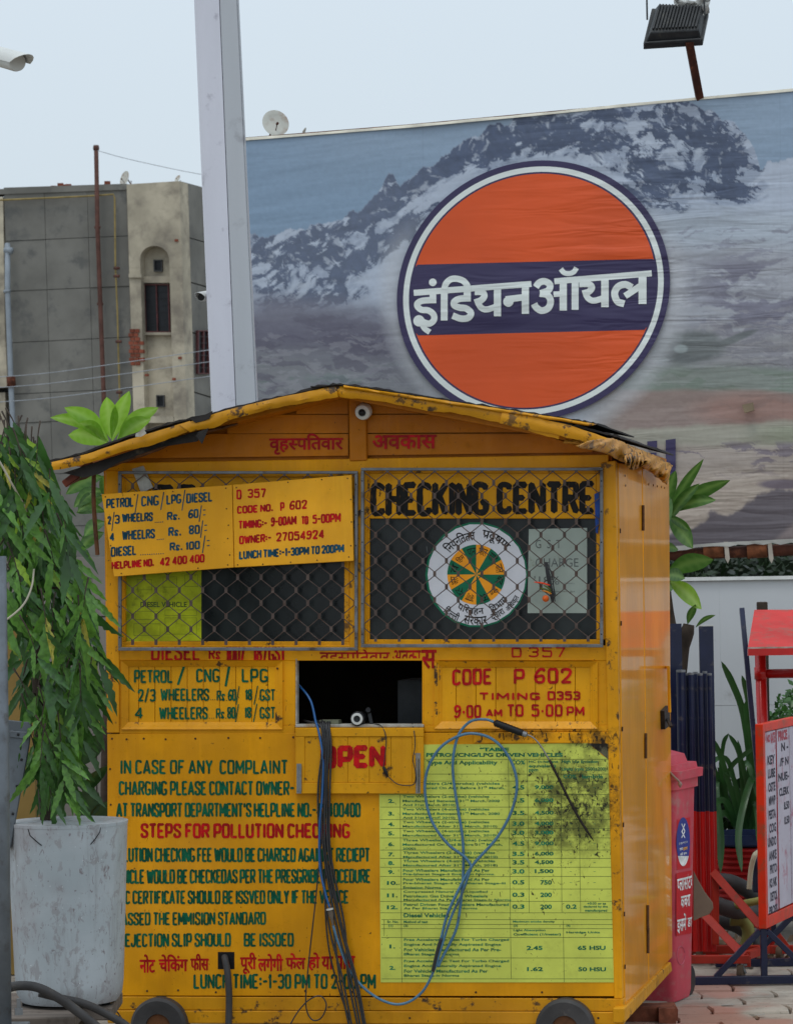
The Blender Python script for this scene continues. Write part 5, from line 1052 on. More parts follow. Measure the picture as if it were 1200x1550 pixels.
mb.add(A_ + Bq, [(0, 1, 2, 3), (0, 4, 5, 1), (1, 5, 6, 2), (2, 6, 7, 3), (3, 7, 4, 0)]); mb.build('housing', blk, fl_, bevel=.004)
for i in range(14):
    u_ = .16 + i * .72 / 13; mb = MB(); mb.bar(low(u_, .10, .056), low(u_ - .02, .80, .056), .008, .014, up=-nb_); mb.build('cooling_fin', blk, fl_)
mb = MB(); mb.bar(low(.03, 1.02, .005), low(.97, 1.02, .005), .012, .02, up=-nb_); mb.build('rim', blk, fl_, bevel=.003)
mb = MB(); mb.tube([FP(979, 30), FP(978, -20)], .005, 6); mb.tube([FP(1066, 22), FP(1064, -20)], .005, 6); mb.tube([FP(978, -20), FP(1064, -20)], .005, 6); mb.build('yoke', blk, fl_)
bag = thing('torn_plastic_bag', 'torn whitish plastic bag caught on top of the flood light', 'bag', FP(1045, 8))
rr_ = random.Random(3); mb = MB(); n, m_ = 12, 6
for j in range(m_):
    for i in range(n): u_ = i / (n - 1); mb.v.append(FP(1020 + 54 * u_ + rr_.uniform(-2, 2), -8 + 8 * math.sin(u_ * 3) + j * (3.2 + 2 * u_) + rr_.uniform(-2.5, 2.5), -.08 + rr_.uniform(-.03, .03)))
mb.f = [(j * n + i, (j + 1) * n + i, (j + 1) * n + i + 1, j * n + i + 1) for j in range(m_ - 1) for i in range(n - 1)]; mb.build('film', simple('cloudy_plastic', srgb(190, 190, 186), .4), bag, smooth=True)
# dishes behind the board
dmat = simple('pale_rusty_dish', srgb(196, 194, 184), .6, .15, 6, .2, dirt=srgb(136, 84, 50), damt=.7, ds=7)
def dish(cx, cy, r, Y, ax, label, foot, edge=True, nm='satellite_dish'):
    c = at(cx, cy, Y); R_ = r / FPX * (Y + 10.16); d = thing(nm, label, 'satellite dish', foot); mb = MB(); prof = [(R_ * k / 6, R_ * .22 * (k / 6) ** 2) for k in range(7)] + [(R_ * 1.0, R_ * .235), (R_ * .97, R_ * .23)] + [(R_ * k / 6, R_ * .22 * (k / 6) ** 2 + .006) for k in range(5, -1, -1)]
    mb.lathe(c, prof, 28, ax); mb.build('reflector', dmat, d, smooth=2); axn = Vector(ax).normalized()
    mb = MB(); mb.tube([c - Z * R_ * .8, c - Z * R_ * .2 + axn * R_ * .6], R_ * .035, 6); mb.lathe(c - Z * R_ * .2 + axn * R_ * .55, [(R_ * .09, 0), (R_ * .09, R_ * .2)], 8, axn); mb.build('feed_arm', rust, d)
    mb = MB(); mb.tube([c - axn * .05, c - axn * .12 - Z * R_ * .5, Vector((c.x - axn.x * .12, c.y - axn.y * .12, foot[2]))], R_ * .08, 8); mb.build('mast', rust, d)
f_ = at(415, 400, 6.6); f_.z = 0; dish(416, 188, 21, 6.6, (.35, -1, .25), 'rust stained round satellite dish rising just above the left top edge of the billboard', f_)
f_ = at(462, 400, 9); f_.z = 0; dish(462, 199, 6, 9, (-1, .2, .5), 'tiny sliver of a second dish just right of the rusty dish over the billboard', f_)
# ------------------------------------------------------------------ tall grey pole
PP = yplane(2.3, 14, 345)
pole = thing('tall_metal_pole', 'tall two faced pale grey metal pole rising behind the booth roof', 'pole', Vector((PP(350, 870).x, PP(350, 870).y, 0)))
polem = simple('pole_metal_lit_face', srgb(212, 212, 222), .5, .08, 2.5, .12, 60, dirt=srgb(160, 158, 168), damt=.3, metal=0, stretch=(1, 1, .25), ds=9)  # pale lavender metal, light from the left put into its tone
polem2 = simple('pole_metal_shaded_face', srgb(186, 189, 194), .45, .08, 3, .1, 60, dirt=srgb(150, 150, 154), damt=.25, metal=0, stretch=(1, 1, .1), ds=6)  # greyer metal, its turned-away shade put into the darker tone
def poly_at(px_off):
    return PP(294 + px_off + (.0425) * 0, 0)
def pcol(x, yb, off=0): return PP(x, yb, off)
ys_ = [-420, 0, 613, 1400]
lx = lambda y: 294 + (y - 0) * .0425 if y < 613 else 320 + (y - 613) * .0425
rx = lambda y: 362 + y * .0475; mx = lambda y: 333 + y * .0405
mb = MB(); sect = []
for y in ys_:
    a, m_, r_ = lx(y), mx(y), rx(y)
    P = [PP(a, y, -.06), PP(a + 1.5, y, -.03), PP(a + 5, y, -.012), PP(a + 12, y, -.002), PP(a + 24, y, .001), PP(m_ - 1.2, y, .0), PP(m_ - 1.0, y, -.012), PP(a + 6, y, -.16), PP(a + 1, y, -.12)]
    sect.append(P)
mb.v = [p for s_ in sect for p in s_]; n = 9; mb.f = [(i * n + k, (i + 1) * n + k, (i + 1) * n + (k + 1) % n, i * n + (k + 1) % n) for i in range(len(ys_) - 1) for k in range(n)] + [tuple(range(n))]
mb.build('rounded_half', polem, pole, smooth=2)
mb = MB(); sect = []
for y in ys_:
    a, m_, r_ = lx(y), mx(y), rx(y)
    sect.append([PP(m_ - 1, y, -.008), PP(m_ + .4, y, -.003), PP(r_ - 4, y, -.028), PP(r_ - 3, y, -.034), PP(r_ - 1.5, y, -.030), PP(r_, y, -.045), PP(r_ - 1, y, -.17), PP(m_, y, -.17)])
mb.v = [p for s_ in sect for p in s_]; n = 8; mb.f = [(i * n + k, (i + 1) * n + k, (i + 1) * n + (k + 1) % n, i * n + (k + 1) % n) for i in range(len(ys_) - 1) for k in range(n)] + [tuple(range(n))]
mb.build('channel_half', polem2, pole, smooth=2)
def bullet(name, label, tail, head, r, foot_pts, loc, matb=None, hood=True):
    t = thing(name, label, 'camera', loc); ax = (head - tail); L = ax.length; ax = ax.normalized(); mb = MB()
    mb.lathe(tail, [(r * .5, 0), (r * .9, .02 * L), (r * .95, L * .3), (r, L * .9), (r * .92, L * .93), (r * .8, L * .93)], 20, ax); mb.build('body', matb or MATS['white_plastic'], t, smooth=2)
    mb = MB(); mb.lathe(tail + ax * L * .9, [(r * .8, 0), (r * .78, .01), (0, .01)], 16, ax); mb.build('glass_front', MATS['black_plastic'], t)
    side = ax.cross(Z).normalized(); up_ = side.cross(ax).normalized(); mb = MB(); n = 9
    for s_ in (0, 1):
        for j, d in enumerate((-.05 * L, 1.16 * L)):
            for i in range(n): a = math.pi * (i / (n - 1)) * 1.0; rr2 = r * (1.14 + .06 * s_); mb.v.append(tail + ax * (d - (0 if j == 0 else .18 * L * (1 - math.sin(a)))) + side * math.cos(a) * rr2 + up_ * math.sin(a) * rr2)
    for i in range(n - 1): mb.f += [(i, i + 1, n + i + 1, n + i), (2 * n + i, 3 * n + i, 3 * n + i + 1, 2 * n + i + 1), (n + i, n + i + 1, 3 * n + i + 1, 3 * n + i), (i, 2 * n + i, 2 * n + i + 1, i + 1)]
    mb.build('sun_hood', matb or MATS['white_plastic'], t, smooth=2)
    mb = MB(); mb.tube(foot_pts, r * .28, 8); mb.build('bracket', MATS['galv'], t, smooth=True); return t
bullet('bullet_camera', 'small white bullet camera fixed to the left side of the tall pole', at(328, 446, 2.6), at(303, 450, 2.45), .020, [at(318, 449, 2.55), at(318, 456, 2.56), at(332, 458, 2.45)], at(332, 458, 2.45))
tail = at(-34, 78, .55); head = at(32, 96, .2); bullet('bullet_camera', 'white bullet security camera with sun hood at the upper left edge against the sky', tail, head, .034, [tail + Vector((.02, 0, -.03)), tail + Vector((.0, .02, -.12)), tail + Vector((-.28, .05, -.12))], tail)
cpole = thing('camera_pole', 'grey steel pole carrying the upper left security camera, beside the frame edge', 'pole', Vector((tail.x - .3, tail.y + .05, 0)))
mb = MB(); mb.tube([Vector((tail.x - .3, tail.y + .05, -.03)), Vector((tail.x - .3, tail.y + .05, tail.z + .1))], .035, 12); mb.build('shaft', MATS['galv'], cpole, smooth=True)
# ------------------------------------------------------------------ far left building
BLD = yplane(45, 16.5, 275); bn = BLD.n; BD = -bn; BC = BLD(276, 870)
BE = Vector((math.cos(math.radians(16.5)), -math.sin(math.radians(16.5)), 0))
BSIDE = Plane(BLD(276, 870), BE)
bo = BLD(140, 870); bo.z = 0
bld = thing('old_apartment_block', 'weathered grey concrete apartment block with cream plaster pillar, arched niche and drainpipes at the left', 'building', bo)
conc = simple('weathered_grey_render', srgb(120, 118, 112), .9, .24, .9, 1.0, 6, dirt=srgb(92, 92, 90), damt=.6, rv=.06, ds=2.6)
cream = simple('peeling_cream_plaster', srgb(182, 172, 152), .9, .28, 1.1, 1.0, 6, dirt=srgb(118, 110, 100), damt=1.0, ds=1.8)
concd = simple('dark_joint_concrete', srgb(74, 74, 74), .9, .2); hole = simple('dark_window_void', srgb(30, 32, 36), .4, .2); brk = simple('exposed_red_brick', srgb(138, 76, 58), .9, .35, 3, .6, 5, rv=.4)
redfr = simple('rusty_red_window_frame', srgb(92, 52, 52), .7, .3, 8); gp = lambda name, mat, pts, o0, o1, par=None, bevel=0, pl=None: (lambda mb: (mb.slab(pl or BLD, pts[::-1], o0, o1), mb.build(name, mat, par or bld, bevel=bevel))[1])(MB())
def gz(px, py, pl=BLD, off=0): p = pl(px, py, off); return p
# core mass
A_ = BLD(-60, 870, -.35); B_ = BLD(275.5, 870, -.35)
ztop = BLD(150, 283).z; mb = MB(); mb.prism([Vector((A_.x, A_.y, -.04)), Vector((B_.x, B_.y, -.04)), Vector((B_.x, B_.y, ztop - .05)), Vector((A_.x, A_.y, ztop - .05))], BD * 9); mb.build('core_wall', concd, bld)
xr = [6, 67, 132, 192]; sh = lambda y: (y - 280) * .03
rowsL = [284, 365, 441, 519, 597, 641, 720, 800, 880, 960]; rowsR = [278, 357, 433, 510, 588, 632, 712, 792, 872, 952]
def rowy(i, x): t = (x - 6) / 186; 
def rowy(i, x): t = (x - 6) / 186; return rowsL[i] * (1 - t) + rowsR[i] * t
for r in range(9):
    for c in range(3):
        x0, x1 = xr[c] + .3, xr[c + 1] - .3; g_ = .45 if r else 0
        pts = [(x0 + sh(rowy(r, x0)), rowy(r, x0) + g_), (x1 + sh(rowy(r, x1)), rowy(r, x1) + g_), (x1 + sh(rowy(r + 1, x1)), rowy(r + 1, x1) - .45), (x0 + sh(rowy(r + 1, x0)), rowy(r + 1, x0) - .45)]
        gp('wall_panel', conc, pts, -.34, random.uniform(-.012, .012))
gp('parapet', conc, [(-50, 296), (-50, 288), (193, 279), (193, 287)], -.34, .03)
gp('plaster_strip', cream, [(-55, 302), (5, 298), (8, 500), (12, 586), (-50, 590)], -.34, .02); gp('plaster_strip', cream, [(-55, 596), (8, 594), (11, 660), (-50, 662)], -.34, -.05)
# pillar with niche
PO_ = .12
pcx = lambda x, y: (x + sh(y), y)
def pp_(name, mat, x0, y0, x1, y1, o0, o1): return gp(name, mat, [pcx(x0, y0), pcx(x1, y0), pcx(x1, y1), pcx(x0, y1)], o0, o1)
pp_('pillar_jamb', cream, 192, 372, 209, 900, -.34, PO_); pp_('pillar_jamb', cream, 253, 372, 272, 900, -.34, PO_)
arch = [pcx(192, 279), pcx(272, 274), pcx(272, 405), pcx(253, 405)] + [pcx(231 + 22 * math.cos(a), 392 - 20 * math.sin(a)) for a in [math.pi * k / 12 for k in range(13)]] + [pcx(209, 405), pcx(192, 405)]
gp('pillar_head', cream, arch, -.34, PO_ + .004)
pp_('niche_back', cream, 209, 372, 253, 900, -.34, -.12)
def window(x0, y0, x1, y1, bars, pl=BLD, o=-.115, cx=pcx, frame=redfr):
    w_ = gp('window', hole, [cx(x0, y0), cx(x1, y0), cx(x1, y1), cx(x0, y1)], o - .02, o, pl=pl); t = 1.6
    for (a, b, c, d) in ((x0, y0, x1, y0 + t), (x0, y1 - t, x1, y1), (x0, y0 + t, x0 + t, y1 - t), (x1 - t, y0 + t, x1, y1 - t)): gp('window_frame', frame, [cx(a, b), cx(c, b), cx(c, d), cx(a, d)], o + .005, o + .05, w_, pl=pl)
    for k in range(bars): xx = x0 + (x1 - x0) * (k + 1) / (bars + 1); gp('mullion', frame, [cx(xx - .9, y0 + t), cx(xx + .9, y0 + t), cx(xx + .9, y1 - t), cx(xx - .9, y1 - t)], o + .005, o + .04, w_, pl=pl)
    for k in range(6): yy = y0 + (y1 - y0) * (k + 1) / 7; gp('window_bar', hole, [cx(x0 + t, yy), cx(x1 - t, yy), cx(x1 - t, yy + .5), cx(x0 + t, yy + .5)], o + .05, o + .055, w_, pl=pl)
    return w_
window(229, 393, 242, 411, 0, frame=concd); window(213, 430, 251, 503, 1); window(227, 598, 239, 616, 0, frame=concd)
pp_('niche_ledge', cream, 208, 418, 254, 428, -.12, -.02); pp_('niche_ledge', cream, 209, 503, 253, 507, -.12, .0); pp_('niche_ledge', cream, 212, 630, 252, 640, -.12, .14); pp_('pillar_band', cream, 191, 414, 210, 420, PO_, PO_ + .05)
for r in range(9):
    for c in range(2 + (r % 2)):
        x0 = 190 + c * 7.5 - (r % 2) * 2; y0 = 498 + r * 6.2
        if c == 2 and r < 3: continue
        pp_('brick', brk, x0, y0, x0 + 6.6, y0 + 5.2, PO_ - .05, PO_ + .01 + random.uniform(0, .03))
for x0, y0 in ((262, 362), (252, 572), (211, 566), (262, 540)): pp_('brick', brk, x0, y0, x0 + 5, y0 + 3.5, PO_ - .02, PO_ + .025)
# right hand face
BS = lambda x, y: (x, y)
for r, (ya, yb) in enumerate(((275, 357), (358.5, 424), (426, 500), (502, 590), (592, 680), (682, 780))):
    k_ = lambda x: (x - 276) * .27
    mb = MB(); mb.slab(BSIDE, [(276.5 + sh(ya), ya + k_(276)), (360, ya + k_(360)), (360, yb + k_(360)), (276.5 + sh(yb), yb + k_(276))][::-1], -.3, .0 + random.uniform(0, .02)); mb.build('wall_panel', conc, bld)
window(300, 500, 318, 566, 1, pl=BSIDE, o=.03, cx=BS)
# pipes
pg = simple('grey_drainpipe', srgb(140, 148, 156), .5, .15, 5); pr_ = simple('rusted_vent_pipe', srgb(92, 62, 54), .8, .3, 6, .4, 10); py_ = simple('yellow_gas_pipe', srgb(142, 124, 78), .7, .25)
def bpipe(name, mat, pts, r, o=.12): mb = MB(); mb.tube([BLD(x, y, o) for x, y in pts], r, 8); return mb.build(name, mat, bld, smooth=True)
bpipe('rusty_vent_pipe', pr_, [(146, 224), (148, 345), (150, 400), (153, 480), (156, 560), (159, 640), (164, 800)], .045, .2)
bpipe('drainpipe', pg, [(12, 368), (12, 440), (15, 520), (18, 600), (21, 660), (24, 900)], .055, .2); bpipe('pipe_socket', pg, [(8, 378), (19, 380)], .07, .2); bpipe('pipe_socket', pg, [(11, 439), (11.5, 443)], .075, .2); bpipe('pipe_socket', rust, [(17, 570), (18, 586)], .09, .2)
bpipe('gas_pipe', py_, [(-50, 305), (0, 303), (130, 297), (172, 294), (174, 300), (175, 400), (178, 470), (182, 620), (188, 800)], .018, .1)
for x, y in ((148, 344), (152, 460), (177, 406), (177, 418), (181, 594), (180, 517)): bpipe('pipe_clamp', pr_, [(x - 4, y), (x + 4, y)], .03, .2)
bpipe('vent_cap', pr_, [(143, 224), (149, 224)], .06, .2)
for x in (82, 92, 98, 104, 163): q = BLD(x, 283 - (x - 90) * .04, -.1); mb = MB(); mb.box((q.x - .06, q.y, q.z - .05), (q.x + .05, q.y + .1, q.z + random.uniform(.03, .09))); mb.build('loose_brick', brk, bld)
f_ = BLD(186, 278, -.5); dish(191, 271, 12, 45.4, (-1, -.75, .3), 'pale dish seen edge on standing on the roof of the grey block', f_)
f_ = BLD(266, 274, -.5); dish(270, 271, 6, 45.6, (-1, -.9, .6), 'small dark dish on the roof above the cream pillar', f_)
# overhead wires
wm_ = simple('overhead_wire', srgb(150, 154, 160), .5)
for i, (a, b, c) in enumerate(((-60, 574, 530), (-60, 590, 548), (-60, 612, 570))):
    mb = MB(); mb.tube(spline([at(-60, b, 30), at(60, b - 8, 30), at(180, (b + c) / 2 - 2, 30), at(330, c - 2, 30), at(520, c - 26, 30)], 6), .0055, 5); mb.build('overhead_wire', wm_, None, smooth=True, label=('highest', 'middle', 'lowest')[i] + ' of three thin overhead wires crossing in front of the grey block', cat='wire', group='overhead wires')
mb = MB(); mb.tube(spline([at(148, 228, 45), at(200, 242, 45), at(305, 264, 45), at(420, 280, 45)], 5), .006, 4); mb.build('stay_wire', wm_, None, label='very thin wire running from the top of the rusty vent pipe across the sky', cat='wire')
# ------------------------------------------------------------------ plants: shared leaf meshes
def leafmat(name, col, vein=None, gloss=.4, tr=.25, var=.3, side_veins=False):
    t = NT(name); c = t.mix(t.ramp(t.noise(9, 4), .3, .7), sc(col, 1 - var), sc(col, 1 + var)); c = t.mix(t.math('MULTIPLY', t.rnd(), .45), c, sc(col, .55))
    b = t.bump(t.noise(40, 3), .15, .002)
    if vein:
        a = t.n.new('ShaderNodeAttribute'); a.attribute_name = 'Col'; f = t.n.new('ShaderNodeSeparateColor'); t.l.new(a.outputs['Color'], f.inputs[0])
        c = t.mix(t.math('MULTIPLY', f.outputs[0], .7), c, vein)
    m = t.fin(c, gloss, b, 0, .1, .45)
    tl_ = t.n.new('ShaderNodeBsdfTranslucent'); t.put(tl_.inputs[0], t.mix(.5, c, sc(col, 2.0))); mx_ = t.n.new('ShaderNodeMixShader'); mx_.inputs[0].default_value = tr
    t.l.new(t.b.outputs[0], mx_.inputs[1]); t.l.new(tl_.outputs[0], mx_.inputs[2]); t.l.new(mx_.outputs[0], t.out.inputs[0]); return m
def leafgeo(prof, seg, wave=0, fold=.25, bend=.15, wav_n=5, seed=0):
    """unit leaf along +X in XY, drooping in -Z"""
    r = random.Random(seed); vs = []; ph = r.uniform(0, 6)
    for i in range(seg + 1):
        t = i / seg; w_ = prof(t); z = -bend * t * t; wv = wave * math.sin(t * wav_n * 6.28 + ph); wv2 = wave * math.sin(t * wav_n * 6.28 + ph + 2.2)
        vs += [(t, -w_ * (1 + wv * .8), z + w_ * fold + wv * w_), (t, 0, z), (t, w_ * (1 + wv2 * .8), z + w_ * fold + wv2 * w_)]
    fs = [(3 * i + j, 3 * i + 3 + j, 3 * i + 4 + j, 3 * i + 1 + j) for i in range(seg) for j in (0, 1)]
    return vs, fs
lanc = lambda t: .085 * (math.sin(math.pi * min(1, t * .97 + .03)) ** .8) * (1.25 - .55 * t) + .001
ash_geo = [leafgeo(lanc, 14, .30, .30, b_, 3.6 + .7 * s_, s_) for s_, b_ in ((1, .12), (2, .22), (3, .03), (4, .32))]
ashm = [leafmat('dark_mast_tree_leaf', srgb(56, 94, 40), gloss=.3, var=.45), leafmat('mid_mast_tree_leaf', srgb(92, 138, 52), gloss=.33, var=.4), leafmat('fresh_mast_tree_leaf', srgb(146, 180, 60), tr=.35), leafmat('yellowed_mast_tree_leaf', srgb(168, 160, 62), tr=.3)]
ash_me = {}
for i, (v, f) in enumerate(ash_geo):
    for j, m in enumerate(ashm):
        me = bpy.data.meshes.new('leaf'); me.from_pydata(v, [], f); me.update(); me.shade_smooth(); me.materials.append(m); ash_me[i, j] = me
def orient(d, up):
    d = d.normalized(); y = up.cross(d)
    y = y.normalized() if y.length > 1e-4 else d.orthogonal().normalized(); z = d.cross(y); return Matrix((d, y, z)).transposed().to_4x4()
TY = -.55
tb = at(60, 1500, TY); 
tree = thing('mast_tree', 'slender tree with drooping wavy dark green leaves growing from the white round planter', 'tree', at(70, 1243, TY))
bark = simple('grey_brown_bark', srgb(66, 56, 48), .9, .4, 12, .8, 40)
mb = MB(); mb.tube(spline([at(72, 1260, TY), at(60, 1100, TY), at(57, 950, TY), at(52, 820, TY), at(40, 700, TY + .02), at(30, 655, TY + .03)], 5), [.020] * 10 + [.016] * 8 + [.012] * 8, 9); mb.build('trunk', bark, tree, smooth=True)
rr_ = random.Random(12)
def rbound(y): return float(np.interp(y, [640, 680, 720, 760, 800, 850, 900, 950, 1000, 1050, 1090, 1130, 1170, 1240], [42, 58, 76, 94, 112, 116, 128, 122, 130, 130, 112, 100, 104, 108]))
def lbound(y): return float(np.interp(y, [640, 900, 930, 1000, 1060, 1100, 1240], [-14, -12, 16, 26, 30, 52, 58]))
clusters = []
for k in range(104):
    y = 648 + 520 * (k + rr_.random()) / 104; x = lbound(y) - 4 + (rbound(y) - lbound(y) + 6) * rr_.random(); clusters.append((x, y))
clusters += [(x_, y_) for x_, y_ in ((-6, 655), (2, 672), (14, 645), (38, 655), (28, 670), (50, 690), (6, 690), (20, 700), (22, 640), (30, 652), (8, 648), (48, 668), (76, 725), (86, 742), (96, 800), (118, 872), (134, 925), (142, 965), (138, 1005), (112, 1078), (90, 1095), (58, 660), (92, 1150), (66, 1165), (122, 1035))]
leafn = 0; back = MB(); backleaf = []
for ci, (x, y) in enumerate(clusters):
    front = ci % 4 != 0 or ci >= 104; Yc = TY + (rr_.uniform(-.28, -.03) if front else rr_.uniform(.0, .25)); c = at(x, y, Yc); nleaf = rr_.randint(3, 5); side = rr_.uniform(-.35, .75)
    tw = MB(); tip = c + Vector((.05 * side, -.01, -.09)); tw.tube(spline([c + Vector((-.05 * side, .03, .05)), c, tip], 4), [.0035, .003, .0026, .0024, .002, .0018, .0015, .0012, .001], 5); tw.build('twig', bark, tree, smooth=True)
    for q in range(nleaf):
        u_ = q / max(1, nleaf - 1); fan = side * .5 + (-1) ** q * rr_.uniform(.08, .6); d = Vector((math.sin(fan), rr_.uniform(-.35, .25), -math.cos(fan) * rr_.uniform(.8, 1.0)))
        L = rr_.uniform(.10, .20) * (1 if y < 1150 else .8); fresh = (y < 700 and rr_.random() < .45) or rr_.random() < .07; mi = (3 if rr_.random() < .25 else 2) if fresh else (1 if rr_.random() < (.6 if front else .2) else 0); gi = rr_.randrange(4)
        M_ = Matrix.Translation(c.lerp(tip, u_) + Vector((0, rr_.uniform(-.02, .02), 0))) @ orient(d, Vector((rr_.uniform(-.9, .9), -1, rr_.uniform(-.2, .6)))) @ Matrix.Diagonal((L, L * rr_.uniform(.75, 1.15), L, 1))
        if leafn < 298 and front:
            o = bpy.data.objects.new('leaf', ash_me[gi, mi]); COL.objects.link(o); o.parent = tree; o.matrix_local = Matrix.Translation(-wloc(tree)) @ M_; leafn += 1
        else:
            backleaf.append((M_, gi))
for k in range(170):
    y = rr_.uniform(660, 1180); x = lbound(y) + 6 + (rbound(y) - lbound(y) - 10) * rr_.random(); fan = rr_.uniform(-.8, .8); L = rr_.uniform(.1, .19)
    backleaf.append((Matrix.Translation(at(x, y, TY + rr_.uniform(-.05, .28))) @ orient(Vector((math.sin(fan), rr_.uniform(-.4, .4), -math.cos(fan))), Vector((rr_.uniform(-1, 1), -1, .3))) @ Matrix.Diagonal((L, L * .8, L, 1)), rr_.randrange(4)))
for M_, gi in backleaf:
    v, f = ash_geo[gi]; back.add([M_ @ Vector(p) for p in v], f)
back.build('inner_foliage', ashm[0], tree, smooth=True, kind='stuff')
for k in range(16):
    y = 680 + k * 32; x = np.interp(y, [680, 1240], [45, 66]); xe = rbound(y) - 8 if k % 2 else lbound(y) + 10; mb = MB()
    mb.tube(spline([at(x, y, TY), at((x + xe) / 2, y - 14, TY - .05), at(xe, y + 22, TY - .1)], 5), [.006, .0055, .005, .0048, .0045, .004, .0036, .0032, .003, .0025, .002], 6); mb.build('branch', bark, tree, smooth=True)
# pale cord through the tree
mb = MB(); mb.tube(spline([at(-20, 672, TY - .3), at(0, 699, TY - .3), at(20, 735, TY - .28), at(42, 774, TY - .2)], 5), .0035, 6); mb.build('pale_cable', simple('pale_cable', srgb(176, 168, 150)), None, smooth=True, label='pale thin cord slanting into the leaves at the left edge, upper piece', cat='cord')
mb = MB(); mb.tube(spline([at(52, 862, TY - .2), at(48, 890, TY - .28), at(34, 918, TY - .3), at(4, 942, TY - .3), at(-20, 950, TY - .3)], 5), .0035, 6); mb.build('pale_cable', bpy.data.materials['pale_cable'], None, smooth=True, label='pale thin cord curving out of the leaves to the left edge, lower piece', cat='cord')
# plumeria
plm = leafmat('bright_plumeria_leaf', srgb(132, 176, 54), vein=srgb(180, 208, 120), tr=.4, var=.12); plm2 = leafmat('plumeria_leaf', srgb(66, 106, 38), vein=srgb(128, 160, 80), tr=.3, var=.15)
def bigleaf(base, tip, wpx, Yb, Yt, mat, parent, bend=.12, roll=.0, name='leaf', obov=True, scale=1):
    a = at(base[0], base[1], Yb); b = at(tip[0], tip[1], Yt); d = b - a; L = d.length; seg = 12; W = wpx * 1.05 / FPX * ((Yb + Yt) / 2 + 10.16) / 2
    face = (CAM - a).normalized(); face = (face - d.normalized() * face.dot(d.normalized())).normalized(); face = Matrix.Rotation(roll, 3, d.normalized()) @ face; sd_ = d.normalized().cross(face)
    mb = MB(); cols = []
    gv = Z - d.normalized() * Z.dot(d.normalized())
    for i in range(seg + 1):
        t = i / seg; p_ = (t ** 1.15 if obov else t); w_ = W * (math.sin(math.pi * min(1, p_)) ** .75 if 0 < t < 1 else .03); ctr = a + d * t + gv * (math.sin(math.pi * t) * bend * L)
        if t > .9: w_ *= 1.0
        for u_ in (-1, -.5, -.08, .08, .5, 1):
            rip = .03 * W * math.sin(i * 3.1 + u_ * 2) * abs(u_); mb.v.append(ctr + sd_ * u_ * w_ + face * (abs(u_) * w_ * .28 + rip)); cols.append([1 if abs(u_) < .1 else (.35 if (i % 2 == 0 and abs(u_) < .9) else 0)] * 3 + [1])
    n = 6; mb.f = [(n * i + j, n * i + n + j, n * i + n + 1 + j, n * i + 1 + j) for i in range(seg) for j in range(n - 1)]; mb.c = cols
    return mb.build(name, mat, parent, smooth=True)
PY = 2.7
pb_ = at(168, 900, PY); pb_.z = 0
p1 = thing('frangipani_plant', 'bright green frangipani with broad ribbed leaves rising behind the left roof slope of the booth', 'plant', pb_)
mb = MB(); mb.tube(spline([pb_, at(160, 1200, PY), at(172, 900, PY), at(166, 680, PY)], 6), .022, 9); mb.build('stem', bark, p1, smooth=True)
for b, t, w_, r_ in (((162, 664), (77, 632), 20, .3), ((165, 668), (98, 617), 26, .2), ((164, 672), (104, 658), 30, -.2), ((168, 664), (162, 601), 27, 0), ((170, 668), (196, 592), 24, .2), ((176, 672), (240, 617), 24, -.2), ((176, 676), (229, 634), 26, -.5), ((160, 668), (120, 640), 20, .3),
                     ((158, 742), (112, 768), 22, .1), ((160, 752), (118, 775), 24, .2), ((160, 775), (116, 776), 16, 0), ((160, 790), (128, 812), 20, .3), ((158, 722), (100, 748), 22, -.2), ((162, 760), (156, 720), 16, 0), ((158, 806), (120, 835), 20, .1)):
    bigleaf(b, t, w_, PY, PY - .15, plm if b[1] < 700 else plm2, p1, .10, r_)
PY = 3.0; pb_ = at(1030, 900, PY); pb_.z = 0
p2 = thing('frangipani_plant', 'frangipani with long pointed green leaves beside the right rear corner of the booth', 'plant', pb_)
mb = MB(); mb.tube(spline([pb_, at(1020, 1150, PY), at(1030, 1010, PY), at(1042, 945, PY)], 5), [.03] * 11 + [.028, .026, .03, .032, .025], 10); mb.build('stem', bark, p2, smooth=True)
mb = MB(); mb.tube(spline([at(1028, 1000, PY), at(1010, 900, PY), at(1006, 790, PY)], 4), .018, 8); mb.build('branch', bark, p2, smooth=True)
for b, t, w_, r_ in (((1008, 790), (1064, 695), 16, .2), ((1006, 772), (1022, 712), 18, 0), ((1010, 792), (1058, 732), 17, -.3), ((1012, 780), (1104, 727), 22, .3), ((1014, 776), (1083, 757), 20, -.4), ((1010, 780), (1048, 830), 26, .2), ((1008, 782), (1042, 803), 14, .6), ((1008, 868), (1079, 847), 28, .2), ((1005, 872), (1036, 876), 20, -.2), ((1010, 878), (1061, 922), 24, .1), ((1040, 945), (1052, 915), 12, .3), ((1052, 950), (1082, 931), 7, .1), ((1005, 830), (1026, 832), 14, .3), ((1000, 885), (1018, 892), 20, .3), ((1000, 740), (1012, 790), 20, 0)):
    bigleaf(b, t, w_, PY, PY - .12, plm2 if t != (1061, 922) else plm, p2, .08, r_)
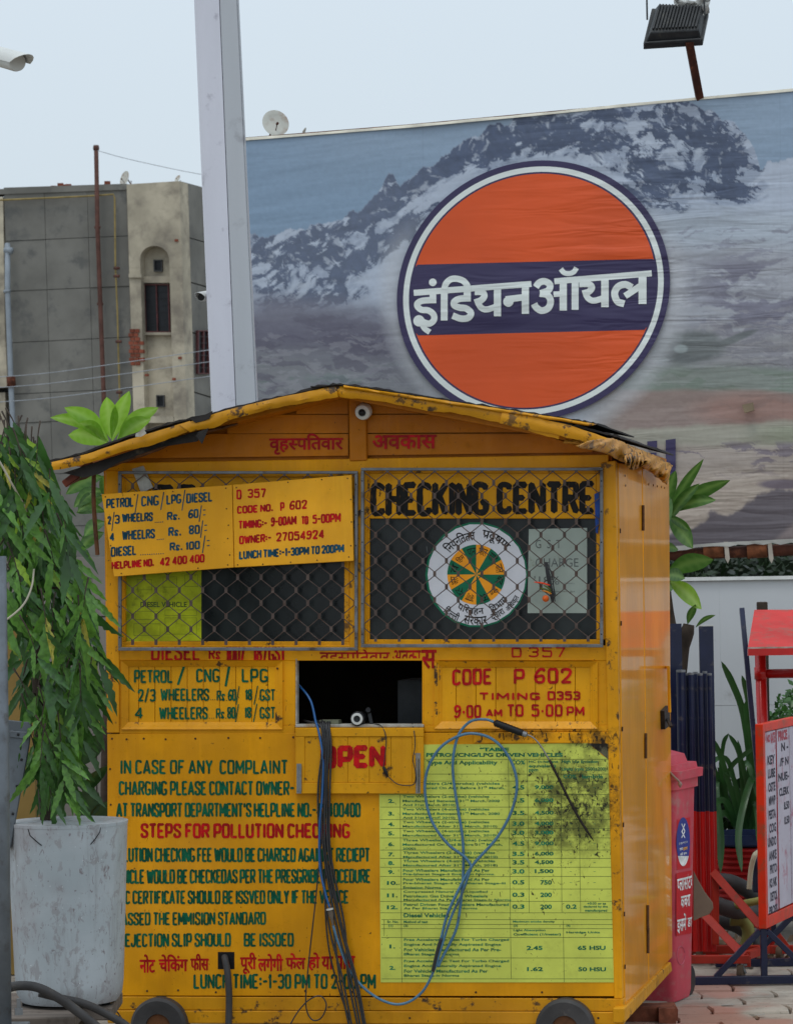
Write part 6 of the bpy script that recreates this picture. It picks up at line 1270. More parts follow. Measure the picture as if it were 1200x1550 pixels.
# broad dark plant behind the planter
PY = .6; pb_ = at(140, 1240, PY); p3 = thing('broad_leaf_plant', 'dark broad leaved plant low between the white planter and the booth side', 'plant', pb_)
dkm = leafmat('dark_broad_leaf', srgb(34, 66, 30), vein=srgb(60, 90, 50)); mb = MB(); mb.tube([at(128, 1320, PY), at(130, 1200, PY)], .012, 7); mb.build('stem', bark, p3)
for b, t, w_, r_ in (((122, 1160), (152, 1112), 34, .2), ((118, 1240), (150, 1200), 40, 0), ((124, 1210), (164, 1158), 20, .5), ((140, 1250), (166, 1212), 24, .4), ((120, 1150), (108, 1118), 22, 0)): bigleaf(b, t, w_, PY, PY - .1, dkm, p3, .1, r_)
# ------------------------------------------------------------------ planter, plinth, left foreground
PYL = -.58; PC = at(106, 1515, PYL); sca = (PYL + 10.16) / FPX
pmat = NT('scratched_white_planter'); n_ = pmat.noise(3, 5); c_ = pmat.mix(pmat.ramp(n_, .3, .7), srgb(158, 166, 170), srgb(180, 186, 190))
c_ = pmat.mix(pmat.ramp(pmat.noise(34, 8, .7, stretch=(1, 1, .6), dist=.5), .54, .6, 0, .5), c_, srgb(134, 126, 126)); c_ = pmat.mix(pmat.ramp(pmat.noise(55, 4, .6, stretch=(1, 1, .35), dist=1.5, off=(3, 1, 1)), .62, .66, 0, .8), c_, srgb(118, 106, 108)); c_ = pmat.mix(pmat.ramp(pmat.noise(2.2, 5, off=(9, 2, 0)), .5, .68, 0, .5), c_, srgb(138, 128, 130))
c_ = pmat.mix(pmat.ramp(pmat.noise(9, 6, .65, stretch=(1.5, 1.5, .15), off=(1, 7, 2)), .5, .72, 0, .45), c_, srgb(112, 106, 102)); c_ = pmat.mix(pmat.ramp(pmat.noise(120, 3, .5, off=(4, 4, 4)), .72, .76, 0, .8), c_, srgb(225, 228, 228))
pmat = pmat.fin(c_, .55, pmat.bump(pmat.noise(2.5, 3), .5, .03), 0, .05, .3)
plt = thing('round_planter', 'scratched off white round planter pot standing at the left of the booth', 'planter', PC)
mb = MB(); R_ = 90 * sca; hh = 270 * sca
mb.lathe(PC, [(R_ * .55, .0), (R_ * .80, .004), (R_ * .88, .03), (R_ * .905, .07), (R_ * .95, hh * .5), (R_ * 1.0, hh * .97), (R_ * 1.008, hh), (R_ * .97, hh), (R_ * .95, hh - .05), (0, hh - .06)], 48); mb.build('pot', pmat, plt, smooth=2)
for cr in ([(160, 1249), (159, 1257), (152, 1268), (146, 1275)], [(52, 1250), (56, 1262), (66, 1270), (74, 1276)]):
    mb = MB(); P = []
    for x, y in cr:
        xw = at(x, y, PC.y).x - PC.x; rl_ = R_ * .995; P.append(Vector((PC.x + xw, PC.y - math.sqrt(max(1e-6, rl_ * rl_ - xw * xw)) - .0015, at(x, y, PC.y - .1).z)))
    mb.tube(P, .0016, 5); mb.build('crack', MATS['black_plastic'], plt)
mb = MB(); mb.lathe(PC, [(R_ * .93, hh - .075), (R_ * .93, hh - .045), (0, hh - .04)], 24); mb.build('soil', simple('dark_soil', srgb(60, 48, 38), 1, .4, 20, .8, 30), plt)
mb = MB(); q = PC + Z * (hh * .965); mb.lathe(PC, [(R_ * .985, hh - .010), (R_ * 1.010, hh - .008), (R_ * 1.012, hh + .002), (R_ * .985, hh + .003)], 48); mb.build('rim', pmat, plt, smooth=2)
pz = PC.z
plw = simple('grey_weathered_plank', srgb(112, 102, 94), .9, .3, 6, .6, 30, dirt=srgb(60, 50, 44), damt=.5, stretch=(.3, 4, 4))
pn = thing('timber_plinth', 'low grey timber plinth under the white planter at the lower left', 'plinth', Vector((PC.x, PC.y, 0)))
for k in range(3): mb = MB(); mb.box((PC.x - .42, PC.y - .30 + k * .19, pz - .05), (PC.x + .05 + .10 * (k > 0), PC.y - .12 + k * .19, pz - .008)); mb.build('plank', plw, pn, bevel=.004)
mb = MB(); mb.box((PC.x - .40, PC.y - .28, -.04), (PC.x + .03, PC.y + .25, pz - .052)); mb.build('base_block', simple('dark_stained_block', srgb(66, 58, 52), .9, .4), pn)
for dx in (-.13, .12): mb = MB(); mb.box((PC.x + dx - .02, PC.y - .05, pz - .03 if dx < 0 else pz - .05), (PC.x + dx + .02, PC.y + .05, pz + .004)); mb.build('foot', MATS['black_plastic'], pn)
fpx = thing('foreground_post', 'blurred galvanised grey post at the far left edge in front of the tree', 'post', ground(4, 1520, .0))
FY = -1.15
mb = MB(); mb.tube([at(0, 1560, FY), at(-3, 1200, FY), at(-8, 842, FY)], [18 * (FY + 10.16) / FPX] * 3, 14); mb.build('shaft', simple('dull_galvanised', srgb(112, 118, 124), .5, .3, 5, .2, 40, dirt=srgb(80, 76, 72), damt=.5, metal=.3), fpx, smooth=True)
mb = MB(); mb.box((at(-30, 1540, FY).x, FY - .05, at(0, 1562, FY).z), (at(40, 1540, FY).x, FY + .1, at(0, 1554, FY).z)); mb.build('base_plate', MATS['galv'], fpx, bevel=.003)
mb = MB(); mb.lathe(at(29, 1536, FY), [(.014, 0), (.014, .02), (.007, .02), (.007, .05)], 6); mb.build('bolt', MATS['galv'], fpx)
slm = simple('grey_slotted_steel', srgb(98, 104, 110), .5, .25, 6, .2, 50, dirt=srgb(66, 62, 60), damt=.5, metal=.3)
slt = thing('steel_bracket', 'slanted grey steel angle bracket leaning by the left post above the planter', 'bracket', at(12, 1290, -.95)); SP = Plane((0, -.95, 0), (-.2, -1, 0))
mb = MB(); mb.slab(SP, [(10, 1096), (12, 1090), (44, 1093), (48, 1098), (44, 1130), (16, 1284), (8, 1290)][::-1], -.01, .0); mb.build('plate', slm, slt, bevel=.002)
mb = MB(); mb.slab(SP, [(15, 1106), (42, 1108), (41, 1119), (15, 1116)][::-1], .0005, .006); mb.build('clip', slm, slt, bevel=.002)
for x, y in ((28, 1112), (33, 1150), (26, 1190), (20, 1232)): mb = MB(); mb.lathe(SP(x, y, .0005 if y > 1120 else .0065), [(.005, 0), (.004, .002), (0, .0025)], 8, SP.n); mb.build('rivet', MATS['black_plastic'], slt)
mb = MB(); mb.bar(SP(10, 1100, -.02), SP(11, 1285, -.02), .006, .03, up=SP.n); mb.build('flange', slm, slt)
def gcable(pts, r, mat, label, cat='hose', name='thick_black_hose', n=10):
    mb = MB(); mb.tube(spline([at(x, y, Y) for x, y, Y in pts], 7), r, n); mb.build(name, mat, None, smooth=True, origin=at(*pts[-1]), label=label, cat=cat)
gcable([(-30, 1530, -.9), (-5, 1508, -.95), (12, 1496, -.97), (32, 1492, -.98), (58, 1495, -.98), (88, 1510, -.95), (114, 1528, -.92), (150, 1558, -.9), (170, 1590, -.9)], .0155, MATS['grey_rubber'], 'thick dusty black hose arching over the lower left corner in front of the planter')
gcable([(60, 1503, -.92), (92, 1511, -.90), (127, 1519, -.86), (160, 1534, -.82), (195, 1556, -.8), (220, 1590, -.8)], .0135, MATS['grey_rubber'], 'second thick black hose running right along the foot of the planter')
gcable([(140, 1520, -.3), (160, 1520, -.3), (176, 1530, -.3), (186, 1545, -.3), (196, 1570, -.3)], .0025, MATS['wire'], 'thin rusty wire curving beside the left wheel of the booth', 'wire', 'thin_wire', 6)
# left walls
lw = thing('boundary_wall', 'plain grey boundary wall glimpsed behind the tree at the left', 'wall', Vector((at(60, 900, 4.6).x, 4.6, 0)))
gwm = simple('grey_brown_block_wall', srgb(132, 126, 120), .9, .2, 1.5, .6, 20, dirt=srgb(90, 84, 80), damt=.4)
xa, xb = at(-260, 900, 4.6).x, at(345, 900, 4.6).x; zt_ = at(100, 842, 4.6).z; nr = 6
for r in range(nr):
    for c in range(6):
        w_ = (xb - xa) / 6; sft = (w_ / 2 if r % 2 else 0); x0 = xa + c * w_ + sft; x1 = min(xb, x0 + w_)
        if x1 - x0 < .05: continue
        mb = MB(); mb.box((x0 + .004, 4.6, r * zt_ / nr + .004), (x1 - .004, 4.75, (r + 1) * zt_ / nr - .004)); mb.build('block', gwm, lw)
mb = MB(); mb.box((xa, 4.62, -.04), (xb + .3, 4.74, zt_ - .01)); mb.build('mortar_core', gwm, lw)
ow = thing('ochre_wall', 'ochre yellow painted wall end behind the tree at the left edge', 'wall', Vector((at(20, 900, 3).x, 3, 0)))
mb = MB(); mb.box((at(-200, 900, 3).x, 3.0, -.04), (at(50, 900, 3).x, 3.2, at(20, 915, 3).z)); mb.build('wall', simple('ochre_wall_paint', srgb(136, 112, 62), .8, .15, 3), ow)
# ------------------------------------------------------------------ right side: white wall, hedge
WY = 4.6
wwm = simple('white_wall_paint', srgb(200, 202, 204), .6, .05, 1.2, .15, 8, dirt=srgb(150, 150, 146), damt=.2, ds=3)
ww = thing('white_wall', 'smooth white boundary wall with thin coping below the billboard at the right', 'wall', Vector((at(1120, 900, WY).x, WY, 0)))
x0 = at(965, 900, WY).x; zt_ = at(1100, 879, WY).z; zj = at(1085, 1068, WY).z
xs_ = [x0, at(1088, 900, WY).x, at(1240, 900, WY).x, 2.9, 3.5, 4.1, 4.7, 5.3]
for a, b in zip(xs_, xs_[1:]):
    for z0, z1 in ((-.04, zj - .0008), (zj + .0008, zt_)): mb = MB(); mb.box((a + .0002, WY, z0), (b - .0002, WY + .12, z1)); mb.build('panel', wwm, ww)
mb = MB(); mb.box((x0 - .02, WY - .02, zt_ + .002), (5.3, WY + .14, zt_ + .02)); mb.build('coping', simple('white_coping', srgb(224, 224, 220), .6, .1, 12, .3, 30), ww)
def foliage(name, label, cat, x0, x1, z0, z1, y0, y1, n, mat, size, parent=None, seed=1, kind='stuff', ellip=False):
    r = random.Random(seed); mb = MB()
    for k in range(n):
        if ellip:
            while True:
                a, b, c = r.uniform(-1, 1), r.uniform(-1, 1), r.uniform(-1, 1)
                if a * a + b * b + c * c < 1 and r.random() < .25 + a * a + b * b + c * c: break
            p = Vector(((x0 + x1) / 2 + a * (x1 - x0) / 2, (y0 + y1) / 2 + b * (y1 - y0) / 2, (z0 + z1) / 2 + c * (z1 - z0) / 2))
        else: p = Vector((r.uniform(x0, x1), y0 + (y1 - y0) * r.random() ** 2, r.uniform(z0, z1)))
        d = Vector((r.uniform(-1, 1), r.uniform(-1, .4), r.uniform(-.8, .8))).normalized(); u_ = d.orthogonal().normalized(); L = size * r.uniform(.6, 1.3); w_ = L * .3
        mb.add([p, p + d * L * .5 + u_ * w_, p + d * L, p + d * L * .5 - u_ * w_], [(0, 1, 2, 3)])
    return mb.build(name, mat, parent, label=label, cat=cat, kind=kind)
hm = leafmat('hedge_leaf', srgb(34, 54, 26), tr=.15, var=.5)
hb = thing('hedge', 'dark green hedge growing behind the white wall under the billboard', 'hedge', Vector((3, 8.2, 0)))
foliage('foliage', None, None, 1.0, 8, .9, at(1100, 780, 8).z, 7.7, 8.6, 16000, hm, .07, hb, 3)
mb = MB(); mb.box((.8, 8.5, -.04), (8, 8.9, at(1100, 800, 8).z)); mb.build('dense_core', leafmat('hedge_core', srgb(30, 44, 24)), hb)
# ------------------------------------------------------------------ red shelter
redm = simple('red_gloss_paint', srgb(196, 22, 18), .4, .15, 6, .1, coat=.4); redd = simple('faded_red_sheet', srgb(206, 66, 64), .6, .15, 5, .2, 40, dirt=srgb(160, 96, 86), damt=.7); navm = simple('navy_gloss_paint', srgb(24, 32, 62), .4, .25, 8, .15, coat=.3, dirt=srgb(90, 84, 80), damt=.25); orm = simple('orange_red_paint', srgb(220, 50, 20), .45, .15, 6, .1, coat=.15, dirt=srgb(140, 84, 58), damt=.7)
SY = 3.1; shl = thing('red_shelter', 'red painted pipe shelter with a sloping pale red sheet roof at the right edge', 'shelter', Vector((at(1150, 900, SY).x, SY, 0)))
a, b, c, d = at(1131, 981, SY - .25), at(1640, 979, SY - .25), at(1640, 921, SY + .35), at(1141, 923, SY + .35)
mb = MB(); mb.prism([a, b, c, d], Z * -.012); mb.build('roof_sheet', redd, shl)
mb = MB(); mb.box((a.x, SY - .262, a.z - .034), (b.x, SY - .235, a.z - .003)); mb.build('eave_bar', redm, shl); mb = MB(); mb.box((a.x, SY - .255, a.z - .003), (b.x, SY - .247, a.z + .004)); mb.build('eave_trim', MATS['chip'], shl)
for px in (1150, 1600): q = at(px, 1000, SY); mb = MB(); mb.tube([Vector((q.x + .02, SY, -.04)), Vector((q.x, SY, a.z - .002))], .026, 14); mb.build('post', redm, shl, smooth=True)
q = at(1150, 1020, SY); mb = MB(); mb.tube([Vector((q.x + .026, SY, q.z)), Vector((at(1600, 1020, SY).x, SY, q.z))], .021, 12); mb.build('cross_rail', redm, shl, smooth=True)
mb = MB(); mb.tube([q - Z * .025 + Vector((.001, 0, 0)), q + Z * .03 + Vector((.001, 0, 0))], .029, 14); mb.build('joint_collar', redm, shl, smooth=True)
sp = thing('leaning_pole', 'thin dark blue pole leaning against the red shelter post', 'pole', ground(1165, 1440)); mb = MB(); mb.bar(at(1122, 921, SY + .3), at(1138, 1090, SY + .12), .018 * 1.25, .02); mb.bar(at(1138, 1090, SY + .12), at(1172, 1425, SY - .1), .0225, .02); mb.build('shaft', navm, sp)
ws = thing('wooden_stub', 'short dark wooden post end sticking up behind the red shelter roof', 'post', Vector((at(1153, 900, 3.9).x, 3.9, 0))); mb = MB(); q = at(1153, 911, 3.9); mb.box((q.x - .025, 3.88, -.04), (q.x + .024, 3.93, q.z)); mb.build('post', bark, ws, bevel=.004)
# tall navy posts and the bundle of pipes in blue and red
BY = 2.7
def twotone(name, label, px, w_, ytop, Y, n=12, flat=False, cap=False, ysplit=1228, ybot=1440, group=None):
    q = at(px, ytop, Y); t = thing(name, label, 'post', Vector((q.x, Y, at(px, ybot, Y).z)), group); r = w_ / 2 / FPX * (Y + 10.16); zs, zb_ = at(px, ysplit, Y).z, at(px, ybot, Y).z
    for nm, m_, z0, z1 in (('upper_part', navm, zs, q.z), ('lower_part', redm, zb_, zs - .0005)):
        mb = MB()
        if flat: mb.box((q.x - r, Y - .01, z0), (q.x + r, Y + .02, z1))
        else: mb.tube([Vector((q.x, Y, z0)), Vector((q.x, Y, z1))], r, n)
        mb.build(nm, m_, t, smooth=(0 if flat else 2))
    if not flat: mb = MB(); mb.tube([Vector((q.x, Y, q.z - .004)), Vector((q.x, Y, q.z + .006))], r * 1.03, n); mb.build('worn_rim', MATS['galv'], t)
    if cap: mb = MB(); mb.box((q.x - r, Y - .012, q.z + .001), (q.x + r, Y + .022, q.z + .006)); mb.build('top_cap', MATS['white_plastic'], t)
    return t
twotone('flat_post', 'tall dark navy flat post right behind the booth corner', 1021, 19, 944, BY + .15, flat=True, ybot=1445); twotone('flat_post', 'tall navy flat post with a white top cap, right of the pipe bundle', 1068, 21, 948, BY + .15, flat=True, cap=True, ybot=1445)
for i, (px, w_, yt, Y) in enumerate(((1030, 14, 1016, BY - .05), (1037, 9, 1021, BY - .03), (1045, 9, 1020, BY - .06), (1052, 7, 1019, BY + .02), (1059, 8, 1021, BY - .05), (1066, 7, 1018, BY - .01), (1073, 7, 1021, BY - .04))):
    twotone('painted_pipe', ('widest, leftmost', 'second from left', 'third from left', 'middle', 'third from right', 'second from right', 'rightmost')[i] + ' pipe of the navy and red bundle behind the pink bin', px, w_, yt, Y, group='bundle of navy and red pipes', ysplit=1228 + random.uniform(-1, 1))
# planter with strap leaves
PT = at(1126, 1268, 3.7); pot = thing('ribbed_red_planter', 'round red ribbed planter with navy rim holding strap leaved lilies', 'planter', Vector((PT.x, PT.y, 0)))
s_ = (3.7 + 10.16) / FPX; R_ = 52 * s_; prof = []; zt_ = PT.z - .03
for k in range(14): zz = .05 + (zt_ - .05) * k / 14; rr2 = R_ * (.75 + .2 * k / 14); prof += [(rr2, zz), (rr2 + .012, zz + .006), (rr2 + .012, zz + (zt_ - .05) / 14 * .6), (rr2, zz + (zt_ - .05) / 14 * .75)]
mb = MB(); mb.lathe(Vector((PT.x, PT.y, 0)), prof, 36); mb.build('ribbed_pot', simple('dark_red_pot', srgb(150, 22, 20), .5, .2, 8), pot, smooth=2)
mb = MB(); mb.lathe(Vector((PT.x, PT.y, zt_)), [(R_ * .98, 0), (R_ * 1.05, .01), (R_ * 1.05, .055), (R_ * .95, .055), (R_ * .93, .02), (0, .02)], 36); mb.build('rim', simple('navy_pot_rim', srgb(30, 44, 78), .5), pot, smooth=2)
lily = thing('strap_leaf_lily', 'lily with long arching dark green strap leaves growing in the red ribbed planter', 'plant', Vector((PT.x, PT.y, zt_)))
lm = leafmat('strap_leaf', srgb(50, 92, 42), vein=None, gloss=.4, tr=.15, var=.2)
def strap(pts, wpx, Y0, Y1):
    P = spline([at(x, y, Y0 + (Y1 - Y0) * i / (len(pts) - 1)) for i, (x, y) in enumerate(pts)], 5); n = len(P); mb = MB(); W = wpx / FPX * 13.8 / 2
    for i, p in enumerate(P):
        t = (P[min(n - 1, i + 1)] - P[max(0, i - 1)]).normalized(); sdv = t.cross((CAM - p).normalized()).normalized(); u_ = i / (n - 1); w_ = W * (min(1, (1 - u_) * 6) ** .5) * (.75 + .25 * min(1, u_ * 3)) + .0004; fc = sdv.cross(t)
        mb.v += [p - sdv * w_ + fc * w_ * .3, p, p + sdv * w_ + fc * w_ * .3]
    mb.f = [(3 * i + j, 3 * i + 3 + j, 3 * i + 4 + j, 3 * i + 1 + j) for i in range(n - 1) for j in (0, 1)]; mb.build('leaf', lm, lily, smooth=True)
for pts, w_ in (([(1130, 1255), (1134, 1160), (1124, 1080), (1108, 1035), (1091, 1001)], 10), ([(1138, 1255), (1142, 1180), (1137, 1100), (1130, 1050), (1122, 1022)], 9), ([(1118, 1255), (1092, 1180), (1094, 1128), (1102, 1110)], 6), ([(1136, 1255), (1130, 1190), (1116, 1135), (1102, 1111)], 7), ([(1122, 1255), (1104, 1190), (1090, 1145), (1076, 1115)], 8), ([(1116, 1255), (1086, 1180), (1074, 1150), (1062, 1125)], 8),
                ([(1120, 1250), (1098, 1205), (1104, 1165), (1122, 1145), (1146, 1128)], 7), ([(1112, 1250), (1086, 1185), (1082, 1200), (1089, 1260), (1090, 1322)], 12), ([(1124, 1250), (1138, 1180), (1128, 1205), (1117, 1262), (1122, 1320)], 10), ([(1130, 1250), (1124, 1165), (1132, 1158), (1142, 1188), (1149, 1215)], 8), ([(1122, 1250), (1112, 1190), (1100, 1150), (1082, 1150), (1070, 1170)], 7), ([(1128, 1255), (1122, 1170), (1116, 1120)], 8), ([(1132, 1250), (1146, 1160), (1166, 1110), (1190, 1100)], 8), ([(1116, 1255), (1100, 1215), (1082, 1215), (1070, 1240)], 9), ([(1136, 1250), (1150, 1190), (1160, 1150)], 9), ([(1124, 1255), (1118, 1210), (1108, 1175), (1096, 1170)], 7), ([(1132, 1255), (1138, 1140), (1130, 1085), (1128, 1060)], 9), ([(1115, 1250), (1095, 1230), (1080, 1250), (1072, 1290)], 9), ([(1130, 1250), (1140, 1215), (1146, 1240), (1147, 1280)], 8)): strap(pts, w_, 3.7, 3.7 - random.uniform(.1, .45))
foliage('undergrowth', 'dark undergrowth low behind the lily planter beside the white wall', 'undergrowth', at(1060, 900, 4.2).x, at(1230, 900, 4.2).x, .1, at(1100, 1190, 4.2).z, 3.95, 4.4, 900, hm, .10, None, 9)
bs = thing('leafy_bush', 'small bright green leafy bush beyond the red sign board at the right edge', 'bush', Vector((at(1205, 900, 3.9).x, 3.9, 0)))
foliage('foliage', None, None, at(1158, 900, 3.9).x, at(1290, 900, 3.9).x, at(1190, 1240, 3.9).z, at(1190, 1025, 3.9).z, 3.6, 4.2, 2600, leafmat('bush_leaf', srgb(62, 108, 44), tr=.25, var=.5), .045, bs, 5, ellip=True)
mb = MB(); mb.tube([Vector((at(1205, 900, 3.9).x, 3.9, -.04)), at(1205, 1120, 3.9)], .02, 8); mb.build('stem', bark, bs)
# ------------------------------------------------------------------ red trolley with castors and corrugated hoses
tr_ = thing('red_trolley', 'low orange red steel trolley frame with diagonal braces on castor wheels behind the pink bin', 'trolley', ground(1090, 1492))
T0, T1 = 2.15, 2.75
def tbar(x0, y0, Y0, x1, y1, Y1, w_, m_=None, nm='frame_bar', t=tr_): mb = MB(); mb.bar(at(x0, y0, Y0), at(x1, y1, Y1), w_, w_); return mb.build(nm, m_ or orm2, t, bevel=.002)
orm2 = simple('dull_orange_red_paint', srgb(176, 48, 30), .5, .2, 6, .15, dirt=srgb(110, 60, 40), damt=.4)
tbar(985, 1452, T0, 1133, 1452, T0, .034); tbar(1000, 1437, T1, 1195, 1437, T1, .036); tbar(1080, 1322, T1 - .1, 1152, 1404, T0 + .2, .036, nm='brace'); tbar(1066, 1385, T1 - .2, 1128, 1450, T0 + .02, .036, nm='brace'); tbar(1129, 1447, T0 + .02, 1129, 1463, T0 + .02, .034); tbar(1129, 1446, T0 + .03, 1160, 1436, T1 - .02, .034); tbar(1172, 1410, T1, 1192, 1436, T1, .028, nm='brace'); tbar(1082, 1330, T1 - .1, 1082, 1430, T1 - .1, .03); tbar(1195, 1437, T1, 1300, 1437, T1, .036)
whm = simple('brown_dusty_wheel', srgb(98, 80, 64), .7, .25, 15)
for i, (px, Y) in enumerate(((1121, T0 + .0), (1012, T0), (1180, T1), (1060, T1))):
    q = at(px, 1480, Y); q.z = .038; mb = MB(); mb.lathe(q + Vector((-.012, 0, 0)), [(.020, -.002), (.036, 0), (.038, .006), (.038, .018), (.036, .024), (.02, .026)], 20, Vector((1, -.35, 0))); cw = mb.build('castor_wheel', whm, tr_, smooth=2)
    mb = MB(); mb.bar(q + Vector((.0, 0, .045)), q + Vector((.02, 0, -.002)), .008, .03); mb.bar(q + Vector((-.02, 0, .043)), q + Vector((.025, 0, .043)), .03, .01); mb.build('fork', MATS['galv'], cw)
cor = simple('grey_corrugated_hose', srgb(84, 84, 84), .55, .2, 8); cor2 = simple('yellow_green_ribbed_hose', srgb(150, 150, 84), .6, .2, 8)
navc = simple('navy_ribbed_hose', srgb(52, 60, 84), .5, .2, 8); whc = simple('cream_ribbed_hose', srgb(196, 192, 164), .5, .1, 8)
def corr(label, pts, rpx, mat, Y, k=12, name='corrugated_hose'):
    P = spline([at(x, y, Y + dy) for x, y, dy in pts], k); rr2 = rpx / FPX * (Y + 10.16); out = []; rad = []
    for i, (p, q) in enumerate(zip(P, P[1:])):
        out += [p, p.lerp(q, .5)]; rad += [rr2, rr2 * .88]
    mb = MB(); mb.tube(out, rad, 14); return mb.build(name, mat, None, smooth=True, label=label, cat='hose', group='coiled corrugated hoses')
HY = 3.0
corr('grey corrugated hose arching highest over the coil toward the ribbed navy hose', [(1060, 1345, .1), (1080, 1336, 0), (1100, 1334, -.05), (1125, 1344, 0), (1145, 1357, .05), (1175, 1362, .1)], 12, cor, HY)
corr('grey corrugated hose lying straight across the middle of the coil', [(1050, 1362, 0), (1080, 1368, -.1), (1110, 1378, -.1), (1150, 1381, 0), (1190, 1378, 0)], 13, cor, HY - .05)
corr('short grey hose low at the back of the coil near the trolley rail', [(1060, 1402, 0), (1090, 1396, 0), (1120, 1405, 0), (1140, 1425, 0), (1150, 1445, 0)], 11, cor, HY)
corr('yellow green ribbed hose low in the coil', [(1110, 1372, .1), (1135, 1366, 0), (1160, 1362, 0), (1185, 1366, 0)], 6, cor2, HY - .25); corr('yellow green hose section bending down at the bottom of the coil', [(1105, 1392, 0), (1124, 1394, 0), (1132, 1410, 0), (1128, 1432, 0)], 10, cor2, HY - .12)
corr('navy ribbed hose standing upright with a cream face', [(1148, 1350, 0), (1147, 1320, 0), (1147, 1302, 0), (1152, 1291, .05), (1168, 1288, .1), (1178, 1300, .1)], 9.5, navc, HY - .1)
corr('cream ribbed strip hose in front of the upright navy hose', [(1133, 1346, 0), (1136, 1316, 0), (1141, 1296, 0), (1147, 1290, .04)], 4.2, whc, HY - .2)
foliage('dry_leaf_litter', 'dry leaf litter and scraps under the trolley', 'litter', at(1060, 900, 3.3).x, at(1230, 900, 3.3).x, -.02, .03, 2.9, 3.6, 160, simple('dry_litter', srgb(120, 100, 80), .9), .05, None, 21)
fm = thing('stitched_flap', 'tan stitched leather like flap hanging beside the pink bin', 'flap', at(1060, 1388, 2.0)); UP = Plane((0, 2.0, 0), (0, -1, 0))
mb = MB(); mb.slab(UP, [(1049, 1318), (1056, 1332), (1066, 1350), (1078, 1366), (1079, 1375), (1073, 1384), (1062, 1388), (1049, 1394)][::-1], 0, .008); mb.build('flap', simple('tan_flap', srgb(128, 112, 94), .7, .15, 8, .2, 40), fm, bevel=.002)
# ------------------------------------------------------------------ pink wheelie bin
K = ground(1021, 1518); a25 = math.radians(25); dB = Vector((math.sin(a25), math.cos(a25), 0)); dA = Vector((-math.cos(a25), math.sin(a25), 0))
pink = simple('faded_pink_plastic', srgb(200, 74, 88), .5, .16, 4, .12, 40, dirt=srgb(176, 120, 116), damt=.75); bin_ = thing('wheelie_bin', 'faded pink plastic wheelie bin with Hindi sticker behind the right rear corner of the booth', 'bin', K)
px2m = (K.y + 10.16) / FPX; HB = (1518 - 1182) * px2m; nB = Vector((math.cos(a25), -math.sin(a25), 0)); nA = Vector((-math.sin(a25), -math.cos(a25), 0))
def BP_(a_, b_, z_): return K + dA * a_ + dB * b_ + Z * z_
mb = MB(); LA, LB = .42, .22; e_ = .022
def ringp(z_, ex):
    c = [(-ex, -ex), (LA + ex, -ex), (LA + ex, LB + ex), (-ex, LB + ex)]; r_ = .03; out = []
    for i, (x, y) in enumerate(c):
        cx = x + (r_ if i in (0, 3) else -r_); cy = y + (r_ if i in (0, 1) else -r_); base = [math.pi, 1.5 * math.pi, 0, .5 * math.pi][i]
        for k in range(5): t = base + math.pi / 2 * k / 4; out.append(BP_(cx + r_ * math.cos(t), cy + r_ * math.sin(t), z_))
    return out
zs = [(0.0, -.006), (.03, 0), (HB * .95, e_), (HB * .955, e_ + .012), (HB, e_ + .012)]
R0 = [ringp(z_, ex) for z_, ex in zs]; n = 20; mb.v = [p for r_ in R0 for p in r_]; mb.f = [(i * n + k, i * n + (k + 1) % n, (i + 1) * n + (k + 1) % n, (i + 1) * n + k) for i in range(len(zs) - 1) for k in range(n)] + [tuple(range(n))]
mb.build('body', pink, bin_, smooth=2)
mb = MB(); zs = [(HB + .001, e_ + .028), (HB + .035, e_ + .03), (HB + .036, e_ + .012), (HB + .06, e_ + .008), (HB + .061, e_ - .02), (HB + .095, e_ - .03), (HB + .11, e_ - .07)]; R0 = [ringp(z_, ex) for z_, ex in zs]; mb.v = [p for r_ in R0 for p in r_]; m_ = len(zs); mb.f = [(i * n + k, i * n + (k + 1) % n, (i + 1) * n + (k + 1) % n, (i + 1) * n + k) for i in range(m_ - 1) for k in range(n)] + [tuple(range(n)), tuple(range((m_ - 1) * n + n - 1, (m_ - 1) * n - 1, -1))]
mb.build('lid', pink, bin_, smooth=2)
mb = MB(); mb.prism([BP_(.05, LB + .03, HB + .01), BP_(.35, LB + .03, HB + .01), BP_(.35, LB + .03, HB + .045), BP_(.05, LB + .03, HB + .045)], dB * .05); mb.build('rear_handle', pink, bin_, bevel=.004)
for a_ in (.03, .37): mb = MB(); mb.lathe(BP_(a_, LB + .01, .06), [(.02, -.02), (.06, -.018), (.06, .018), (.02, .02)], 16, dA); mb.build('wheel', MATS['black_rubber'], bin_, smooth=2)
BF = Plane(K - dA * 0 + nB * .0015, nB)
def bpl(z0): return None
# the side face leans outwards with height: sticker plane follows it
up_ = (BP_(-e_, .1, HB) - BP_(0, .1, 0)).normalized(); nS = dB.cross(up_).normalized(); nS = nS if nS.dot(CAM - K) > 0 else -nS; BF = Plane(K + nS * .0006, nS)
def bq(name, mat, x0, y0, x1, y1, o, shear=-.35):
    mb = MB(); mb.slab(BF, [(x0, y1), (x1, y1 + (x1 - x0) * shear), (x1, y0 + (x1 - x0) * shear), (x0, y0)], o - .0004, o); mb.build(name, mat, bin_)
rs = simple('red_sticker', srgb(196, 20, 34), .4, .1); bs_ = simple('blue_sticker', srgb(28, 58, 140), .4, .1)
bq('sticker_ground', rs, 1024, 1241, 1044, 1317, .0006, -.2); bq('text_sticker', rs, 1023, 1322, 1046, 1417, .0006, -.2)
mb = MB(); mb.face([BF(1033.5 + 10.3 * math.cos(-k * .2618), 1274 + 37 * math.sin(-k * .2618), .0012) for k in range(24)]); mb.build('oval_sticker', bs_, bin_)
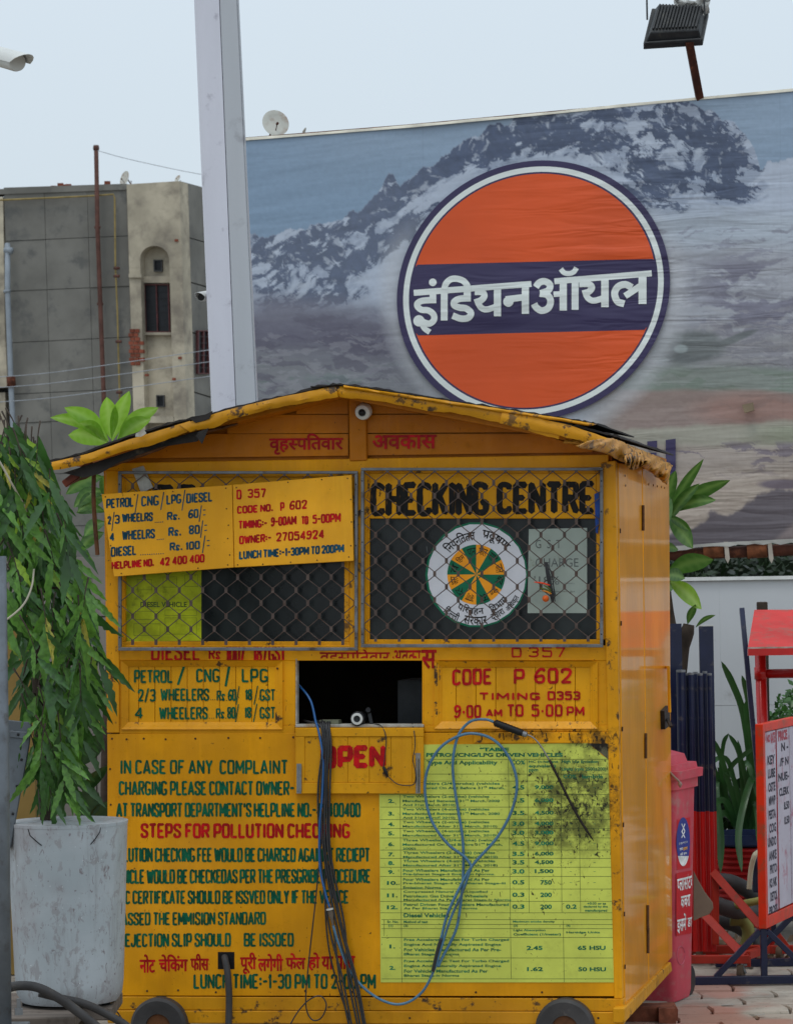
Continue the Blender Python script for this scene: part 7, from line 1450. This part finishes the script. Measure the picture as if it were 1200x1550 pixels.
mb = MB(); mb.face([BF(1033.5 + 10 * math.cos(-k), 1274.5 + 36.5 * math.sin(-k), .0016) for k in [math.pi + .62 + i * (math.pi - 1.24) / 10 for i in range(11)]]); mb.build('oval_white_base', MATS['ink_white'], bin_)
mb = MB(); bfn = lambda x, y, o: BF(x, y, o)
st2 = lambda s, a, b, c, d, hindi=True, bold=.02: fonted(mb, s, a, b, c, d, bfn, .0018, bold, -(c - a) * .25, hindi, clip=1046.5)
st2('प*लासि*टक', 1024.5, 1326, 1051, 1350); st2('कचरा', 1030, 1357, 1044, 1375); st2('इसमें', 1024.5, 1385, 1038, 1414); st2('डालें', 1040, 1384, 1051, 1404); mb.build('white_lettering', MATS['ink_white'], bin_)
mb = MB(); st2('स्वच्छ भारत का', 1027, 1276, 1040, 1280, True, .0); st2('इरादा', 1028, 1284, 1033, 1288); st2('को हम', 1028.5, 1291, 1039, 1296); mb.build('sticker_words', MATS['ink_white'], bin_, kind='stuff')
mb = MB(); st2('इरादा', 1033.5, 1283, 1040, 1288); mb.build('yellow_words', MATS['board'], bin_, kind='stuff')
mb = MB()
for (x0, y0, x1, y1) in ((1031, 1247, 1036, 1258), (1036, 1247, 1032, 1258), (1031, 1258, 1036, 1268), (1036, 1258, 1031, 1268)): mb.bar(BF(x0, y0, .002), BF(x1, y1, .002), .006, .0008, up=nS)
mb.build('sticker_figure', MATS['ink_white'], bin_, kind='stuff')
mb = MB(); mb.tube([BF(1030 + 6 * math.cos(k * .5), 1446 - k * 0 + 14 * math.sin(k * .5), .001) for k in range(13)], .0012, 4); mb.build('moulded_symbol', simple('pale_moulding', srgb(206, 110, 130)), bin_)
mb = MB(); mb.tube(spline([at(1013, 1168, K.y - .05), at(1020, 1176, K.y - .07), at(1028, 1184, K.y - .07), at(1029, 1192, K.y - .07)], 4), .0045, 6); mb.lathe(at(1028.5, 1187, K.y - .07), [(.004, -.01), (.010, 0), (.004, .01)], 8); mb.build('knotted_string', simple('dirty_string', srgb(150, 128, 118)), bin_, smooth=True)
# ------------------------------------------------------------------ double sign board on blue stand
K2 = at(1158, 1406, 2.05); a2 = math.radians(21.6); e2 = Vector((math.sin(a2), math.cos(a2), 0)); n2_ = Vector((math.cos(a2), -math.sin(a2), 0)); 
sgn = thing('red_framed_sign', 'red framed sign with white text columns on a navy steel stand at the right edge', 'sign', ground(1157, 1502))
topz = at(1158, 1096, 2.05).z; LN = .62; fr = .045
nf = -n2_ if (-n2_).dot(CAM - K2) > 0 else n2_
SPn = Plane(K2, nf); tdir = -nf
def sbox(name, mat, u0, u1, z0, z1, d0, d1, par=sgn):   # along the board, heights, depth into the board from its face
    mb = MB(); f_ = lambda u_, z_, d: Vector((K2.x, K2.y, 0)) + e2 * u_ + Z * z_ + tdir * d
    mb.prism([f_(u0, z0, d0), f_(u1, z0, d0), f_(u1, z1, d0), f_(u0, z1, d0)], tdir * (d1 - d0)); return mb.build(name, mat, par, bevel=.002)
th = .03
sbox('frame_stile', orm, 0, .035, K2.z, topz, -.004, th); sbox('frame_stile', orm, LN - .035, LN, K2.z, topz, -.004, th); sbox('frame_rail', orm, .0352, LN - .0352, topz - .035, topz, -.004, th); sbox('frame_rail', orm, .0352, LN - .0352, K2.z, K2.z + .05, -.004, th)
wsn = simple('worn_white_sign_sheet', srgb(190, 184, 196), .5, .1, 4, .1, dirt=srgb(168, 90, 110), damt=.5)
sbox('text_column', wsn, .04, .235, K2.z + .055, topz - .038, .002, .012); sbox('text_column', wsn, .250, .47, K2.z + .055, topz - .038, .002, .012); sbox('text_column', wsn, .485, LN - .04, K2.z + .055, topz - .038, .002, .012); sbox('divider', simple('dark_red_divider', srgb(140, 30, 40)), .236, .249, K2.z + .052, topz - .036, .0, .014)
sbox('back_sheet', orm2, .036, LN - .036, K2.z + .052, topz - .036, .0145, .02)
mb = MB(); g2 = lambda x, y, o: Vector((K2.x, K2.y, 0)) + e2 * x + Z * (topz - y) + nf * (o - .0014)
r5 = random.Random(5)
for i, s in enumerate(('KEY', 'LUBE', 'OSTE', 'MWP', 'PESTA', 'COG', 'UNDO', 'ANKE', 'PRTO', 'KS NK', 'DETOL', 'PROSS')):
    y = .14 + i * .058; fonted(mb, s, .07 + r5.uniform(0, .03), y, .215, y + .040, g2, .0, .04)
for i, (s, xa_) in enumerate((('N -', .33), ('/F N', .30), ('NUE-', .27), ('CLERK', .28), ('8.50', .36), ('0.50', .36))): y = .10 + i * .064; fonted(mb, s, xa_, y, .455, y + .036, g2, .0, .04)
mb.build('black_lettering', simple('faded_dark_print', srgb(58, 56, 70)), sgn, kind='stuff')
mb = MB(); fonted(mb, 'NO', .08, .05, .14, .085, g2, 0, .06); fonted(mb, 'RATE', .15, .045, .225, .09, g2, 0, .06); fonted(mb, 'PRICE', .28, .045, .44, .09, g2, 0, .06); mb.build('faded_red_heading', simple('faded_red_print', srgb(176, 80, 92)), sgn, kind='stuff')
def nb2(a, b, w_, nm='stand_leg'): mb = MB(); mb.bar(a, b, w_, w_); return mb.build(nm, navm, sgn, bevel=.002)
c1_ = K2 + tdir * .015 + e2 * .02; c2_ = c1_ + e2 * (LN - .04); G1 = Vector((c1_.x, c1_.y, .02)); G2 = Vector((c2_.x, c2_.y, .02))
nb2(Vector((c1_.x, c1_.y, K2.z - .001)), G1, .027); nb2(Vector((c2_.x, c2_.y, K2.z - .001)), G2, .027)
xl = at(1082, 1490, c1_.y).x; xr_ = at(1228, 1490, c1_.y).x
for c_, g0 in ((c1_, G1), (c2_, G2)):
    mb = MB(); mb.bar(Vector((g0.x - .36, g0.y, .017)), Vector((g0.x + .30, g0.y, .017)), .034, .034); mb.build('stand_foot', navm, sgn, bevel=.002)
    nb2(Vector((c_.x - .014, c_.y, K2.z - .01)), Vector((g0.x - .205, g0.y, .03)), .024, 'stand_brace'); nb2(Vector((c_.x + .014, c_.y, K2.z - .01)), Vector((g0.x + .205, g0.y, .03)), .024, 'stand_brace')
# brick under the booth corner, debris
for i, (px, py, w_, l_) in enumerate(((985, 1542, .20, 'rough red brick lying under the right front corner of the booth'), (1008, 1545, .07, 'broken brown brick piece just right of the brick under the booth'))):
    q = ground(px, py); mb = MB(); r6 = random.Random(i); n = 8; P = []
    for zz, k_ in ((-.002, 1), (.045, 1.0), (.055, .93)):
        P += [Vector((q.x + w_ * .5 * sx * k_ * r6.uniform(.93, 1.03), q.y + .05 * sy * k_ * r6.uniform(.9, 1.05), zz + r6.uniform(-.003, .003))) for sx, sy in ((-1, -1), (-.3, -1.05), (.4, -1.02), (1, -1), (1, 1), (.3, 1), (-.4, 1), (-1, 1))]
    mb.v = P; mb.f = [(j * n + k, j * n + (k + 1) % n, (j + 1) * n + (k + 1) % n, (j + 1) * n + k) for j in (0, 1) for k in range(n)] + [tuple(range(2 * n, 3 * n))]
    mb.build('brick', simple('crumbly_red_brick', srgb(134, 78, 58), .95, .35, 20, .8, 40), None, label=l_, cat='brick')
r7 = random.Random(8)
sc_m = simple('pale_scrap', srgb(170, 166, 156))
for i, (px, py) in enumerate(((1100, 1521), (1008, 1530), (1150, 1536))):
    q = ground(px, py, .006); mb = MB(); mb.prism([q + Vector((r7.uniform(-.03, -.015), -.008, 0)), q + Vector((r7.uniform(.01, .03), -.01, .002)), q + Vector((.02, .01, .004)), q + Vector((-.018, .012, 0))], Z * -.002); mb.build('paper_scrap', sc_m, None, label=('small pale scrap on the paving in front of the navy stand foot', 'tiny pale scrap on the paving near the pink bin', 'pale scrap on the paving at the lower right')[i], cat='scrap')
